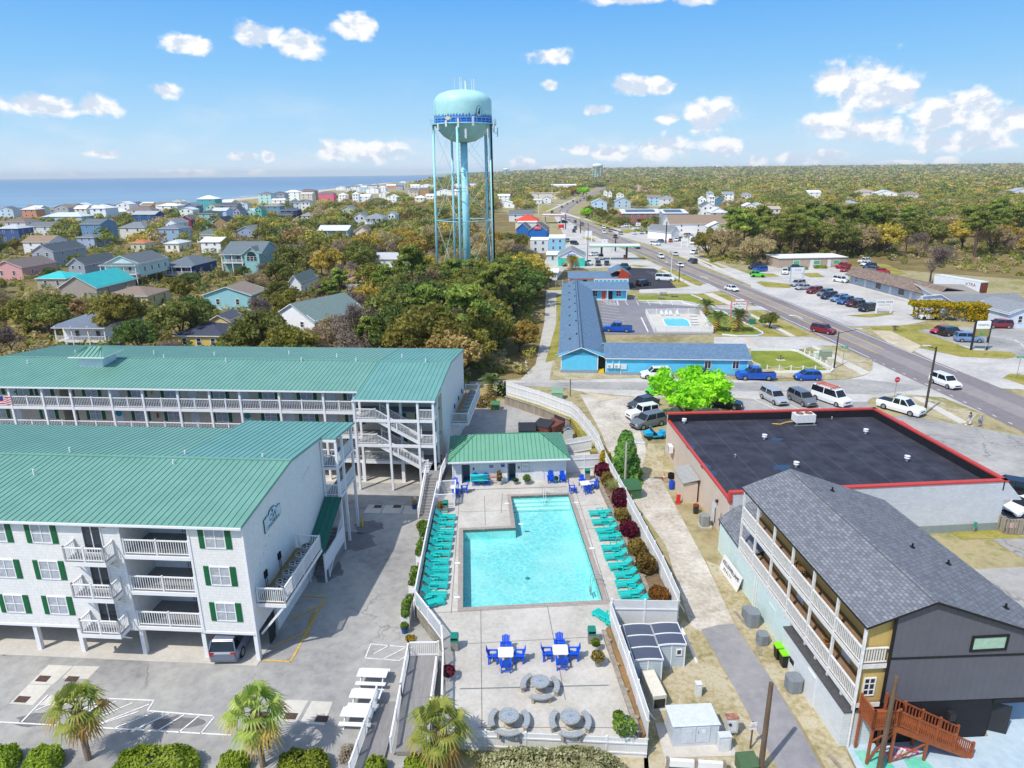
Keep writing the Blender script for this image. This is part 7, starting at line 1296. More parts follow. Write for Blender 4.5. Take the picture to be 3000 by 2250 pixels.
for i,(x0,x1,y,ci,ri)in enumerate(FARH):
 tall=6+(i*37%5)*.8;near_='front'if y>400 else 'second'if y>330 else 'sea side'if y>260 else 'most distant'
 lab=f'{cols[ci][0]} house with {roofs[ri][0]} roof in the {near_} row of far beach houses'
 bH('c',(x0,y),(x1,y),9+i%4,tall,['gf','hip','gs'][i%3],2.2,cols[ci][1],roofs[ri][1],lab,group='small houses of the far beach rows',win=2,name='beach_house',rot=-5+r_.uniform(-4,4))
r_=random.Random(31);k_=0;seen=set()
for _ in range(900):
 y=r_.uniform(235,620);x=float(coast_x(y))+r_.uniform(22,150);w_5=r_.uniform(8,12);z=r_.choice((4.6,6.2,7.8,8.8));c_=r_.choice(cols+[('white','#e8e9ea'),('light grey','#c3c7cc'),('blue grey','#93a3b8')]);f_=r_.choice(roofs)
 lab=f'{c_[0]} {"one" if z < 5 else "two" if z < 8 else "three"} storey house with {f_[0]} roof crowded in behind the beach front'
 if k_>40 or lab in seen or any(mM.hypot(x-a-2,y+5-b_)<c+5.5 for a,b_,c in OCC):continue
 a,c=PR((x-w_5/2,y,z)),PR((x+w_5/2,y,z))
 if c[0]<10 or any(y<yy and a[0]<x1 and c[0]>x0 and a[1]-22<(y0+2*y1)/3 and a[1]>y0-30 for x0,x1,y0,y1,yy in KEEP):continue
 seen.add(lab);k_+=1;bH('Z',a,c,r_.uniform(8,12),z,r_.choice(('gf','gs','hip')),2.,c_[1],f_[1],lab,group='pale houses behind the beach front',rot=-5+r_.uniform(-5,5))
FS=[('d',60,215,'white',30),('d',150,185,'coral',40),('d',200,250,'white',60),('d',330,245,'grey',50),('d',430,240,'white',55),('d',520,205,'pale',60),('d',610,190,'grey',50),('d',980,175,'white',50),('d',960,220,'white',45),('d',110,165,'white',40),('d',480,145,'white',45),('d',540,140,'white',40),('d',290,200,'pale',40),('d',1820,460,'white',60),('d',1900,470,'white',50)]
cd_=dict(white='#eceeef',coral='#d7a393',grey='#a4a8ae',pale='#cfd6db')
for k,x,y,c_,w_3 in FS:bH(k,(x,y),(x+w_3,y),12,7,'gf',2.5,cd_[c_],'#d5d8da',f'tiny {c_} house far off toward the point',group='tiny far off houses',win=1,name='far_house')
SG_='shops along the highway'
def shop(*a_,**k):k.setdefault('cat','shop');k.setdefault('name','shop');k.setdefault('group',SG_);return bH(*a_,**k)
t_,W_=shop('g',(745,600),(1380,596),11,3.0,'flat',.1,'#dcdbd6','#eceef0','restaurant with blue glazed porch, slate mansard and white flat roof behind the motel',win=0,side=0,rot=-3,ov=.1)
sR('mansard',t_,[[(-W_-.4,-.6,3.0),(2.8,-.6,3.0),(2.8,3.6,4.4),(-W_-.4,3.6,4.4)],[(-2.2,-.3,4.3),(.6,-.3,5.7),(.6,9,5.7),(-2.2,9,4.3)],[(.6,-.3,5.7),(3.4,-.3,3.9),(3.4,9,3.9),(.6,9,5.7)]],SLATE,pm('#b8452f'));mb=MB();uP(mb,[(-.2,3.0),(2.7,3.0),(2.7,4.5),(.6,5.4)],-.5,0);mb.bd('red_gable',[pm('#a8402b')],t_);mb=MB();mb.box(-W_*.5,-.7,.2,2.7,-.1,2.9);mb.bd('porch_wall',[pm('#d8dcdc')],t_)
for i in range(8):wN(t_,-W_*.5+.8+i*(W_*.5+2.)/8,-.72,.9,1.35,1.9,0,mull=(0,0),gl=mat('blue_tint_glass','#4fb4dd',.15,.15),fw=.12)
for x in(-W_*.87,-W_*.68):wN(t_,x,0,1.2,1.,1.3,0,frame=pm('#4a3f38'))
shop('g',(440,520),(585,520),6,3.4,'flat',.3,'#e3e4e4','#f0f1f1','plain white box shed beside the restaurant',cat='shed',name='storage_shed',win=0,side=0,group=None)
pF('board_fence','grey weathered board fence left of the restaurant',[g('g',470,712),g('g',750,705)],1.9,m=sI('grey_boards','#8f8b84',.15,.6,True))
p=g('g',945,398);p2=g('g',600,408);t_,W_=shop('g',(600,318),(945,308),13,3.6,'gf',2.2,'#35c9b6','#8b9094','teal ice shop with blue awning beside the fuel station',win=0,side=1)
mb=MB();uP(mb,[(-W_,2.9),(0,2.9),(0,3.6),(-W_/2,5.6),(-W_,3.6)],-.06,-.01);mb.bd('gable_board',[WH],t_);MB().hx([(-W_*.68,-2.2,2.4),(-W_*.32,-2.2,2.4),(-W_*.32,-.02,2.4),(-W_*.68,-.02,2.4),(-W_*.66,-1.8,3.1),(-W_*.34,-1.8,3.1),(-W_*.36,-.02,4.2),(-W_*.64,-.02,4.2)]).bd('awning',[pm('#1263c4')],t_);o=MB().box(-W_*.64,-.9,.1,-W_*.36,-.05,2.2).bd('ice_chest',[pm('#d8dde0')],t_);text(t_,'ICE',1.0,(-W_/2,-.93,1.5),(mM.pi/2,0,0),pm('#3d4650'))
cp=tg('fuel_canopy','white fuel station canopy with green band on two dark columns','canopy',g('g',1320,355),R(-4));MB().box(-9.2,-2.6,4.8,9.2,2.6,5.5).bd('canopy_roof',[WH],cp);MB().box(-9.23,-2.63,4.72,9.23,2.63,5.05).bd('green_band',[pm('#2fa06e')],cp)
for x in(-4.6,4.6):MB().box(x-.35,-.45,0,x+.35,.45,4.75).bd('column',[pm('#4a4a48')],cp);MB().box(x-1.1,-.4,0,x-.45,.4,1.7).bd('fuel_pump',[pm('#8f4a4a')],cp)
shop('g',(475,75),(685,78),13,7.4,'flat',.2,'#9fcfe4','#eef0f1','two storey blue metal sided shop with white roof',win=2,side=1,wm=sI('blue_metal','#8fc7e0',.3,.5,True),ov=.15)
shop('g',(235,100),(470,100),11,5.2,'flat',.1,'#dfe4e8','#f0f2f3','lower white metal wing left of the blue shop',win=2,side=0,wm=sI('white_metal','#dfe4e8',.3,.5,True),ov=.1)
shop('g',(455,295),(600,290),8,3.,'flat',.3,'#cfd5d8','#f2f3f3','low white shed left of the ice shop',cat='shed',name='storage_shed',win=1,side=0,group=None)
t_,W_=shop('d',(610,1055),(890,1068),16,4.2,'gf',3.,'#1d6fc0','#6d6f73','blue gabled grill with red sign board',win=0,side=0,rot=-8);MB().box(-W_*.72,-.3,4.2,-W_*.3,-.06,6.2).bd('sign_board',[RED],t_);text(t_,'GRILL',1.3,(-W_*.51,-.35,5.2),(mM.pi/2,0,0),WH)
shop('d',(400,1010),(600,1045),12,4.,'gf',2.6,'#2a6fb4','#6f7175','left hand blue gable joined to the grill',win=0,side=0,rot=-8)
shop('d',(385,935),(755,925),16,4.4,'hip',3.4,'#d9d6d0','#d9523f','shop with bright red hip roof',win=2,side=1)
shop('d',(430,945),(725,942),5,4.2,'flat',.2,'#dcdcda','#f2f3f3','flat white annex in front of the red hip roof',win=0,side=0)
shop('d',(280,835),(650,820),18,4.6,'gs',2.6,'#dfe2e2','#6f7478','store with long grey roof behind the red roof',win=2,side=1)
cp=tg('fuel_canopy','white fuel station canopy with red band beside the red roofed shop','canopy',g('d',1000,960),R(-4));MB().box(-7,-5,4.6,7,5,5.5).bd('canopy_roof',[WH],cp);MB().box(-7.05,-5.05,4.9,7.05,5.05,5.3).bd('red_band',[RED],cp)
for x in(-5,5):MB().box(x-.3,-3,0,x+.3,3,4.6).bd('column',[GREY],cp)
t_,W_=shop('d',(590,480),(1165,475),22,7.,'flat',.2,'#dcd6c8','#c9c3b6','long cream store with yellow sign and red roof edge',win=2,side=0);MB().box(-W_,-.2,6.6,0,-.02,7.15).bd('red_band',[pm('#b5404c')],t_);MB().box(-W_*.28,-.3,4.2,-W_*.03,-.04,5.6).bd('sign_board',[pm('#e0b81f')],t_)
shop('d',(815,560),(965,560),14,5.,'gf',2.2,'#e6e8e8','#8d9196','white gabled shop in front of the long cream store',win=1,side=0)
shop('d',(680,585),(815,580),12,4.,'flat',.2,'#e0e2e4','#eef0f0','low white shop left of the gabled one',win=2,side=0)
shop('d',(905,350),(1425,345),30,6.,'gs',2.,'#dfe1e2','#f0f2f3','long white roofed warehouse in the far wood',cat='warehouse',name='warehouse',win=0,side=0,group=None)
BRK=bK('red_brick','#8d5446','#9c6251','#b09a8e',.5,.2,.8,.02,.3);t_,W_=shop('e',(20,815),(650,800),20,7.,'flat',1.6,'#94594b','#cfd3d5','red brick commercial building with solar panels on its roof',wm=BRK,win=6,storeys=2,side=0,rot=-4)
def solar(t_,W_,d0,d1,f0,f1,z0,z1,n):mb=MB();[mb.hx([(-W_*f1+W_*(f1-f0)*i/n,d0,z0),(-W_*f1+W_*(f1-f0)*(i+.95)/n,d0,z0),(-W_*f1+W_*(f1-f0)*(i+.95)/n,d1,z1),(-W_*f1+W_*(f1-f0)*i/n,d1,z1)]+[(-W_*f1+W_*(f1-f0)*i/n,d0,z0+.15),(-W_*f1+W_*(f1-f0)*(i+.95)/n,d0,z0+.15),(-W_*f1+W_*(f1-f0)*(i+.95)/n,d1,z1+.15),(-W_*f1+W_*(f1-f0)*i/n,d1,z1+.15)])for i in range(n)];mb.bd('solar_panels',[mat('solar_glass','#2c3546',.15,spec=.7)],t_)
solar(t_,W_,6,15,.12,.88,7.65,8.4,14);MB().box(-W_*.62,-2.2,3.3,0,-.02,3.6).bd('awning',[DARK],t_)
t_,W_=shop('e',(690,800),(1085,798),18,8.,'flat',1.4,'#a4abb4','#d5d9db','grey metal building with solar panels right of the brick one',wm=sI('grey_metal','#a4abb4',.35,.4,True),win=0,side=0,rot=-4);solar(t_,W_,3,14,.18,.9,8.3,9.2,10)
for x in(.22,.6):MB().box(-W_*x-3.2,-.05,.1,-W_*x+.4,0,4.2).bd('garage_door',[DARK],t_)
t_,W_=shop('e',(800,990),(1720,968),22,4.6,'gs',4.,'#e3e3e0','#92806f','long white strip mall with brown roof across the highway',win=3,side=0,rot=-3)
t2,W2_=shop('e',(785,1040),(935,1090),18,4.2,'gf',2.4,'#eef0f0','#7f8386','white fronted end shop with grey roof at the strip mall',win=0,side=2,rot=26);shop('e',(1420,1060),(1700,1010),8,4.4,'gf',2.,'#dfe9ef','#e9edf0','pale gabled wing at the right end of the strip mall',win=0,side=0)
t_,W_=shop('D',(215,990),(780,975),10,3.3,'flat',.1,'#b9a795','#dcdcd9','low tan office with green windows in front of the pine wood',win=0,side=0,rot=4,wm=bK('tan_brick','#b3a08e','#c2b09e','#a3937f',.4,.15,.8,.012,.25),ov=.3);o=None
for f in(.28,.58,.87):wN(t_,-W_*(1-f)-.5,-.02,.9,2.4,1.5,0,mull=(0,0),gl=mat('green_shade_glass','#5fae7a',.3,.1),fw=.14)
for f in(.48,.74):MB().box(-W_*(1-f)-.5,-.07,.05,-W_*(1-f)+.7,0,2.5).bd('door',[DW],t_)
pA,pB=g('D',800,1190),g('D',1520,1385);an=mM.atan2(pB[1]-pA[1],pB[0]-pA[0]);Ls=mM.hypot(pB[0]-pA[0],pB[1]-pA[1]);t_=tg('shop_strip','pale blue shop strip with brown shingle mansard facing the parking lot','shop',(*pA[:2],0),an,SG_)
MB().box(0,0,0,Ls,6.3,3.6).bd('wall',[sm('#b3c3d3',.2)],t_);sR('mansard',t_,[[(-.6,-1.5,2.55),(Ls+.5,-1.5,2.55),(Ls+.5,.9,4.75),(-.6,.9,4.75)],[(-.6,.92,4.6),(Ls+.5,.92,4.6),(Ls+.5,6.5,3.7),(-.6,6.5,3.7)]],bK('brown_mix_shingle','#7c6b60','#9a887b','#5f5149',.5,.3,.9,.02,.4,'xy',.4),pm('#394252'))
mb=MB().box(-.1,-.08,0,.1,0,.1)
for i,f in enumerate((.08,.2,.36,.5,.62,.72,.8,.9)):
 if i in(2,4):wN(t_,Ls*f,-.02,.5,2.6,2.,0,mull=(0,0),fw=.1)
 elif i%2:MB().box(-.5,-.08,.05,.5,0,2.15).bd('door',[DW],t_,loc=(Ls*f,0,0))
 else:wN(t_,Ls*f,-.02,.8,1.,1.4,0)
wk=MB().pz([(pA[0],pA[1]),(pB[0],pB[1]),(pB[0]-1.5,pB[1]-2.2),(pA[0]-1.5,pA[1]-2.2)],0,.1);sU(wk,'shop_walkway',[CONC2])
shop('D',(1520,1300),(1880,1285),12,3.6,'flat',.5,'#cdd3d6','#9b948b','low white sided rear wing behind the mansard strip',win=0,side=0,rot=-12)
tlr=tg('box_trailer','white box trailer with dark red lettering behind the shop strip','trailer',(0,0,0));pl,pr_=g('D',1520,1118,4),g('D',1895,1178,4);tlr.location=((pl[0]+pr_[0])/2,(pl[1]+pr_[1])/2,0);tlr.rotation_euler.z=mM.atan2(pr_[1]-pl[1],pr_[0]-pl[0]);Lt=mM.hypot(pr_[1]-pl[1],pr_[0]-pl[0]);MB().box(-Lt/2,-1.25,1.1,Lt/2,1.25,4.0).box(-Lt/2-.02,-1.3,4.0,Lt/2+.02,1.3,4.06).bd('box',[mat('trailer_white','#dfe3e8',.4,.05,.5)],tlr);MB().box(Lt/2+.01,-1.2,1.2,Lt/2+.03,1.2,3.8).bd('door',[mat('rusty_door','#7a4034',.8,.3,3)],tlr);text(tlr,'XTRA',1.15,(Lt*.3,-1.27,3.0),(mM.pi/2,0,0),pm('#8c1d3a'),shear=.1)
for x in(-Lt*.38,Lt*.3,Lt*.4):
 for y in(-1.1,1.1):MB().tz((x,y-.15,.5),(x,y+.15,.5),.5,n=14).bd('wheel',[BX],tlr)
t_,W_=shop('D',(1690,1378),(2300,1366),13,3.1,'gs',1.5,'#b9c6e0','#84878a','low blue white building with broad grey roof behind the vine pergola',win=0,side=0,rot=3)
t_,W_=shop('D',(2080,1420),(2420,1420),10,3.2,'gf',1.6,'#cfdae8','#8a8f94','pale blue building with white window at the right edge',win=2,side=1,rot=4)
pF('board_fence','reddish brown board fence between the pergola and the pale blue building',[g('D',1770,1500),g('D',2090,1490)],2.4,m=sI('brown_boards','#7a5644',.2,.6,True))
pg_=tg('pergola','timber pergola smothered in yellow flowering vine','pergola',g('D',1580,1480),R(-14));mb=MB()
for x in(-6,-2,2,6):
 for y in(-1.4,1.6):MB().cx_b(x,y,0,.25,.25,2.8).bd('post',[WOODG],pg_)
for y in(-1.4,1.6):mb.box(-6.6,y-.08,2.75,6.6,y+.08,2.95)
mb.bd('beam',[WOODG],pg_);mb=MB();rg_=np.random.default_rng(4);n=5200;cs=np.stack([rg_.uniform(-7.2,7.2,n),rg_.uniform(-2.4,2.4,n),2.9+rg_.uniform(-.2,.9,n)*(1-.3*rg_.random(n))],1);m_=(rg_.random(n)<.3);cs[m_,2]-=rg_.uniform(0,2.4,m_.sum());cs[m_,1]=-1.9+rg_.uniform(-.4,.4,m_.sum());cs[m_,0]=np.where(rg_.random(m_.sum())<.6,rg_.uniform(3.5,7.6,m_.sum()),cs[m_,0]);ds=rg_.normal(size=(n,3))*.6+np.array([0,-.3,.6]);lM(cs,ds,.28,5,mb);mb.bd('vine',[fO('yellow_vine','#8f8a14','#d2b81c',1.5)],pg_)
for k,x,y,h,s,l in(('C',830,305,44,1.,'pale water tower on the wooded skyline right of the highway'),('d',240,165,40,.8,'tiny water tower on the skyline near the point')):
 zz=float(land_z(*g(k,x,y)[:2]));d0=2300 if k=='C'else 3300;dr_=ray(*q(k,x,y));P=(dr_[0]*d0/dr_[1],d0);zl=float(land_z(*P));t_=tg('water_tower',l,'water tower',(*P,zl),0);H0=62*(1 if k=='C'else 1.);yt=q(k,x,218 if k=='C'else 70)[1];H0=ZAT(P,yt)-zl;rr_=25*d0/2000*(.62 if k=='C'else.36)
 MB().lz([(0,H0),(rr_*.6,H0*.985),(rr_*.95,H0*.94),(rr_,H0*.88),(rr_*.9,H0*.80 if k=='C'else H0*.84),(rr_*.4,H0*.72 if k=='C'else H0*.78),(0,H0*.71 if k=='C'else H0*.77)][::-1],20).bd('tank',[pm('#dbe6ea')],t_,True)
 for i in range(6):a_=i*mM.pi/3;MB().tz((rr_*.95*mM.cos(a_),rr_*.95*mM.sin(a_),0),(rr_*.85*mM.cos(a_),rr_*.85*mM.sin(a_),H0*.85),1.1,n=6).bd('leg',[pm('#b5d6d8')],t_)
 MB().tz((0,0,0),(0,0,H0*.75),1.6,n=8).bd('riser',[pm('#b5d6d8')],t_)
def tower():
 Y=192.;lo,hi=-60.,30.
 for _ in range(40):
  m=(lo+hi)/2
  if PR((m,Y,47))[0]<1356:lo=m
  else:hi=m
 X=lo;b=(X,Y);zt=lambda y:ZAT(b,200+y*.33746);TQM=mat('tower_turquoise','#b3e3e2',.4,.06,.6);TQD=mat('tower_leg_turquoise','#9fdde6',.4,.05,1)
 t=tg('water_tower','tall turquoise water tower on five legs with a dark blue wave band and bird emblem','water tower',(X,Y,0));OCC.append((X,Y,3.))
 R_=7.55;ztop,zsh,zcyl,zb,zbot=zt(186),zt(255),zt(312),zt(490),zt(645)
 prof=[(1.4,zbot),(3.2,zbot+.35),(5.2,zbot+1.5),(6.7,zbot+3.1),(R_,zb),(R_,zcyl),(R_*.985,zcyl+(zsh-zcyl)*.6),(R_*.93,zsh),(R_*.8,zsh+(ztop-zsh)*.45),(R_*.55,zsh+(ztop-zsh)*.78),(R_*.25,ztop-.12),(0,ztop)]
 MB().lz(prof,48).bd('tank',[TQM],t,True)
 z0,z1=zt(482),zt(432);band=MB().lz([(R_+.02,z0),(R_+.02,z1)],60);n=60
 for i in range(n):a,c=2*mM.pi*i/n,2*mM.pi*(i+1)/n;h=.35+.5*abs(mM.sin(i*1.7));m_=(a+c)/2;P=lambda q_,z:((R_+.04)*mM.cos(q_),(R_+.04)*mM.sin(q_),z);band.face([P(a,z1-.15),P(c,z1-.15),P(m_+.02,z1+h)],1);band.face([P(a-.03,z1-.3),P(c-.03,z1-.3),P(m_-.05,z1+h*.55)],2)
 band.bd('wave_band',[pm('#1453b0'),pm('#3f6fb0'),pm('#7aa2d0')],t)
 MB().lz([(R_,zb-.15),(R_+1.15,zb-.15),(R_+1.15,zb),(R_,zb)],40).bd('walkway',[TQD],t);rr=MB();n=40
 for i in range(n):
  a,c=2*mM.pi*i/n,2*mM.pi*(i+1)/n;P=lambda q_,z:((R_+1.1)*mM.cos(q_),(R_+1.1)*mM.sin(q_),zb+z);rr.tz(P(a,0),P(a,1.2),.035,n=4);rr.tz(P(a,1.2),P(c,1.2),.035,n=4);rr.tz(P(a,.6),P(c,.6),.03,n=4)
 rr.bd('walkway_railing',[pm('#9fd6dc')],t)
 MB().tz((0,0,0),(0,0,zbot+.3),.95,n=20).bd('riser',[TQD],t,True)
 A=[R(x)for x in(262,334,46,118,190)];zs=[zt(905),zt(1318)];top=zb-.2;ra=lambda z:7.95+.45*(1-z/top);pt=lambda a,z:Vector((ra(z)*mM.cos(a),ra(z)*mM.sin(a),z))
 for i,a in enumerate(A):MB().tz(pt(a,0),pt(a,top),.34,.32,14).bd('leg',[TQD],t,True)
 L=[0.5]+[zs[1],zs[0]]+[top-.4]
 for a,c in zip(A,A[1:]+A[:1]):
  for z in zs:MB().tz(pt(a,z),pt(c,z),.1,n=8).bd('strut',[TQD],t)
  for za,zc in zip(L[:-1],L[1:]):
   for p,r in((pt(a,za),pt(c,zc)),(pt(c,za),pt(a,zc))):MB().tz(p,r,.032,n=5).bd('tie_rod',[pm('#c5e8ec')],t)
 cb=MB()
 for a in(A[2],A[1]):
  for k in range(4):o=Vector((.4*mM.cos(a+.5*k-.7),.4*mM.sin(a+.5*k-.7),0));cb.tz(pt(a,0)+o,pt(a,top)+o,.11,n=5)
 cb.bd('cable_bundle',[pm('#12202e')],t);st=MB()
 for a in(A[0],A[2]):
  for k in range(40):z=1+k*(top-1)/40;st.bm(pt(a,z)+Vector((.4,0,0)),pt(a,z)+Vector((.75,-.1,0)),.06,.06)
 st.bd('climbing_peg',[pm('#2a4450')],t);an=MB().box(-.24,-.14,0,.24,.14,2.5).box(-.05,.14,.9,.05,.7,1.1)
 for i,(x,z)in enumerate(((225,565),(283,540),(348,515),(440,525),(495,615),(553,510),(662,610),(705,560),(755,590))):
  s=max(-1,min(1,(x-462)/270));a=-mM.pi/2+mM.asin(s);o=an.bd('antenna_panel',[pm('#d9dfe0')],t,loc=((R_+1.45)*mM.cos(a),(R_+1.45)*mM.sin(a),zt(z)-.2));o.rotation_euler.z=a+mM.pi/2;o.scale=(1,1,.9 if i not in(1,2)else.6)
 an2=[(345,1085,A[0]+.6),(488,1090,A[0])];b2=MB()
 for a,dx in((A[0],-1.6),(A[0],2.1)):p=pt(a,zt(1090));o=an.bd('antenna_panel',[pm('#d9dfe0')],t,loc=(p.x+dx,p.y-.6,p.z));b2.bm((p.x,p.y-.3,p.z+1.6),(p.x+dx,p.y-.5,p.z+1.6),.1,.1);b2.bm((p.x,p.y-.3,p.z+.9),(p.x+dx,p.y-.5,p.z+.9),.1,.1)
 b2.bd('antenna_arm',[pm('#5f8f98')],t)
 for x,h,r in((-2.0,3.2,.06),(-.55,3.4,.12),(-.15,3.3,.1),(.95,2.4,.35),(2.5,2.8,.09),(3.1,2.9,.12)):MB().tz((x,0,ztop-.4),(x,0,ztop-.3+h),r,n=8).bd('roof_antenna',[pm('#cdd9dc')],t)
 ld=MB();a=R(205)
 for i in range(9):
  z,z2=zb+i*.85,zb+(i+1)*.85;ld.tz((R_*1.02*mM.cos(a),R_*1.02*mM.sin(a),z),(R_*1.02*mM.cos(a),R_*1.02*mM.sin(a),z2),.06,n=4)
 ld.bd('ladder',[pm('#9fd6dc')],t);em=tg;a=-mM.pi/2+mM.asin((612-462)/258.);zc=zt(392);mb=MB();ce=Vector(((R_+.14)*mM.cos(a),(R_+.14)*mM.sin(a),zc));rx=Vector((-mM.sin(a),mM.cos(a),0));P=lambda u,v,d=0.:ce+rx*u+Vector((mM.cos(a)*d,mM.sin(a)*d,v))
 ov=[(.72*mM.cos(i*mM.pi/12),1.28*mM.sin(i*mM.pi/12))for i in range(24)]
 mb.face([P(u*1.12,v*1.07)for u,v in ov],0);mb.face([P(u,v,.03)for u,v in ov],1);bird=[(-.45,-.5),(-.1,-.75),(.15,-.7),(.3,-.2),(.22,.3),(.32,.55),(.2,.75),(.05,.7),(.0,.3),(-.2,.1)];mb.face([P(u,v,.06)for u,v in bird],2);mb.face([P(u,v,.07)for u,v in((.05,.72),(.0,.55),(-.35,.05),(-.3,.25))],3);mb.face([P(u,v,.06)for u,v in((-.1,-.75),(.1,-.75),(.12,-1.05),(-.05,-1.05))],3)
 mb.bd('bird_emblem',[pm('#20344a'),pm('#a9dbe0'),pm('#4a4f52'),pm('#8a6a50')],t)
 tu=MB();a=-mM.pi/2+mM.asin((345-462)/258.);ce=Vector(((R_+.12)*mM.cos(a),(R_+.12)*mM.sin(a),zt(448)));rx=Vector((-mM.sin(a),mM.cos(a),0));P=lambda u,v,d=0.:ce+rx*u+Vector((mM.cos(a)*d,mM.sin(a)*d,v));tu.face([P(.75*mM.cos(i*.524),.45*mM.sin(i*.524))for i in range(12)],0);tu.face([P(*u)for u in((.6,-.1),(1.15,.05),(1.2,-.25),(.7,-.4))],1);tu.face([P(*u)for u in((-.7,.1),(-1.2,.3),(-1.0,-.1))],1);tu.bd('painted_turtle',[pm('#d9c7a0'),pm('#6fae9a')],t)
tower()
SHG2=sI('shed_boards','#aeb9c0',.2,.5);SHR=mat('shed_roof','#545b6c',.45,.06,1)
def shed(label,x,y,w,d,n,win=False):
 t=tg('storage_shed',label,'shed',(x,y,0),R(2),'grey plastic storage sheds');h=1.75
 MB().box(0,0,0,w,d,h).bd('wall',[SHG2],t);rf=MB();k=6;tr=MB()
 for s in range(n):
  for i in range(k):
   a,c=i/k,(i+1)/k;za,zc=h+.1+.26*mM.sin(mM.pi*(.25+.5*a))-.28,h+.1+.26*mM.sin(mM.pi*(.25+.5*c))-.28;y0,y1=-.06+s*d/n,-.06+(s+1)*d/n-.05;rf.hx([(w*a-(.06 if i==0 else 0),y0,za),(w*c+(.06 if i==k-1 else 0),y0,zc),(w*c+(.06 if i==k-1 else 0),y1,zc),(w*a-(.06 if i==0 else 0),y1,za),(w*a-(.06 if i==0 else 0),y0,za+.06),(w*c+(.06 if i==k-1 else 0),y0,zc+.06),(w*c+(.06 if i==k-1 else 0),y1,zc+.06),(w*a-(.06 if i==0 else 0),y1,za+.06)])
   tr.bm((w*a,y1+.02,za+.05),(w*c,y1+.02,zc+.05),.08,.08)
   if s==0:tr.bm((w*a,y0,za+.04),(w*c,y0,zc+.04),.06,.1)
 for x_ in(-.06,w+.06):tr.box(x_-.03,-.08,h-.02,x_+.03,d+.02,h+.08)
 for x_ in(0,w*.5,w):tr.box(x_-.035,-.03,.02,x_+.035,-.002,h)
 rf.bd('roof',[SHR],t);tr.bd('trim',[WH],t)
 if win:wN(t,w*.78,-.01,.95,.4,.5,0,mull=(0,0))
 return t
shed('grey storage shed with three roof panels nearest the terrace fence',7.5,35.7,1.75,3.5,3);shed('grey storage shed with two roof panels and a small window',9.3,37.1,1.75,2.2,2,True)
p=g('P',500,1190);gn=tg('generator','cream generator cabinet with a dark grille beside the terrace fence','generator',(p[0],p[1],0),R(8));gn.scale=(.75,.85,.85);MB().box(-.55,0,.1,.55,2.6,1.25).bd('casing',[pm('#d8d2c0')],gn);MB().hx([(-.57,-.02,1.25),(.57,-.02,1.25),(.57,2.62,1.25),(-.57,2.62,1.25),(-.5,.05,1.32),(.5,.05,1.32),(.5,2.5,1.32),(-.5,2.5,1.32)]).bd('lid',[pm('#ddd8c8')],gn);MB().box(-.45,-.03,.2,.45,0,.95).bd('grille',[DARK],gn);MB().box(-.7,-.2,0,.7,2.8,.1).bd('base',[CONC],gn)
p=g('P',790,1490);uc=tg('utility_cabinet','large pale grey double door utility cabinet on a concrete pad','cabinet',(p[0],p[1],.1),R(3));uc.scale=(.74,.74,.74);MB().box(-1.75,-.0,0,1.75,2.0,1.95).bd('body',[pm('#c3c9cf',.5)],uc);MB().hx([(-1.85,-.1,1.95),(1.85,-.1,1.95),(1.85,2.1,1.95),(-1.85,2.1,1.95),(-1.75,0,2.08),(1.75,0,2.08),(1.75,2,2.08),(-1.75,2,2.08)]).bd('lid',[pm('#d0d5da',.5)],uc)
for x in(-.55,.55):o=MB().box(-.5,-.05,.35,.5,0,1.75).box(-.25,-.07,.55,.25,-.05,1.5).bd('door',[pm('#ccd1d6',.5)],uc,loc=(x,0,0))
MB().box(.1,-.1,1.2,.16,-.05,1.5).bd('door_handle',[GREY],uc);MB().box(.45,-.08,1.25,.7,-.07,1.55).bd('label',[WH],uc);MB().pz([(p[0]-1.9,p[1]-.8),(p[0]+2.2,p[1]-.7),(p[0]+2.,p[1]+1.8),(p[0]-1.9,p[1]+1.7)],0,.1).bd('cabinet_pad',[CONC])['kind']='structure'
for k,x,y,w,d,h,c,l,rust in(('P',1030,1535,.85,.5,1.35,'#ccd2d6','white meter cabinet right of the large utility cabinet',0),('P',1085,1420,.85,.5,1.75,'#cfc9c2','meter cabinet with rusty top on metal legs',1),('P',820,1090,.45,.45,1.2,'#d4d6d2','slim white pedestal box alone in the dry grass',0)):
 p=g(k,x,y);t=tg('meter_cabinet',l,'cabinet',(p[0],p[1],0),R(3));t.scale=(.78,.78,.78);z=.5 if rust else.03;MB().box(-w/2,0,z,w/2,d,h).bd('body',[pm(c,.5)],t);MB().box(-w/2-.03,-.03,h,w/2+.03,d+.03,h+.05).bd('lid',[mat('rusty_lid','#a5735f',.8,.4,4)if rust else pm(c)],t);MB().box(-w*.35,-.02,z+.15,w*.35,0,h-.2).bd('door',[pm('#d9dcdc')],t)
 if rust:
  for xx in(-.35,.35):MB().tz((xx,.1,0),(xx,.1,.5),.04,n=6).bd('leg',[SX],t)
  MB().lz([(0,0),(.12,0),(.12,.06),(0,.07)],12).bd('meter',[GLASS],t,loc=(-.2,-.02,1.3)).rotation_euler.x=mM.pi/2
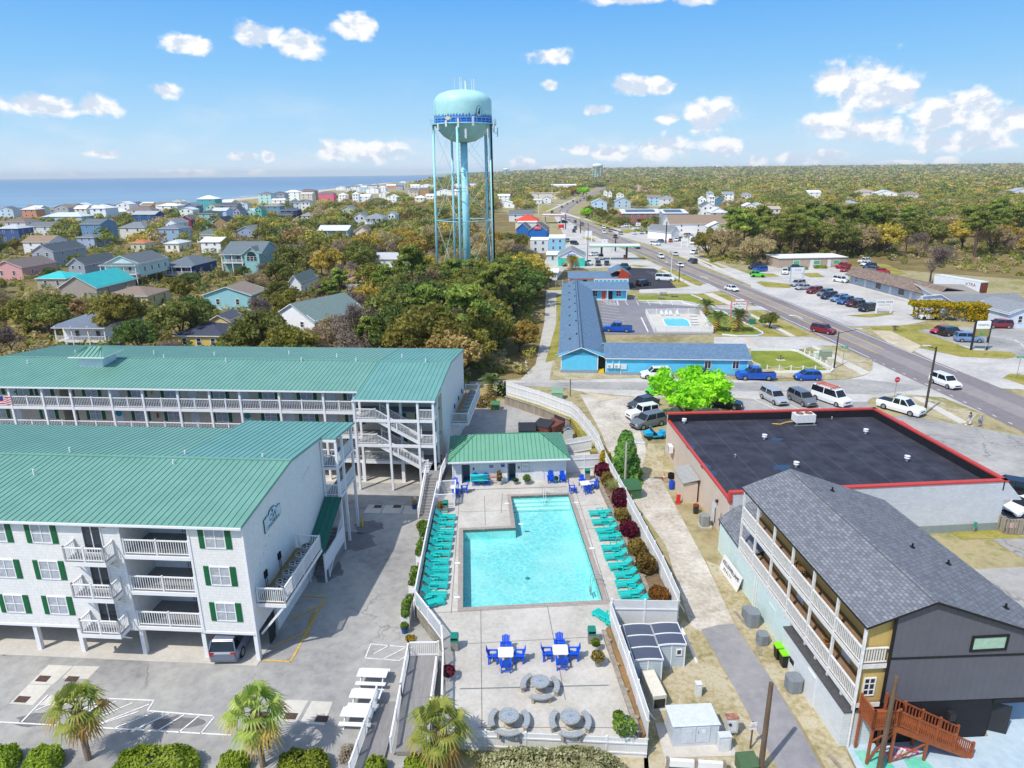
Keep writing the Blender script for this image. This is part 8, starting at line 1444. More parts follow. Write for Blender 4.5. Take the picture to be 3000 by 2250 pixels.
def tF(label,p,s,rz,c='#4f6a4a'):
 t=tg('transformer',label,'transformer',(p[0],p[1],0),rz);MB().box(-.6*s,-.45*s,.08,.6*s,.5*s,.75*s).bd('body',[pm(c)],t);MB().hx([(-.63*s,-.5*s,.75*s),(.63*s,-.5*s,.75*s),(.63*s,.5*s,.75*s),(-.63*s,.5*s,.75*s),(-.63*s,-.3*s,1.05*s),(.63*s,-.3*s,1.05*s),(.63*s,.5*s,1.1*s),(-.63*s,.5*s,1.1*s)]).bd('lid',[pm(c)],t);MB().box(-.75*s,-.6*s,0,.75*s,.65*s,.08).bd('base',[CONC],t);MB().box(-.3*s,-.46*s,.25*s,-.05*s,-.451*s,.4*s).bd('warning_label',[YX],t)
tF('olive green transformer box with yellow label at the bottom edge',g('P',1205,1680),.82,R(5));tF('tall dark green transformer behind the fence below the light pole',g('N',1925,570,0),1.5,R(10),'#3f6a48');tF('small green transformer between yellow bollards in the yard',g('F',2077,690),1.0,R(-4),'#4a7a55');tF('pale green transformer by the side street fence',g('I',505,1015),1.3,R(-6),'#7fa48a')
for k,x,y,l in(('F',2042,700,'left yellow bollard by the yard transformer'),('F',2110,695,'right yellow bollard by the yard transformer'),('M',1277,398,'yellow bollard at the foot of the stair tower')):p=g(k,x,y);t=tag(MB().lz([(.09,0),(.09,1.0),(.05,1.06),(0,1.07)],12).bd('bollard',[YX],loc=p),l,'bollard','yellow bollards')
def pole(label,p,ytop,r=.15,arm=None,lamp=True,m=None,lean=(0,0),name='utility_pole',cat='pole'):
 h=ZAT(p,ytop);t=tg(name,label,cat,(p[0],p[1],0));MB().tz((0,0,0),(lean[0],lean[1],h),r,r*.72,12).bd('shaft',[m or POLEW],t)
 if arm:MB().tz((0,0,h-.25),(arm[0],arm[1],h+arm[2]),.05,n=6).bd('arm',[SX if m is SX else DARK],t);o=MB().box(-.5,-.16,0,.5,.16,.1).bd('lamp_head',[pm('#c9cdd0')],t,loc=(arm[0],arm[1],h+arm[2]-.02));o.rotation_euler.z=mM.atan2(arm[1],arm[0])
 return t,h
POLEW=mat('pole_wood','#6b5a4b',.9,.25,5,bump=.3,stretch=(1,1,.15))
pole('weathered utility pole at the lower right beside the lane',g('S',825,1700),q('S',970,850)[1],.15);pole('short broken topped utility pole beside the no parking sign',g('P',1320,1690),q('P',1393,970)[1],.16)
pole('brown street light pole at the highway corner',g('J',1405,1145),q('J',1480,598)[1],.16,(-1.2,.2,.1),m=mat('dark_pole','#4a4038',.8,.15,4),name='street_light',cat='street light');pole('dark street light pole by the corner lawn',g('J',672,775),q('J',712,475)[1],.12,(3.4,.3,.35),m=DARK,name='street_light',cat='street light');pole('grey concrete pole with a side lamp beside the flower bed',g('N',1880,505,.0),q('N',1893,130)[1],.13,(1.3,-.1,.0),m=mat('concrete_pole','#b3aea6',.85,.1,5),name='street_light',cat='street light')
for k,x,y,yt,m,arm,l in(('C',1425,1140,940,WW,(-.9,0,.1),'tall white light pole at the restaurant entrance'),('C',1490,1180,1030,DARK,(2.6,.3,.3),'black street light pole at the restaurant verge'),('C',750,990,700,POLEW,None,'bare utility pole beside the ice shop'),('C',935,1040,930,WW,(.6,0,.05),'thin white light pole in front of the fuel pumps'),('C',975,930,830,DARK,(1.6,0,.2),'dark street light behind the fuel canopy'),('e',720,1290,940,DARK,(1.2,0,.2),'dark light pole among the cars at the strip mall'),('d',1200,1060,810,DARK,None,'dark pole beside the highway near the red canopy'),('d',1440,1120,930,DARK,(-1.,0,.2),'dark street light on the near side of the highway'),('e',815,1660,1420,WW,(-.9,0,.1),'white light pole at the highway edge by the white cars'),('d',765,820,640,WW,None,'stout white pylon beyond the red roofed shop'),('d',130,495,250,SX,None,'grey antenna mast rising left of the long cream store'),('d',1135,375,265,SX,None,'thin mast in front of the far warehouse')):pole(l,g(k,x,y),q(k,x,yt)[1],.14 if q(k,x,y)[1]>740 else.3,arm,m=m,name='light_pole',cat='pole')
def pS(label,p,h,w,hh,lines,bm,lm,sz,name='street_sign',shape=None,rz=0,pmat=None,post_r=.05):
 t=tg(name,label,'sign',(p[0],p[1],0),rz);MB().tz((0,.04,0),(0,.04,h),post_r,n=6).bd('post',[pmat or SX],t)
 if shape:o=MB();P=[(shape*mM.cos(mM.pi/8+i*mM.pi/4),h+shape*mM.sin(mM.pi/8+i*mM.pi/4))for i in range(8)];uP(o,[(x*1.08,(z-h)*1.08+h)for x,z in P],-.01,.0,1);uP(o,P,-.02,-.01,0);o.bd('sign_plate',[bm,WH],t)
 else:MB().box(-w/2,-.02,h-hh,w/2,0,h).bd('sign_plate',[bm],t)
 for i,l in enumerate(lines):text(t,l,sz,(0,-.026,(h if shape else h-hh/2)+(len(lines)-1)*sz*.6-i*sz*1.2),(mM.pi/2,0,0),lm,ext=.002)
 return t
GSN=pm('#16a06a');pS('red octagonal stop sign on the highway corner verge',g('J',1163,1005),2.6,0,0,['STOP'],pm('#c2202c'),WH,.26,'stop_sign',.42);pS('green street name sign near the rope fence corner',g('J',742,745),3.2,1.1,.28,['3RD ST'],GSN,WH,.2);pS('green street name sign at the right edge across the highway',g('J',2155,835),3.2,1.3,.3,['3RD ST'],GSN,WH,.22);pS('no parking sign on a wooden post beside the broken pole',g('P',1240,1510),1.9,.42,.5,['NO','PARKING'],WH,pm('#b3202a'),.1,rz=R(5),pmat=POLEW);pS('small white sign at the wood edge by the gravel drive',g('I',254,800),1.9,.35,.45,[],WH,WH,.1);pS('thin rusty post beside the street transformer',g('I',610,1000),2.6,.08,.1,[],POLEW,POLEW,.1,name='marker_post',pmat=POLEW,post_r=.07);pS('small green sign on the grass below the white store wall',g('R',1885,580),1.1,.3,.45,[],pm('#2a9a78'),WH,.1);pS('green street sign on the motel verge',g('C',1527,1190),2.6,.8,.25,[],GSN,WH,.1);pS('blank back of a road sign below the marina sign',g('J',1890,670),2.3,.5,.6,[],GREY,WH,.1)
def bS(label,p,rz,w,z0,z1,m,lines,lm,sz,posts,pmt,extra=None,h=None,fnt=None):
 t=tg('roadside_sign',label,'sign',(p[0],p[1],0),rz)
 for x in posts:MB().box(x-.16,-.12,0,x+.16,.12,(h or z1)+.1).bd('post',[pmt],t)
 MB().box(-w/2,-.16,z0,w/2,.1,z1).bd('board',[m],t)
 for i,l in enumerate(lines):text(t,l,sz[i]if isinstance(sz,(list,tuple))else sz,(0,-.18,z1-(z1-z0)*(i+.6)/(len(lines)+.2)),(mM.pi/2,0,0),lm)
 if extra:MB().box(-w/2,-.15,extra[0],w/2,.08,extra[1]).bd('lower_board',[extra[2]],t)
 return t
bS('white shop sign with dark lettering in a white frame by the parked cars',g('D',1070,1430),R(-3),3.0,1.45,2.95,WH,['COOL MOM','SHOES  BAGS  CLOTHING'],pm('#33363c'),(.6,.22),(-1.6,1.6),WH);bS('tall dark framed sign with white board over a painted coast panel',g('J',1842,625),R(-4),2.35,3.95,5.3,pm('#eef0ef'),['COASTAL'],pm('#5a4a52'),.45,(-1.3,1.3),DARK,(2.55,3.8,bG('painted_coast',['#3c7f6e','#8f9a5a','#a5604a'],.5,.6,.6,0)),5.4);bS('pale salon sign on two white posts at the left of the shop lot',g('D',365,1195),R(4),3.4,3.3,4.7,pm('#e6e8e8'),["Salon & Spa"],pm('#5f6468'),.42,(-1.85,1.85),pm('#b9c9d6'));bS('white post sign with turquoise panel beside the fuel court',g('C',757,855),R(-4),3.0,2.8,5.1,WH,[],WH,.5,(-1.4,1.4),WH,(3.4,5.0,pm('#4fb8d6')));bS('teal and white fuel sign behind the canopy',g('C',888,890),R(-4),2.4,1.4,3.1,WH,['FUEL'],pm('#c04a4a'),.6,(-1.,1.),WH,(2.6,3.2,pm('#2fa3a8')));bS('white frame sign beside the white box truck',g('e',1020,1350),R(-6),2.8,2.6,3.7,WH,[],WH,.5,(-1.3,1.3),WH);bS('black framed blue picture sign at the strip mall entrance',g('e',655,1110),R(0),3.4,1.7,3.4,DARK,[],DARK,.5,(-1.2,1.2),DARK,(1.9,3.2,pm('#4f9db0')));bS('white sign with black lettering in front of the brick building',g('e',275,1035),R(0),2.6,1.0,2.8,WH,['ABC'],pm('#33363a'),.9,(-1.2,1.2),WH);bS('red and white sign board near the black pickup by the red canopy',g('d',1130,1070),R(0),3.2,1.0,3.0,RED,[],WH,.5,(-1.4,1.4),RED,(1.3,2.7,WH));bS('small red notice on the slatted fence beside the store',g('R',2120,585),R(3),.5,.7,1.2,pm('#d8b0a8'),[],WH,.1,(0,),WOODG)
pf=tg('slat_fence','grey wooden slat enclosure beside the grey white store wall','fence');mb=MB()
for a,c in((('R',2040,560),('R',2095,588)),(('R',2095,588),('R',2260,590))):rail(mb,g(*a),g(*c),1.5,.24,.16,.12,mid=2)
mb.bd('slats',[WOODG],pf)
def dumpster(label,p,rz,c,lid,open_=False):t=tg('dumpster',label,'dumpster',(p[0],p[1],0),rz,'dumpsters in the yard');MB().hx([(-1,-.8,.15),(1,-.8,.15),(1,.8,.15),(-1,.8,.15),(-1.05,-1.0,1.2),(1.05,-1.0,1.2),(1.05,.9,1.55),(-1.05,.9,1.55)]).bd('bin',[mat('rusty_steel',c,.8,.25,3)],t);o=MB().hx([(-1.07,-1.05,0),(1.07,-1.05,0),(1.07,.95,.34),(-1.07,.95,.34),(-1.07,-1.05,.05),(1.07,-1.05,.05),(1.07,.95,.39),(-1.07,.95,.39)]).bd('lid',[pm(lid)],t,loc=(0,0,1.22));o.rotation_euler.x=R(70)if open_ else 0;o.location=(0,.9,.9)if open_ else(0,0,1.22)
dumpster('rust brown dumpster with black lid in front of the timber wall',g('I',395,1300),R(-30),'#7a4a40','#34363a');dumpster('rust brown dumpster with its lid thrown open by the timber wall',g('I',480,1290),R(-55),'#6e453c','#3a3536',True);dumpster('dark dumpster half hidden behind the pool house roof',g('I',260,1330),R(0),'#3f4146','#2f3237');t=tg('playhouse_shed','tiny grey shed with dark gable roof beside the dumpsters','shed',g('I',592,1335),R(-4));MB().box(-.55,-.4,0,.55,.4,1.2).bd('wall',[SHG2],t);sR('roof',t,[[(-.65,-.5,1.15),(0,-.5,1.6),(0,.5,1.6),(-.65,.5,1.15)],[(0,-.5,1.6),(.65,-.5,1.15),(.65,.5,1.15),(0,.5,1.6)]],SHR,WH,.05)
pf=tg('kerb_panel','white rail panel on short posts at the bottom edge of the photo','fence',g('P',790,1690),R(-5));MB().box(-1.6,-.1,.35,1.6,.1,.75).bd('boards',[WH],pf);[MB().box(x-.08,-.14,0,x+.08,.1,.85).bd('post',[WOODG],pf)for x in(-1.5,0,1.5)];tag(MB().bm(g('P',680,520,.08),g('P',805,805,.08),.14,.14).bd('plank',[WH]),'white plank lying in the grass beside the sheds','plank')
mp_=tg('charcoal_grill','small black grill on a post at the lot edge','grill',g('K',1745,1530));MB().tz((0,0,0),(0,0,.8),.05,n=8).bd('post',[DARK],mp_);MB().box(-.3,-.22,.8,.3,.22,1.0).bd('firebox',[DARK],mp_)
cpm=bpy.data.materials.new('car_paint');cpm.use_nodes=True;t=NG(cpm.node_tree);b=cpm.node_tree.nodes['Principled BSDF'];t.put(b.inputs['Base Color'],t.n('ShaderNodeObjectInfo').outputs['Color']);b.inputs['Roughness'].default_value=.28;b.inputs['Coat Weight'].default_value=.6;b.inputs['Coat Roughness'].default_value=.08
CGL=mat('car_glass',(.012,.015,.02),.05,spec=.8);TYRE=mat('tyre_rubber',(.018,.018,.02),.8);RIM=mat('alloy_rim',(.38,.39,.4),.3,metal=.6);HLM=mat('headlamp',(.75,.77,.8),.1,spec=.8);TLM=mat('tail_lamp',(.4,.015,.015),.2)
KINDS=dict(sedan=(4.75,1.84,.88,.96,1.46,(-1.85,1.05),(-1.15,.3),.33,1.42),hatch=(3.9,1.7,.95,1.0,1.5,(-1.9,1.05),(-1.6,.35),.3,1.22),suv=(4.8,1.92,1.06,1.12,1.76,(-2.32,1.1),(-2.05,.45),.38,1.45),van=(5.6,2.0,1.2,1.3,2.12,(-2.78,1.75),(-2.7,1.1),.37,1.75),jeep=(4.2,1.8,1.15,1.2,1.84,(-2.05,.45),(-2.02,.25),.41,1.3),pickup=(5.8,1.98,1.18,1.22,1.92,(-.75,1.45),(-.6,.7),.4,1.78),truck=(6.6,2.1,1.1,1.3,2.3,(1.2,3.0),(1.25,2.5),.4,2.1))
def make_car(kind):
 L,W_,hz,bz,rz_,cb,ct,wr,ax=KINDS[kind];h=L/2;w_=W_/2;t=tg(kind,'','car');body=MB();g0=.26
 rear=bz if kind not in('sedan',)else bz-.02
 S=[(-h,.5,rear*.86,.86),(-h+.12,g0,rear*.97,.96),(-h+.7,g0,rear,1),(cb[0]+.2,g0,bz,1),(cb[1]-.1,g0,bz,1),(cb[1]+.15,g0,hz+.02,.99),(h-.55,g0,hz-.08,.95),(h-.12,g0+.02,hz-.22,.86),(h,.42,hz-.42,.74)]
 if kind in('jeep','truck','van'):S[6]=(h-.4,g0,hz-.02,.96);S[7]=(h-.06,g0,hz-.1,.93);S[8]=(h,.4,hz-.25,.9)
 if kind=='pickup':S[0]=(-h,.5,bz*.95,.95);S[6]=(h-.4,g0,hz-.04,.97);S[7]=(h-.08,g0,hz-.14,.92);S[8]=(h,.45,hz-.36,.84)
 S=sorted(S,key=lambda s_:s_[0]);ring_=lambda x,z0,z1,f:[(x,-w_*f*.93,z0),(x,-w_*f,z0+(z1-z0)*.45),(x,-w_*f*.95,z1-.03),(x,-w_*f*.86,z1),(x,w_*f*.86,z1),(x,w_*f*.95,z1-.03),(x,w_*f,z0+(z1-z0)*.45),(x,w_*f*.93,z0)]
 rs=[ring_(*s_)for s_ in S]
 for a,c in zip(rs[:-1],rs[1:]):
  for i in range(8):j=(i+1)%8;body.face([a[i],a[j],c[j],c[i]][::-1])
 body.face(rs[0]);body.face(rs[-1][::-1]);bw,tw_2=w_*.9,w_*.74
 if kind=='truck':body.box(-h,-1.1,.7,1.1,1.1,3.2)
 B=[(cb[0],-bw,bz-.02),(cb[1],-bw,bz-.02),(cb[1],bw,bz-.02),(cb[0],bw,bz-.02)];T_=[(ct[0],-tw_2,rz_),(ct[1],-tw_2,rz_),(ct[1],tw_2,rz_),(ct[0],tw_2,rz_)]
 body.hx([(T_[0][0]-.04,T_[0][1]-.02,rz_-.05),(T_[1][0]+.05,T_[1][1]-.02,rz_-.05),(T_[2][0]+.05,T_[2][1]+.02,rz_-.05),(T_[3][0]-.04,T_[3][1]+.02,rz_-.05)]+[(x*.97,y*.92,rz_+.035)for x,y,z in T_])
 for i in range(4):body.bm(B[i],T_[i],.08,.08)
 mid=(cb[0]+cb[1])/2
 for s in(1,-1):body.bm((mid-.1,s*(bw+.005),bz),(mid-.15,s*(tw_2+.005),rz_),.09,.03)
 if kind=='pickup':
  bx0,bx1=-h+.1,cb[0]-.1;body.box(bx0,-w_*.85,bz+.002,bx1,w_*.85,bz+.006,1)
 bo=body.bd('body',[cpm,BX],t);MB().hx(B+T_).bd('window',[CGL],t)
 wm_=MB().tz((0,-.11,0),(0,.11,0),wr,n=16);rm_=MB().tz((0,-.125,0),(0,.125,0),wr*.62,n=10);w0=None
 for x in(-ax,ax):
  for s in(-1,1):
   l=(x,s*(w_-.1),wr)
   if w0 is None:w0=wm_.bd('wheel',[TYRE],t,loc=l);rm_.bd('rim',[RIM if kind!='jeep'else TYRE],w0)
   else:dup(w0,t,l)
 lm=MB().box(-.03,-.2,-.08,.03,.2,.08);l0=lm.bd('headlight',[HLM],t,loc=(h-.08,-w_*.62,hz-.36));dup(l0,t,(h-.08,w_*.62,hz-.36));l0=MB().box(-.03,-.14,-.14,.03,.14,.14).bd('taillight',[TLM],t,loc=(-h+.03,-w_*.72,bz*.82));dup(l0,t,(-h+.03,w_*.72,bz*.82));MB().box(h-.06,-.45,hz-.5,h+.01,.45,hz-.34).box(h-.05,-w_*.7,.3,h+.015,w_*.7,.42).bd('grille',[BX],t)
 if kind=='jeep':MB().tz((-h-.2,0,1.0),(-h,0,1.0),.4,n=16).bd('spare_wheel',[TYRE],t)
 return t
PROTO={};CARPOS=[]
PAL=dict(white='#e9ebed',silver='#a9aeb4',grey='#6d7278',black='#17181b',navy='#1d2b4f',red='#b01c28',maroon='#7d1626',blue='#1450b4',sky='#6f8fb8',lime='#55c81e',teal='#1f4f55',tan='#b9ad96',dgrey='#3d4248')
def car(kind,col,k,rear,front,label,group=None,cat=None,z=0.):
 a,c=g(k,*rear,z),g(k,*front,z)
 if kind not in PROTO:PROTO[kind]=o=make_car(kind)
 else:o=dup(PROTO[kind])
 o.location=((a[0]+c[0])/2,(a[1]+c[1])/2,z+.03);o.rotation_euler.z=mM.atan2(c[1]-a[1],c[0]-a[0]);o['label']=label;o['category']=cat or dict(pickup='pickup',van='van',truck='truck').get(kind,'car');CARPOS.append((o.location.x,o.location.y))
 if group:o['group']=group
 elif 'group'in o:del o['group']
 col_=(*lin(PAL.get(col,col)),1)
 for ch in o.children:
  if ch.name.startswith('body'):ch.color=col_
 return o
ST,SL,MS,RD,FC_='cars parked along the side street','cars parked in front of the shop strip','cars parked at the strip mall','cars driving on the highway','cars at the fuel station'
car('suv','white','I',(1420,848),(1180,850),'white SUV parked beside the turquoise motel wall',ST);car('sedan','black','I',(1765,848),(1520,850),'black sedan parked beside the turquoise motel wall',ST);bp_=car('pickup','blue','J',(150,860),(-85,858),'blue pickup with lumber in its bed beside the corner lawn',ST);car('hatch','blue','J',(560,865),(345,865),'small blue hatchback below the rope fence corner',ST)
lmb=tg('lumber','pale lumber boards sticking out of the blue pickup bed','lumber',(bp_.location.x+2.2,bp_.location.y,1.35));[MB().bm((-1.4,y,0),(2.2,y*1.5,.25),.14,.05).bd('board',[pm('#d8c49a')],lmb)for y in(-.5,-.2,.15,.45)]
car('suv','silver','J',(105,1000),(262,1085),'silver SUV facing the red trimmed store, left of three',ST);car('suv','grey','J',(345,1020),(480,1088),'dark grey crossover between the silver SUV and the white van',ST);vn_=car('van','white','J',(530,1010),(760,1090),'white van with ladder racks behind the red trimmed store',ST)
lr_=tg('ladder_rack','orange ladders lying on the white van roof','ladder',vn_.location+Vector((0,0,2.17)),vn_.rotation_euler.z);mb=MB()
for y in(-.6,-.2,.15,.55):mb.bm((-2.3,y,.22),(1.0,y,.22),.06,.08)
for i in range(9):mb.bm((-2.2+i*.38,-.6,.22),(-2.2+i*.38,-.2,.22),.04,.04);mb.bm((-2.2+i*.38,.15,.22),(-2.2+i*.38,.55,.22),.04,.04)
mb.bd('ladders',[pm('#c4603f')],lr_);MB().box(-2,-.85,.0,-1.9,.85,.16).box(.4,-.85,0,.5,.85,.16).bd('rack',[SX],lr_)
car('pickup','white','J',(1075,1085),(1345,1160),'white pickup behind the red entrance canopy of the store');car('suv','white','J',(1490,885),(1650,945),'white SUV with black sunroof on the highway at the right',RD);car('suv','maroon','J',(530,475),(640,495),'dark red SUV coming down the highway',RD)
car('jeep','white','D',(1505,1480),(1355,1482),'white jeep parked beside the vine pergola');car('sedan','red','J',(1620,475),(1450,497),'red coupe in the lot behind the marina sign');car('suv','black','J',(1535,512),(1700,500),'large black SUV between the red coupe and the lilac SUV');car('suv','sky','J',(1640,552),(1880,560),'long lilac blue SUV behind the tall framed sign');car('suv','maroon','J',(2065,445),(1940,443),'boxy dark red car in front of the brown board fence')
for kd,c_,r_0,f_0,l in(('suv','silver',(425,1205),(325,1218),'silver SUV at the far left end of the shop row'),('sedan','silver',(488,1233),(350,1246),'silver sedan second in the shop row'),('suv','maroon',(590,1258),(430,1280),'dark red SUV third in the shop row'),('suv','grey',(660,1280),(530,1300),'grey SUV fourth in the shop row'),('suv','navy',(705,1303),(550,1325),'dark navy SUV fifth in the shop row'),('suv','sky',(795,1325),(625,1345),'grey blue SUV sixth in the shop row'),('suv','#2a5f9e',(815,1345),(705,1365),'blue SUV seventh in the shop row'),('suv','#4a1420',(885,1365),(780,1383),'very dark red SUV eighth in the shop row'),('jeep','dgrey',(835,1392),(940,1378),'dark grey jeep showing its spare wheel in the shop row'),('suv','black',(1015,1402),(865,1425),'black SUV at the near end of the shop row beside the sign')):car(kd,c_,'D',r_0,f_0,l,SL)
car('suv','white','D',(670,1170),(785,1190),'white SUV at the left end of the mansard strip');car('pickup','red','D',(830,1058),(660,1075),'red pickup in front of the tan office');car('sedan','red','D',(790,1085),(730,1100),'red car half hidden behind the left end of the mansard roof');car('jeep','white','D',(965,1022),(860,1030),'white open jeep at the top of the gravel lot');car('sedan','white','D',(1005,1042),(872,1052),'white sedan next to the white open jeep');car('suv','navy','D',(1015,1065),(900,1075),'navy SUV behind the mansard ridge');car('suv','grey','D',(1025,1100),(920,1085),'grey SUV just above the mansard ridge');car('hatch','red','D',(1030,1105),(1110,1108),'bright red hatchback at the end of the dirt lot');car('suv','blue','D',(135,1090),(10,1098),'bright blue SUV at the edge of the pine wood');car('suv','navy','D',(80,1070),(-20,1078),'dark blue car behind the bright blue SUV');car('jeep','lime','D',(-5,1138),(112,1140),'lime green jeep by the highway');car('jeep','white','D',(275,1095),(273,1135),'white jeep facing the camera near the salon sign');car('pickup','teal','D',(440,1080),(280,1090),'dark teal pickup in front of the tan office hedge')
car('sedan','white','C',(1875,1238),(1962,1260),'white sedan on the highway near the motel sign',RD);car('van','white','C',(1310,1165),(1450,1172),'white minivan on the blacktop lot');car('suv','black','C',(1165,1215),(1240,1205),'black SUV at the edge of the blacktop by the slate roof');car('pickup','teal','C',(1010,1065),(1085,1082),'dark green pickup peeking from behind the restaurant');car('sedan','white','C',(1475,1045),(1520,1065),'white sedan on the highway behind the black street light',RD);car('suv','navy','C',(1625,1032),(1575,1018),'dark blue SUV driving away on the highway',RD);car('suv','white','C',(1320,972),(1368,1000),'white SUV coming down the highway by the grass island',RD);car('sedan','white','C',(1475,970),(1435,955),'white sedan driving away beside the white light pole',RD);car('suv','black','C',(1132,897),(1172,917),'black car coming down past the fuel canopy',RD);car('suv','dgrey','C',(965,812),(985,835),'dark SUV coming down the highway above the canopy',RD);car('pickup','white','C',(875,775),(895,800),'white pickup coming down the highway by the picture sign',RD);car('suv','silver','C',(1030,803),(1005,785),'silver truck driving away right of the white pickup',RD);car('sedan','silver','C',(942,775),(920,762),'silver car driving away above the silver truck',RD);car('suv','white','C',(872,740),(895,755),'white SUV on the highway below the brick building',RD);car('suv','grey','C',(705,712),(712,728),'grey SUV on the highway left of the sign pole',RD);car('sedan','dgrey','C',(645,690),(655,703),'dark car on the highway near the black pickup',RD)
car('sedan','white','C',(840,962),(760,970),'white sedan between the ice shop and the fuel pumps',FC_);car('pickup','silver','C',(858,978),(860,1012),'silver pickup at the left fuel pump',FC_);car('suv','#5f2a34','C',(566,1030),(564,1066),'dark red car left of the yellow palm',FC_);car('suv','silver','C',(695,1025),(696,1056),'silver car first in the row below the ice shop',FC_);car('jeep','white','C',(762,1025),(763,1056),'white car second in the row below the ice shop',FC_);car('suv','dgrey','C',(835,1028),(836,1060),'dark car third in the row below the ice shop',FC_);car('sedan','navy','C',(905,1026),(906,1056),'navy car fourth in the row behind the slate roof',FC_);car('suv','black','C',(605,870),(685,882),'black SUV on the pale lot beside the blue metal shop');car('sedan','grey','C',(578,842),(600,860),'grey car in the shade of the blue metal shop');car('suv','black','d',(1345,1080),(1325,1140),'black SUV facing the camera by the grill');car('suv','dgrey','d',(1365,1035),(1350,1090),'dark SUV behind the black one by the grill');car('pickup','black','d',(1240,955),(1080,965),'black pickup under the red fuel canopy')
for kd,c_,r_0,f_0,l in(('suv','white',(465,1312),(640,1325),'white SUV leaving the strip mall across the highway'),('sedan','#4a6488',(680,1280),(590,1262),'steel blue car nearest the highway at the strip mall'),('pickup','#8c1420',(880,1212),(665,1228),'long red pickup in the strip mall lot'),('sedan','red',(800,1245),(795,1285),'red car below the long red pickup'),('suv','white',(890,1235),(890,1272),'white SUV right of the red car'),('suv','grey',(960,1225),(958,1265),'grey car between the white SUV and the frame sign'),('truck','white',(1148,1255),(1145,1345),'white box truck at the strip mall'),('pickup','silver',(1232,1215),(1232,1268),'silver pickup right of the box truck'),('suv','silver',(1010,1182),(1165,1175),'silver SUV against the strip mall wall'),('suv','white',(1230,1440),(1120,1480),'white SUV nosing out of the bushes by the highway'),('suv','black',(1400,1325),(1290,1330),'black SUV half hidden by the trees'),('sedan','white',(212,1120),(215,1160),'white car first in the front row facing the highway'),('suv','silver',(330,1115),(333,1155),'silver SUV second in the front row'),('sedan','navy',(423,1110),(427,1145),'navy car third in the front row'),('suv','#2b3f63',(528,1100),(533,1145),'dark blue SUV fourth in the front row by the palm'),('suv','#6a2028',(470,1160),(475,1205),'maroon car by itself below the front row'),('suv','white',(710,1080),(712,1125),'white SUV below the picture sign'),('suv','white',(680,1140),(690,1178),'white SUV beside the lone light pole'),('suv','white',(790,1130),(795,1165),'white SUV at the white end shop'),('suv','white',(45,1022),(165,1022),'white SUV on the brick building drive'),('pickup','white',(190,1065),(340,1058),'white pickup by the hedge at the brick building'),('sedan','#7d2a34',(380,1015),(295,1018),'maroon car in front of the brick building awning'),('suv','red',(495,950),(492,990),'red SUV under the brick building awning'),('suv','white',(600,930),(598,955),'white SUV at the right end of the brick building'),('sedan','white',(655,950),(652,980),'white car next to the brick building corner'),('suv','dgrey',(180,970),(182,1000),'dark SUV left of the white letter sign'),('suv','#a03038',(1250,1150),(1260,1185),'red car by the orange sign at the strip mall'),('suv','grey',(340,940),(345,975),'grey SUV behind the white letter sign')):car(kd,c_,'e',r_0,f_0,l,MS)
for x,y,c_,dx,dy,l in((980,795,'black',-30,18,'black car at the bend of the highway'),(1140,710,'dgrey',25,-16,'dark car on the far highway just past the bend'),(1228,660,'sky',12,-16,'blue grey truck on the far highway'),(1320,613,'dgrey',22,-10,'dark car farther up the far highway'),(1388,634,'black',-16,8,'black car coming towards the bend'),(1438,606,'dgrey',-16,8,'dark car coming behind the black one'),(1500,572,'black',-16,8,'small dark car high on the far highway'),(1595,520,'white',-16,8,'small white car far up the highway'),(1540,495,'dgrey',16,-8,'dark speck of a car far up the highway'),(1240,900,'white',-14,-14,'white car driving up beside the black pickup'),(1150,862,'silver',-10,-14,'silver car near the bend'),(940,668,'white',40,4,'white car parked left of the far grass island'),(1090,672,'white',50,0,'white truck parked at the far grass island'),(1440,560,'white',22,-10,'white car in the far roadside lot'),(1340,530,'grey',30,0,'grey car in front of the long cream store'),(540,680,'maroon',30,0,'maroon car in the lot left of the white pylon'),(690,690,'white',30,0,'white car in the lot left of the white pylon')):car('suv',c_,'d',(x-dx,y-dy),(x+dx,y+dy),l,'far off cars')
car('sedan','black','R',(2050,300),(2300,340),'black car beside the store awning at the right edge');car('sedan','white','R',(2330,420),(2110,470),'white car behind the slatted fence at the right edge');gc_=cw(-1.9,1.6);car('suv','#6b7486','M',(235,1388),(290,1290),'grey blue SUV parked under the near condo block',None,None,.03);car('pickup','blue','I',(1110,478),(880,470),'blue pickup in the motel court behind the slate roof')
LT='cars under the bright green tree';car('sedan','dgrey','I',(1260,1070),(1135,1100),'dark car poking out on the left of the bright green tree',LT);car('jeep','white','I',(1250,1165),(1125,1185),'white jeep below the dark car left of the green tree',LT);car('suv','grey','I',(1300,1225),(1170,1255),'grey SUV behind the turquoise golf cart',LT);car('hatch','lime','I',(1380,965),(1265,985),'lime car behind the top of the green tree',LT);car('suv','black','I',(1800,1080),(1915,1095),'black car right of the green tree at the store',LT)
p=g('I',1285,1340);gc=tg('golf_cart','turquoise golf cart with a box on the back beside the store corner','golf cart',p,R(12));CT=pm('#26a5d4',.4);MB().box(-.3,-.55,.35,1.2,.55,.55).box(.9,-.5,.55,1.3,.5,1.0).bd('body',[CT],gc);MB().hx([(-1.2,-.5,.55),(-.3,-.5,.55),(-.3,.5,.55),(-1.2,.5,.55),(-1.3,-.55,.95),(-.3,-.55,.95),(-.3,.55,.95),(-1.3,.55,.95)]).bd('cargo_box',[CT],gc);MB().box(-.25,-.5,.55,.25,.5,.75).box(-.3,-.5,.75,-.18,.5,1.2).bd('seat',[BX],gc);[MB().tz((x,s*.5-.07,.24),(x,s*.5+.07,.24),.24,n=14).bd('wheel',[TYRE],gc)for x in(-.8,.9)for s in(-1,1)]
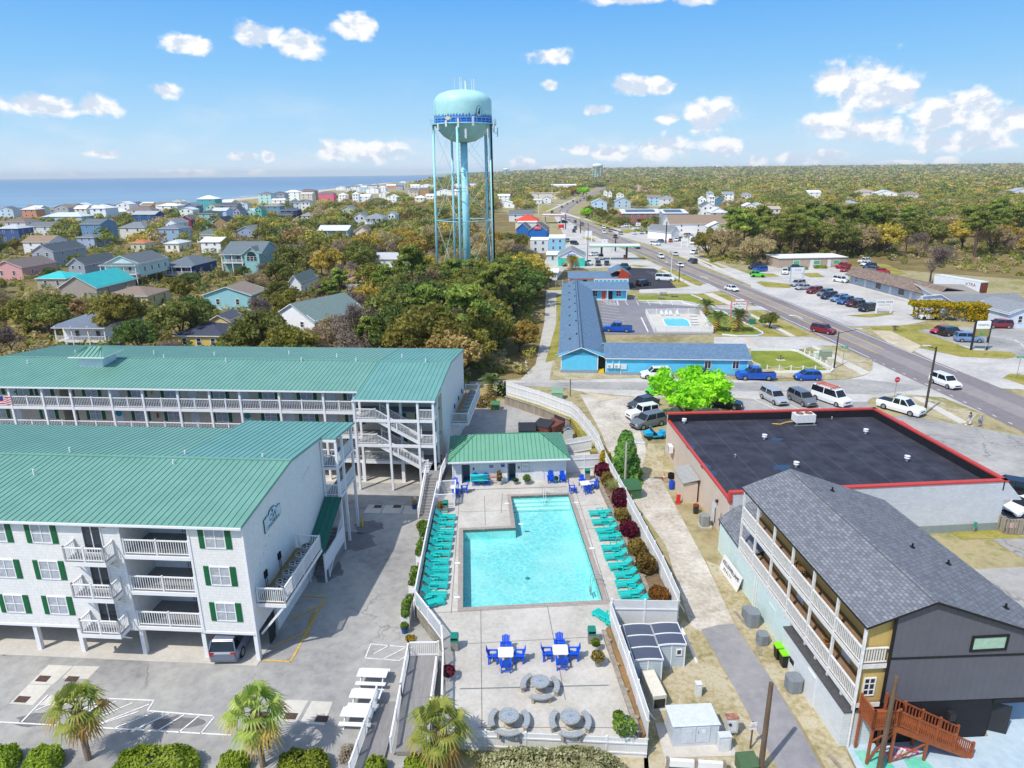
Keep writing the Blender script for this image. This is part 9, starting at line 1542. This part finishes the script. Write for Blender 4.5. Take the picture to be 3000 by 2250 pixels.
mb=MB();mb.tz((-.3,-.5,.9),(-.35,-.5,1.5),.03,n=6);mb.tz((-.3,.5,.9),(-.35,.5,1.5),.03,n=6);mb.tz((-.35,-.5,1.5),(-.35,.5,1.5),.03,n=6);mb.bd('roll_bar',[CT],gc)
p=(45.6,61.5);mr=tg('merchandise_rack','white pipe frame trailer rack beside the red trimmed store','trailer',(p[0],p[1],0),R(3));mb=MB()
for x in(-1.1,1.1):
 for y in(-.8,.8):mb.tz((x,y,.6),(x,y,1.9),.04,n=6)
for y in(-.8,.8):mb.tz((-1.1,y,1.9),(1.1,y,1.9),.04,n=6)
for x in(-1.1,0,1.1):mb.tz((x,-.8,1.9),(x,.8,1.9),.04,n=6)
mb.bd('frame',[WH],mr);MB().box(-1.2,-.9,.4,1.2,.9,.7).bd('bed',[WH],mr);[MB().tz((-.2,y-.1,.3),(-.2,y+.1,.3),.3,n=12).bd('wheel',[TYRE],mr)for y in(-1.,1.)]
def person(label,p,rz,J,skin,top,legs_,shoe,hair,extra=None):
 """skinned figure: joints in metres, x right, y forward"""
 t=tg('person',label,'person',p,rz)
 V={k:Vector(v)for k,v in J.items()}
 def sk(name,chain,rad,m,par=None):
  me=bpy.data.meshes.new(name);ids={};vs=[];es=[]
  for a,c in chain:
   for k in(a,c):
    if k not in ids:ids[k]=len(vs);vs.append(V[k])
   es.append((ids[a],ids[c]))
  me.from_pydata(vs,es,[]);o=bpy.data.objects.new(name,me);COL.objects.link(o);md=o.modifiers.new('skin','SKIN');me.skin_vertices or None
  for k,i in ids.items():me.skin_vertices[0].data[i].radius=(rad[k],rad[k]*.85)
  me.skin_vertices[0].data[0].use_root=True;sb=o.modifiers.new('sub','SUBSURF');sb.levels=sb.render_levels=1;me.materials.append(m);o.parent=par or t;return o
 r0=dict(pel=.15,waist=.14,chest=.17,neck=.06,head=.1,top=.085,ls=.075,rs=.075,le=.048,re=.048,lh=.035,rh=.035,lf=.02,rf=.02,lhip=.1,rhip=.1,lk=.065,rk=.065,la=.045,ra=.045,lt=.04,rt=.04)
 bodyc=[('pel','waist'),('waist','chest'),('chest','neck'),('neck','head'),('head','top'),('chest','ls'),('ls','le'),('le','lh'),('lh','lf'),('chest','rs'),('rs','re'),('re','rh'),('rh','rf'),('pel','lhip'),('lhip','lk'),('lk','la'),('la','lt'),('pel','rhip'),('rhip','rk'),('rk','ra'),('ra','rt')]
 sk('body',bodyc,r0,skin);cl={k:v*1.16+.012 for k,v in r0.items()}
 V['lsl']=V['ls'].lerp(V['le'],.7);V['rsl']=V['rs'].lerp(V['re'],.7);cl['lsl']=cl['rsl']=.07;cl['chest']=.2;cl['waist']=.19;cl['pel']=.2
 sk('shirt',[('pel','waist'),('waist','chest'),('chest','ls'),('ls','lsl'),('chest','rs'),('rs','rsl')],cl,top);V['lkk']=V['lhip'].lerp(V['lk'],.9);V['rkk']=V['rhip'].lerp(V['rk'],.9);cl['lkk']=cl['rkk']=.095
 sk('shorts',[('pel','lhip'),('lhip','lkk'),('pel','rhip'),('rhip','rkk')],cl,legs_);h=V['top'];mb=MB().lz([(.115,-.1),(.125,0),(.11,.07),(.06,.11),(0,.12)],12);mb.bd('hair',[hair],t,True,loc=h+Vector((0,-.02,-.02)));f=MB();f.box(-.05,.09,-.07,-.025,.105,-.05);f.box(.025,.09,-.07,.05,.105,-.05);f.box(-.012,.095,-.13,.012,.125,-.08);f.bd('face',[pm('#5a3a30')],t,loc=h)
 for k in('lt','rt'):MB().box(-.05,-.2,-.045,.05,.08,.045).bd('shoe',[shoe],t,loc=V[k])
 if extra:extra(t,V)
 return t
def jts(step=.25,arm=.1):return dict(pel=(0,0,.95),waist=(0,.01,1.12),chest=(0,.02,1.36),neck=(0,.02,1.5),head=(0,.03,1.6),top=(0,.03,1.7),ls=(-.19,.02,1.4),rs=(.19,.02,1.4),le=(-.25,-arm,1.13),re=(.25,arm,1.13),lh=(-.24,-arm+.1,.9),rh=(.24,arm+.12,.9),lf=(-.24,-arm+.13,.8),rf=(.24,arm+.15,.8),lhip=(-.1,0,.9),rhip=(.1,0,.9),lk=(-.11,step*.6,.5),rk=(.11,-step*.35,.5),la=(-.11,step*.7,.1),ra=(.11,-step*1.1,.14),lt=(-.11,step*.7+.12,.05),rt=(.11,-step*1.1+.12,.06))
SK=pm('#c98f72',.6)
def bag(side):
 def f(t,V):p=V[side];MB().hx([(p.x-.12,p.y-.05,p.z-.4),(p.x+.12,p.y-.05,p.z-.4),(p.x+.12,p.y+.07,p.z-.4),(p.x-.12,p.y+.07,p.z-.4),(p.x-.05,p.y-.02,p.z),(p.x+.05,p.y-.02,p.z),(p.x+.05,p.y+.03,p.z),(p.x-.05,p.y+.03,p.z)]).bd('bag',[WH],t)
 return f
p1,p2=g('J',1762,1235),g('J',1848,1250);person('person in a blue top and white shorts walking with a white bag',p1,R(205),jts(.3,.12),SK,pm('#2d6f9e'),pm('#d6dadd'),WH,pm('#4f3a2c'),bag('rf'));person('person in a pale patterned shirt and blue shorts walking at the road edge',p2,R(215),jts(.36,.14),SK,bK('patterned_shirt','#8fa9c4','#c9d6e2','#6d88a8',.12,.1,.7,.02,0),pm('#5f7fa8'),pm('#5fa0c0'),pm('#b5aaa0'),bag('lf'));p3=g('J',705,1010);person('person in white shirt and hat standing beside the white van',(p3[0],p3[1],0),R(180),jts(.05,.06),SK,pm('#e3e6e8'),pm('#8a98a8'),BX,pm('#e9e6dc'))
def qO(name,Q,mats,parent=None,mi=None):
 """Q: (n, 4, 3) array of quads -> one mesh"""
 n=len(Q);me=bpy.data.meshes.new(name);me.vertices.add(n*4);me.vertices.foreach_set('co',np.ascontiguousarray(Q,np.float32).ravel());me.loops.add(n*4);me.loops.foreach_set('vertex_index',np.arange(n*4,dtype=np.int32));me.polygons.add(n);me.polygons.foreach_set('loop_start',np.arange(0,n*4,4,dtype=np.int32));me.polygons.foreach_set('loop_total',np.full(n,4,np.int32))
 for m in mats:me.materials.append(m)
 if mi is not None:me.polygons.foreach_set('material_index',mi.astype(np.int32))
 me.update(calc_edges=True);o=bpy.data.objects.new(name,me);COL.objects.link(o)
 if parent is not None:o.parent=parent
 return o
def lq(c,d,s,r_,jit=.8,asp=1.5):
 n=len(c);nv=d+r_.normal(size=(n,3))*jit;nv/=np.linalg.norm(nv,axis=1)[:,None]+1e-9;a=np.cross(nv,r_.normal(size=(n,3)));a/=np.linalg.norm(a,axis=1)[:,None]+1e-9;b=np.cross(nv,a);z=np.asarray(s*r_.uniform(.6,1.45,n))[:,None]
 return np.stack([c-a*z*asp*.5-b*z*.45,c+a*z*asp*.5-b*z*.3,c+a*z*asp*.4+b*z*.45,c-a*z*asp*.5+b*z*.35],1)
def clumps(cs,rad,n,s,r_,flat=.7,asp=1.5):
 c0=np.repeat(cs,n,0);rd=np.repeat(np.broadcast_to(rad,len(cs)),n)[:,None];d=r_.normal(size=(len(c0),3));d/=np.linalg.norm(d,axis=1)[:,None];c=c0+d*rd*(r_.uniform(.25,1,len(c0))[:,None]**.5)*np.array([1,1,flat]);return lq(c,d+np.array([0,0,.35]),s,r_,.8,asp)
def trunk(name,tips,par,r0,m,base_split=.35,n=7):
 mb=MB();sp=Vector((0,0,tips[:,2].max()*base_split));mb.tz((0,0,-.2),sp,r0,r0*.75,n,caps=False)
 for p in tips:p=Vector(p);md=sp.lerp(p,.5)+Vector((random.uniform(-.4,.4),random.uniform(-.4,.4),random.uniform(-.2,.5)));mb.tz(sp,md,r0*.5,r0*.3,6,caps=False);mb.tz(md,p,r0*.3,r0*.08,5,caps=False)
 return mb.bd(name,[m],par)
FOL=dict(oak=('#5c6430','#94944e'),olive=('#67672c','#a39c4c'),gold=('#94823a','#c6b05a'),pine=('#606f30','#a3a852'),rust=('#8a7048','#b0966a'),lime=('#6fac1c','#b4dc38'),dark=('#4a5a2c','#748444'),tan=('#8d7d60','#b7a582'))
FOL={k:tuple('#'+''.join('%02x'%min(255,int(int(c[i:i+2],16)*1.09))for i in(1,3,5))for c in v)for k,v in FOL.items()}
FM={k:fO(k+'_foliage',*v,.5,.34)for k,v in FOL.items()};TWIG=mat('grey_twigs','#8a7b6d',.9,.25,2);TW2=mat('mauve_twigs','#75665f',.9,.25,2);TRK=mat('tree_bark','#5d5044',.9,.3,3);PTRK=mat('pine_bark','#6b5748',.9,.3,3)
PT={}
def proto(kind,v):
 r_=np.random.default_rng(hash((len(kind),ord(kind[0]),v))%99991);t=tg(kind+'_tree','','tree');base=kind
 if kind in('oak','olive','gold','rust','lime','dark','tan'):
  n=46;u=r_.uniform(0,2*np.pi,n);e=np.arccos(r_.uniform(-.12,1,n));R_=4.2*r_.uniform(.72,1.08,n);cs=np.stack([R_*np.sin(e)*np.cos(u),R_*np.sin(e)*np.sin(u),4.3+3.1*np.cos(e)*R_/4.2],1);cs=np.concatenate([cs,cs[:14]*np.array([.5,.5,.85])]);Q=clumps(cs,r_.uniform(.7,1.3,len(cs)),72,.27 if kind!='tan'else.2,r_,.72);qO('crown',Q,[FM[kind]],t);trunk('trunk',cs[:9]*np.array([.8,.8,.93]),t,.3,TRK,.22)
 elif kind=='pine':
  n=22;zz=r_.uniform(6.6,10.6,n);rad=(12.0-zz)*.8*r_.uniform(.35,1.05,n);u=r_.uniform(0,6.28,n);cs=np.stack([rad*np.cos(u),rad*np.sin(u),zz],1);Q=clumps(cs,r_.uniform(.8,1.3,n),105,.24,r_,.34,2.6);qO('crown',Q,[FM['pine']],t);mb=MB().tz((0,0,-.2),(.2,.1,10.6),.24,.08,8,caps=False)
  for p in cs:mb.tz((0.1,0,p[2]-.8),p,.07,.03,5,caps=False)
  mb.bd('trunk',[PTRK],t)
 else:
  mb=MB();tips=[]
  def grow(p,d,l,r0,k):
   e=p+d*l;mb.tz(p,e,r0,r0*.62,5 if k>1 else 4,caps=False)
   if k==0:tips.append(e);return
   for i in range(3 if k>1 else 4):nd=(d+Vector(r_.normal(size=3))*.55+Vector((0,0,.12))).normalized();grow(e,nd,l*r_.uniform(.62,.82),r0*.58,k-1)
  grow(Vector((0,0,-.2)),Vector((0.05,0,1)),2.3,.22,4);mb.bd('trunk',[TWIG if v%2 else TW2],t);tp=np.array(tips);Q=clumps(tp,.85,16,.07,r_,1,9.);qO('crown',Q,[TWIG if v%2 else TW2],t)
 return t
def put(kind,v,x,y,s,label,group,rz=None,sz=1.,name=None):
 k=(kind,v)
 if k not in PT:PT[k]=proto(kind,v);o=PT[k]
 else:o=dup(PT[k])
 o.location=(x,y,float(land_z(x,y))-.05);o.rotation_euler.z=random.uniform(0,6.28)if rz is None else rz;o.scale=(s,s,s*sz);o['label']=label
 if group:o['group']=group
 elif 'group'in o:del o['group']
 return o
CENTL=[(c[0]+RW/2,c[1])for c in CENT]
def rD(x,y):return min(_sd2(x,y,a,c)for a,c in zip(CENTL[:-1],CENTL[1:]))
def _sd2(x,y,a,c):dx,dy=c[0]-a[0],c[1]-a[1];t_=max(0,min(1,((x-a[0])*dx+(y-a[1])*dy)/(dx*dx+dy*dy)));return mM.hypot(x-a[0]-t_*dx,y-a[1]-t_*dy)
def inpoly(x,y,P):
 c=False
 for(x0,y0),(x1,y1)in zip(P,P[1:]+P[:1]):
  if(y0>y)!=(y1>y)and x<(x1-x0)*(y-y0)/(y1-y0)+x0:c=not c
 return c
def bLk(x,y,r_,h,tol=.3):
 """would this crown stand in a building or hide one the photo shows?"""
 for ox,oy,orr in OCC:
  if(x-ox)**2+(y-oy)**2<(orr+r_*.55)**2:return True
 for cx,cy in CARPOS:
  if(x-cx)**2+(y-cy)**2<(r_*.5+2.5)**2:return True
 lz=float(land_z(x,y));a=PR((x,y,lz+h));b=PR((x+r_,y,lz+h*.5));c=PR((x-r_,y,lz+h*.5))
 for x0,x1,y0,y1,yy in KEEP:
  if y<yy and b[0]>x0 and c[0]<x1 and a[1]<y1:
   w_o=(min(b[0],x1)-max(c[0],x0))/max(1,x1-x0)
   if w_o*min(1,(y1-a[1])/max(1,y1-y0))>tol:return True
 return False
KEEP+=[(880*1.356,1075*1.356,500,735,188.)]
PLACED=[]
def free(x,y,d):return all((x-a)**2+(y-b_)**2>d*d for a,b_ in PLACED)
KN=dict(oak='dark green evergreen oak',olive='olive green spreading oak',gold='golden leaved tree',pine='tall bare trunked pine',rust='rusty brown leaved tree',dark='very dark evergreen tree',tan='tan leafless looking tree',bare='grey leafless tree',lime='bright lime green tree')
def rgn(P,n,kinds,where,dmin,seed,smin=.8,smax=1.3,tol=.3,tries=40):
 r_=random.Random(seed);xs=[p[0]for p in P];ys=[p[1]for p in P];k_=0
 for _ in range(n*tries):
  if k_>=n:break
  x,y=r_.uniform(min(xs),max(xs)),r_.uniform(min(ys),max(ys));s=r_.uniform(smin,smax);kd=r_.choices(list(kinds),list(kinds.values()))[0]
  if not inpoly(x,y,P)or not free(x,y,dmin*s):continue
  if rD(x,y)<10+4*s or bLk(x,y,(4.8 if kd!='pine'else 3.4)*s,(8.2 if kd!='pine'else 10.8)*s,tol):continue
  PLACED.append((x,y));put(kd,r_.randrange(3),x,y,s,f'{KN[kd]} in {where}',f'{KN[kd]}s in {where}',None,r_.uniform(.85,1.15));k_+=1
def one(kind,k,px,py,s,label,sz=1.,v=0,z=0.):x,y,_=g(k,px,py);PLACED.append((x,y));return put(kind,v,x,y,s,label,None,None,sz)
one('lime','I',1540,1225,1.2,'round bright green tree shading cars beside the flat roofed store',.8);one('bare','D',1450,1190,1.5,'big leafless tree in front of the white box trailer',1.,0);one('lime','d',1530,880,.9,'small bright green street tree beside the highway bend');one('oak','J',150,445,.42,'small bushy tree on the verge between motel sign and highway');one('lime','d',1480,530,2.0,'bright green tree beside the golden one by the far highway',.8);one('gold','d',1330,520,2.2,'golden tree beside a bright green one by the far highway',.8);one('bare','e',2095,1100,.0+.5,'thin leafless tree on the brick building lawn');one('bare','J',1160,465,.25,'low twiggy shrub on the sandy verge',.6)
one('oak','A',1480,1700,1.15,'big gnarled oak standing in front of the aqua cottage',1.,1);one('olive','E',1000,130,1.2,'olive oak hiding the right half of the porch house');one('gold','I',200,640,.75,'yellow green bushy tree at the near corner of the gravel drive')
for i,(x,y,s)in enumerate(((-36,178,.95),(-29,182,.8),(-24,174,1.0),(-19,180,.92),(-14.5,172,.98),(-10,178,.9),(-6,181,.95),(-1.5,173,1.),(3,180,.9),(7,176,.85),(-31,168,.9))):PLACED.append((x,y));put('pine'if i%3 else 'olive',i%3,x,y,s*(1 if i%3 else 1.2),'tree in the pine row screening the foot of the water tower','pine row at the water tower foot')
rgn([(-14,96),(-3.5,101),(-2,122),(3.5,165),(2,186),(-24,176),(-28,110)],40,dict(oak=4,dark=2,pine=5,olive=3,rust=1,bare=2,tan=1),'the dense wood beside the gravel drive',4.2,21,1.0,1.4,.5)
rgn([(-56,88),(-14,92),(-26,178),(-62,172)],46,dict(oak=4,olive=4,bare=5,gold=1,pine=2,tan=3,rust=1),'the wood behind the condo roofs',4.5,22,.7,1.08,.3)
rgn([(-130,92),(-56,90),(-62,150),(-140,160)],38,dict(bare=5,tan=3,oak=3,dark=2,olive=3,rust=1),'the wood at the left edge',4.6,23,.7,1.05,.26)
rgn([(-75,170),(10,186),(12,300),(-70,300)],60,dict(olive=6,oak=3,gold=3,bare=3,tan=3),'the oak wood round the water tower',6,24,.9,1.4,.3)
rgn([(-190,160),(-70,170),(-70,330),(-230,330)],34,dict(olive=4,oak=4,dark=3,tan=1,bare=1),'the gardens between the houses',6,25,.5,.85,.2);rgn([(-260,170),(-75,180),(-60,420),(-260,420)],40,dict(olive=3,dark=3,oak=3,tan=2),'the yards between the beach houses',5,29,.3,.5,.25)
rgn([(74,268),(70,238),(84,234),(118,254),(126,254),(150,262),(160,340),(80,345)],56,dict(pine=8,olive=4,gold=2,oak=2,tan=2),'the pine wood across the highway',5,26,1.25,1.75,.34)
rgn([(130,254),(146,216),(176,198),(255,190),(275,340),(160,340),(150,262)],60,dict(pine=6,gold=3,tan=4,olive=4,bare=2,oak=1),'the wood behind the shop strip',5.6,27,1.15,1.65,.34)
rgn([(62,400),(75,380),(90,440),(60,540),(52,545),(50,480)],14,dict(oak=4,olive=4),'the thicket between highway bend and brick building',7,28,.7,.95,.3)
def far_woods():
 r_=np.random.default_rng(77);C=[];y=300.
 while y<7500:
  sp=max(8.4,y/62);n=int((1.62*y+120)/sp)
  for x in np.linspace(-.82*y-60,.82*y+60,n):C.append((x+r_.uniform(-.5,.5)*sp,y+r_.uniform(-.5,.5)*sp,sp))
  y+=sp*.92
 C=np.array(C);cxx=coast_x(C[:,1]);strip_=np.where(C[:,1]<1200,150+C[:,1]*.02,170);ok=C[:,0]>cxx+strip_;thin=(C[:,0]<cxx+strip_+160)&(r_.random(len(C))<.55)&(C[:,1]<2500);ok&=~thin;C=C[ok];keep=[]
 for x,y,sp in C:
  if y<1500 and rD(x,y)<(13+sp*.5):continue
  if y<560 and-20<x<60:continue
  if y<600 and 60<x<150 and not(y>470 and x>120):continue
  if y<760 and 20<x<75 and r_.random()<.8:continue
  if inpoly(x,y,[(72,330),(135,330),(150,460),(66,540)]):continue
  if y<2600 and mM.sin(x*.021+1.7*mM.sin(y*.008))*mM.sin(y*.012+x*.006)>.74:continue
  s_=sp/8.2
  if y<1700 and bLk(x,y,4.8*s_,7.5*min(s_,1.6),.22):continue
  if not free(x,y,5):continue
  keep.append((x,y,sp))
 return np.array(keep)
FWP=far_woods();r_=np.random.default_rng(5);TY=5
def far_mesh(P,kind_i):
 near_=P[P[:,1]<900];mid_=P[(P[:,1]>=900)&(P[:,1]<2200)];fr_=P[P[:,1]>=2200];out=[]
 for S,nc_,nl,ls in((near_,15,26,.062),(mid_,9,16,.10),(fr_,6,9,.16)):
  if not len(S):continue
  R_=S[:,2]*.62*r_.uniform(.8,1.25,len(S));hh=np.minimum(7.2+S[:,2]*.12,15)*r_.uniform(.75,1.2,len(S));zg=land_z(S[:,0],S[:,1]);n=len(S)*nc_;u=r_.uniform(0,6.283,n);e=np.arccos(r_.uniform(.0,1,n));Rr,Hh,Z,X,Y=(np.repeat(q_,nc_)for q_ in(R_,hh,zg,S[:,0],S[:,1]));cs=np.stack([X+Rr*.75*np.sin(e)*np.cos(u),Y+Rr*.75*np.sin(e)*np.sin(u),Z+Hh*(.45+.42*np.cos(e))],1);rad=Rr*.36
  out.append(clumps(cs,rad,nl,1.,r_,.7)if False else _cl(cs,rad,nl,ls*np.repeat(S[:,2],nc_)))
 return np.concatenate(out)
def _cl(cs,rad,n,s):
 c0=np.repeat(cs,n,0);rd=np.repeat(rad,n)[:,None];d=r_.normal(size=(len(c0),3));d/=np.linalg.norm(d,axis=1)[:,None];c=c0+d*rd*np.array([1,1,.75])*r_.uniform(.4,1,len(c0))[:,None];return lq(c,d+np.array([0,0,.4]),np.repeat(s,n),r_,.7)
km=r_.choice(7,len(FWP),p=[.26,.26,.10,.12,.12,.04,.10]);Q=[];MI=[]
for i in range(7):
 S=FWP[km==i]
 if len(S):q_=far_mesh(S,i);Q.append(q_);MI.append(np.full(len(q_),i))
fo=qO('far_woods',np.concatenate(Q),[fO('far_'+k+'_foliage',*FOL[k],.12,.2,.05)for k in('oak','olive','gold','pine','tan','rust','dark')],None,np.concatenate(MI));fo['kind']='stuff'
def under():
 P=[];rg=np.random.default_rng(3)
 for poly,n in(([(-14,93),(2.5,103),(4,122),(9,180),(-20,186),(-70,175),(-130,170),(-130,90),(-40,88)],1500),([(74,268),(70,238),(82,232),(118,252),(128,246),(150,205),(250,205),(250,300),(80,330)],900),([(-120,175),(10,186),(12,300),(-120,320)],700),([(-240,150),(-70,160),(-60,460),(-300,460)],2600),([(62,400),(75,380),(88,440),(58,545),(48,545),(50,480)],500)):
  xs=[p[0]for p in poly];ys=[p[1]for p in poly];k_=0
  while k_<n:
   x,y=rg.uniform(min(xs),max(xs)),rg.uniform(min(ys),max(ys));k_+=1
   if inpoly(x,y,poly)and rD(x,y)>12 and not any((x-a)**2+(y-b_)**2<(c*.8)**2 for a,b_,c in OCC)and not any((x-a)**2+(y-b_)**2<14 for a,b_ in CARPOS):P.append((x,y,rg.uniform(.4,1.5)))
 return np.array(P)
U=under();cs=np.stack([U[:,0],U[:,1],U[:,2]*.8],1);mi=r_.choice(4,len(U));Q=clumps(cs,U[:,2]*1.3,48,.34,r_,.7);uo=qO('undergrowth',Q,[FM['oak'],FM['olive'],FM['dark'],FM['tan']],None,np.repeat(mi,48));uo['kind']='stuff'
def fP(name,label,p,h,s,lean,seed,n=19,col=('#6f8a38','#b4b860'),dead=6,feather=False):
 t=tg(name,label,'palm',p,0);rg=random.Random(seed);lf=MB();tp=Vector((lean[0],lean[1],h));k_=0
 for i in range(n+dead):
  a=i*2.4+rg.uniform(-.2,.2);el=R(75-105*i/n)if i<n else R(rg.uniform(-75,-50));d=Vector((mM.cos(a)*mM.cos(el),mM.sin(a)*mM.cos(el),mM.sin(el)));L=s*rg.uniform(.8,1.1)*(.62 if not feather else.3);e=tp+d*L+Vector((0,0,-.12*L));sd=d.cross(Vector((0,0,1))).normalized();up_=sd.cross(d);mi=1 if i>=n-3 else 0
  lf.bm(tp,e,.04,.03,mi)
  if feather:
   q0=tp
   for j in range(9):
    f=j/9;c=tp+d*(s*1.25*f)+Vector((0,0,-.75*s*f*f));w_=.34*s*mM.sin(mM.pi*(.12+.85*f))
    for sg in(-1,1):x_=c+sd*sg*w_+Vector((0,0,-.25*w_))+d*.25*w_;wd=d*.07*s;lf.face([c-wd,c+wd,x_+wd*.3,x_-wd*.3],mi)
   continue
  for j in range(15):
   th_=R(-105+15*j);dd=(d*mM.cos(th_)+sd*mM.sin(th_)).normalized();l=s*.62*(1-.25*abs(j-7)/7)*rg.uniform(.9,1.1);m_=e+dd*l*.55+up_*.03;f_=e+dd*l+Vector((0,0,-.5*l));w_=dd.cross(up_).normalized()*.034*s;lf.face([e-w_*.4,e+w_*.4,m_+w_,m_-w_],mi);lf.face([m_-w_,m_+w_,f_+w_*.15,f_-w_*.15],mi)
 lf.bd('fronds',[fO(name+'_fronds',*col,3.),fO(name+'_dry_fronds','#9a7c3a','#c4a45c',3.)],t);tr=MB();prev=Vector((0,0,-.1));nn_=16
 for i in range(nn_):f=(i+1)/nn_;c=Vector((lean[0]*f,lean[1]*f,h*f));rr_=.17 if f<.6 else.2+.05*((f-.6)/.4);tr.tz(prev,c,rr_*(1.08 if i%2 else 1),rr_*.96,10,caps=False);prev=c
 for i in range(40):f=rg.uniform(.55,.98);a=rg.uniform(0,6.28);c=Vector((lean[0]*f+.2*mM.cos(a),lean[1]*f+.2*mM.sin(a),h*f));tr.bm(c,c+Vector((.14*mM.cos(a),.14*mM.sin(a),.22)),.07,.05)
 tr.bd('trunk',[mat(name+'_trunk','#8a7565',.9,.25,6,bump=.4)],t);return t
for k,bx,by,tx,ty,s,l,sd_ in(('K',575,1605,525,1265,1.55,'smallest sabal palm at the lower left beside the hatched bays',1),('K',1705,1650,1660,1290,1.7,'sabal palm with drooping fronds between two round shrubs',2),('O',392,1500,355,1195,1.75,'full sabal palm in front of the terrace fence and ramp',3)):
 p=g(k,bx,by);h=ZAT(p,q(k,tx,ty)[1]);fP('sabal_palm',l,p,h,s,(0,0),sd_)
for k,x,y,h,s,l,sd_ in(('I',1968,470,3.3,2.5,'feather palm in front of the motel sign',4),('I',1795,465,2.8,2.4,'feather palm at the near corner of the motel pool',5),('I',1705,345,2.6,2.3,'feather palm at the far corner of the motel pool',6),('F',2042,585,2.4,2.0,'small feather palm at the end of the side street fence',7),('C',625,1075,3.2,3.0,'yellowish palm beside the restaurant white roof',8),('e',540,1110,6.5,3.8,'tall feather palm in the strip mall lot',9)):fP('feather_palm',l,g(k,x,y),h,s,(0,0),sd_,22,('#5f7440','#98a46a')if sd_!=8 else('#94843a','#c0a850'),4,True)
HM=fO('clipped_shrub','#66801f','#a6b23c',1.2);HV=fO('variegated_hedge','#868d5a','#d0cea2',5.)
def bush(label,k,x,y,rx,ry,h,m,n,s,seed,name='shrub',cat='shrub'):
 p=g(k,x,y);t=tg(name,label,cat,p);rg=np.random.default_rng(seed);d=rg.normal(size=(n,3));d[:,2]=np.abs(d[:,2])*.9-.1;d/=np.linalg.norm(d,axis=1)[:,None];e=np.sign(d)*np.abs(d)**.72;rad=rg.uniform(.8,1.02,n)[:,None]*(1+.05*np.sin(d[:,:1]*9+d[:,1:2]*7));qO('foliage',lq(e*rad*np.array([rx,ry,h]),d,s,rg,.55),[m],t);mb=MB()
 for i in range(5):mb.tz((0,0,0),(rx*.5*mM.cos(i*1.3),ry*.5*mM.sin(i*1.3),h*.7),.05,.02,5)
 mb.bd('stem',[TRK],t)
for i,(x,y,rx,ry,h,l)in enumerate(((0,1655,1.1,.9,1.1,'clipped green shrub cut off by the left edge'),(98,1655,.95,.85,1.1,'round clipped shrub left of the smallest sabal palm'),(340,1665,2.35,1.1,1.25,'widest clipped hedge between two sabal palms'),(505,1665,.85,.8,1.0,'small round clipped shrub left of the drooping sabal palm'),(655,1668,1.45,.95,1.15,'clipped hedge right of the drooping sabal palm'),(812,1672,.6,.6,1.0,'small clipped shrub at the foot of the lower ramp'),(905,1672,.85,.7,1.1,'clipped shrub behind the full sabal palm trunk'))):bush(l,'W',x,y,rx,ry,h,HM,int(2600*rx*ry)+900,.085,300+i)
bush('long variegated hedge along the near terrace fence','W',1185,1680,4.1,1.35,1.35,HV,15000,.085,320,'hedge','hedge');bush('dry twiggy ornamental grass between clipped hedge and small shrub','W',752,1640,.45,.45,.9,fO('dry_grass_blades','#8a7c68','#b5a88f',3.),700,.06,321)
for k,x,y,rx,ry,h,m,n,s,l in(('D',565,1068,2.2,.7,1.0,HM,1200,.16,'clipped green hedge in front of the tan office'),('D',430,1078,1.3,.7,1.0,HM,800,.16,'shorter clipped hedge by the dark teal pickup'),('e',365,1095,6,1.2,1.3,HM,2000,.3,'green hedge at the brick building lot'),('F',2000,660,1.5,1.2,1.3,LEAFB,900,.16,'bronze green bush beside the yard transformer'),('F',2140,570,.9,.9,2.0,LEAFD,900,.14,'dark upright shrub at the end of the street fence'),('I',2190,400,1.2,1.2,1.6,LEAF,700,.2,'bush behind the right end of the motel lawn'),('d',1040,850,5,3,2.4,HM,900,.5,'low green bush on the island at the highway bend')):bush(l,k,x,y,rx,ry,h,m,n,s,int(x))
cf=tg('conifer','dense green conifer beside the alley light pole','tree',g('N',1880,440));rg=np.random.default_rng(9);n=10500;zz=rg.uniform(.2,5.6,n);a_=rg.uniform(0,6.283,n);rr_=2.25*(1-zz/6.4)**.7*np.sqrt(rg.uniform(.45,1,n))*(.86+.1*np.sin(zz*5.3+2*np.sin(a_*3))+.08*np.sin(a_*5+zz));a=a_;c=np.stack([rr_*np.cos(a),rr_*np.sin(a),zz-.25*rr_],1);qO('crown',lq(c,np.stack([np.cos(a),np.sin(a),np.full(n,.5)],1),.15,rg,.6,2.),[fO('conifer_needles','#456f2e','#86a850',1.5)],cf);MB().tz((0,0,0),(0,0,4.5),.14,.04,8).bd('trunk',[TRK],cf)
hz=bpy.data.materials.new('sea_air');hz.use_nodes=True;t=NG(hz.node_tree);hz.node_tree.nodes.remove(hz.node_tree.nodes['Principled BSDF']);v=t.n('ShaderNodeVolumePrincipled');v.inputs['Color'].default_value=(.92,.97,1,1);v.inputs['Density'].default_value=8e-5;v.inputs['Anisotropy'].default_value=0
t.t.links.new(v.outputs[0],[x for x in t.t.nodes if x.bl_idname=='ShaderNodeOutputMaterial'][0].inputs['Volume'])
ho=MB().box(-14500,-400,-2,21000,14000,92).bd('haze',[hz]);ho['kind']='stuff'
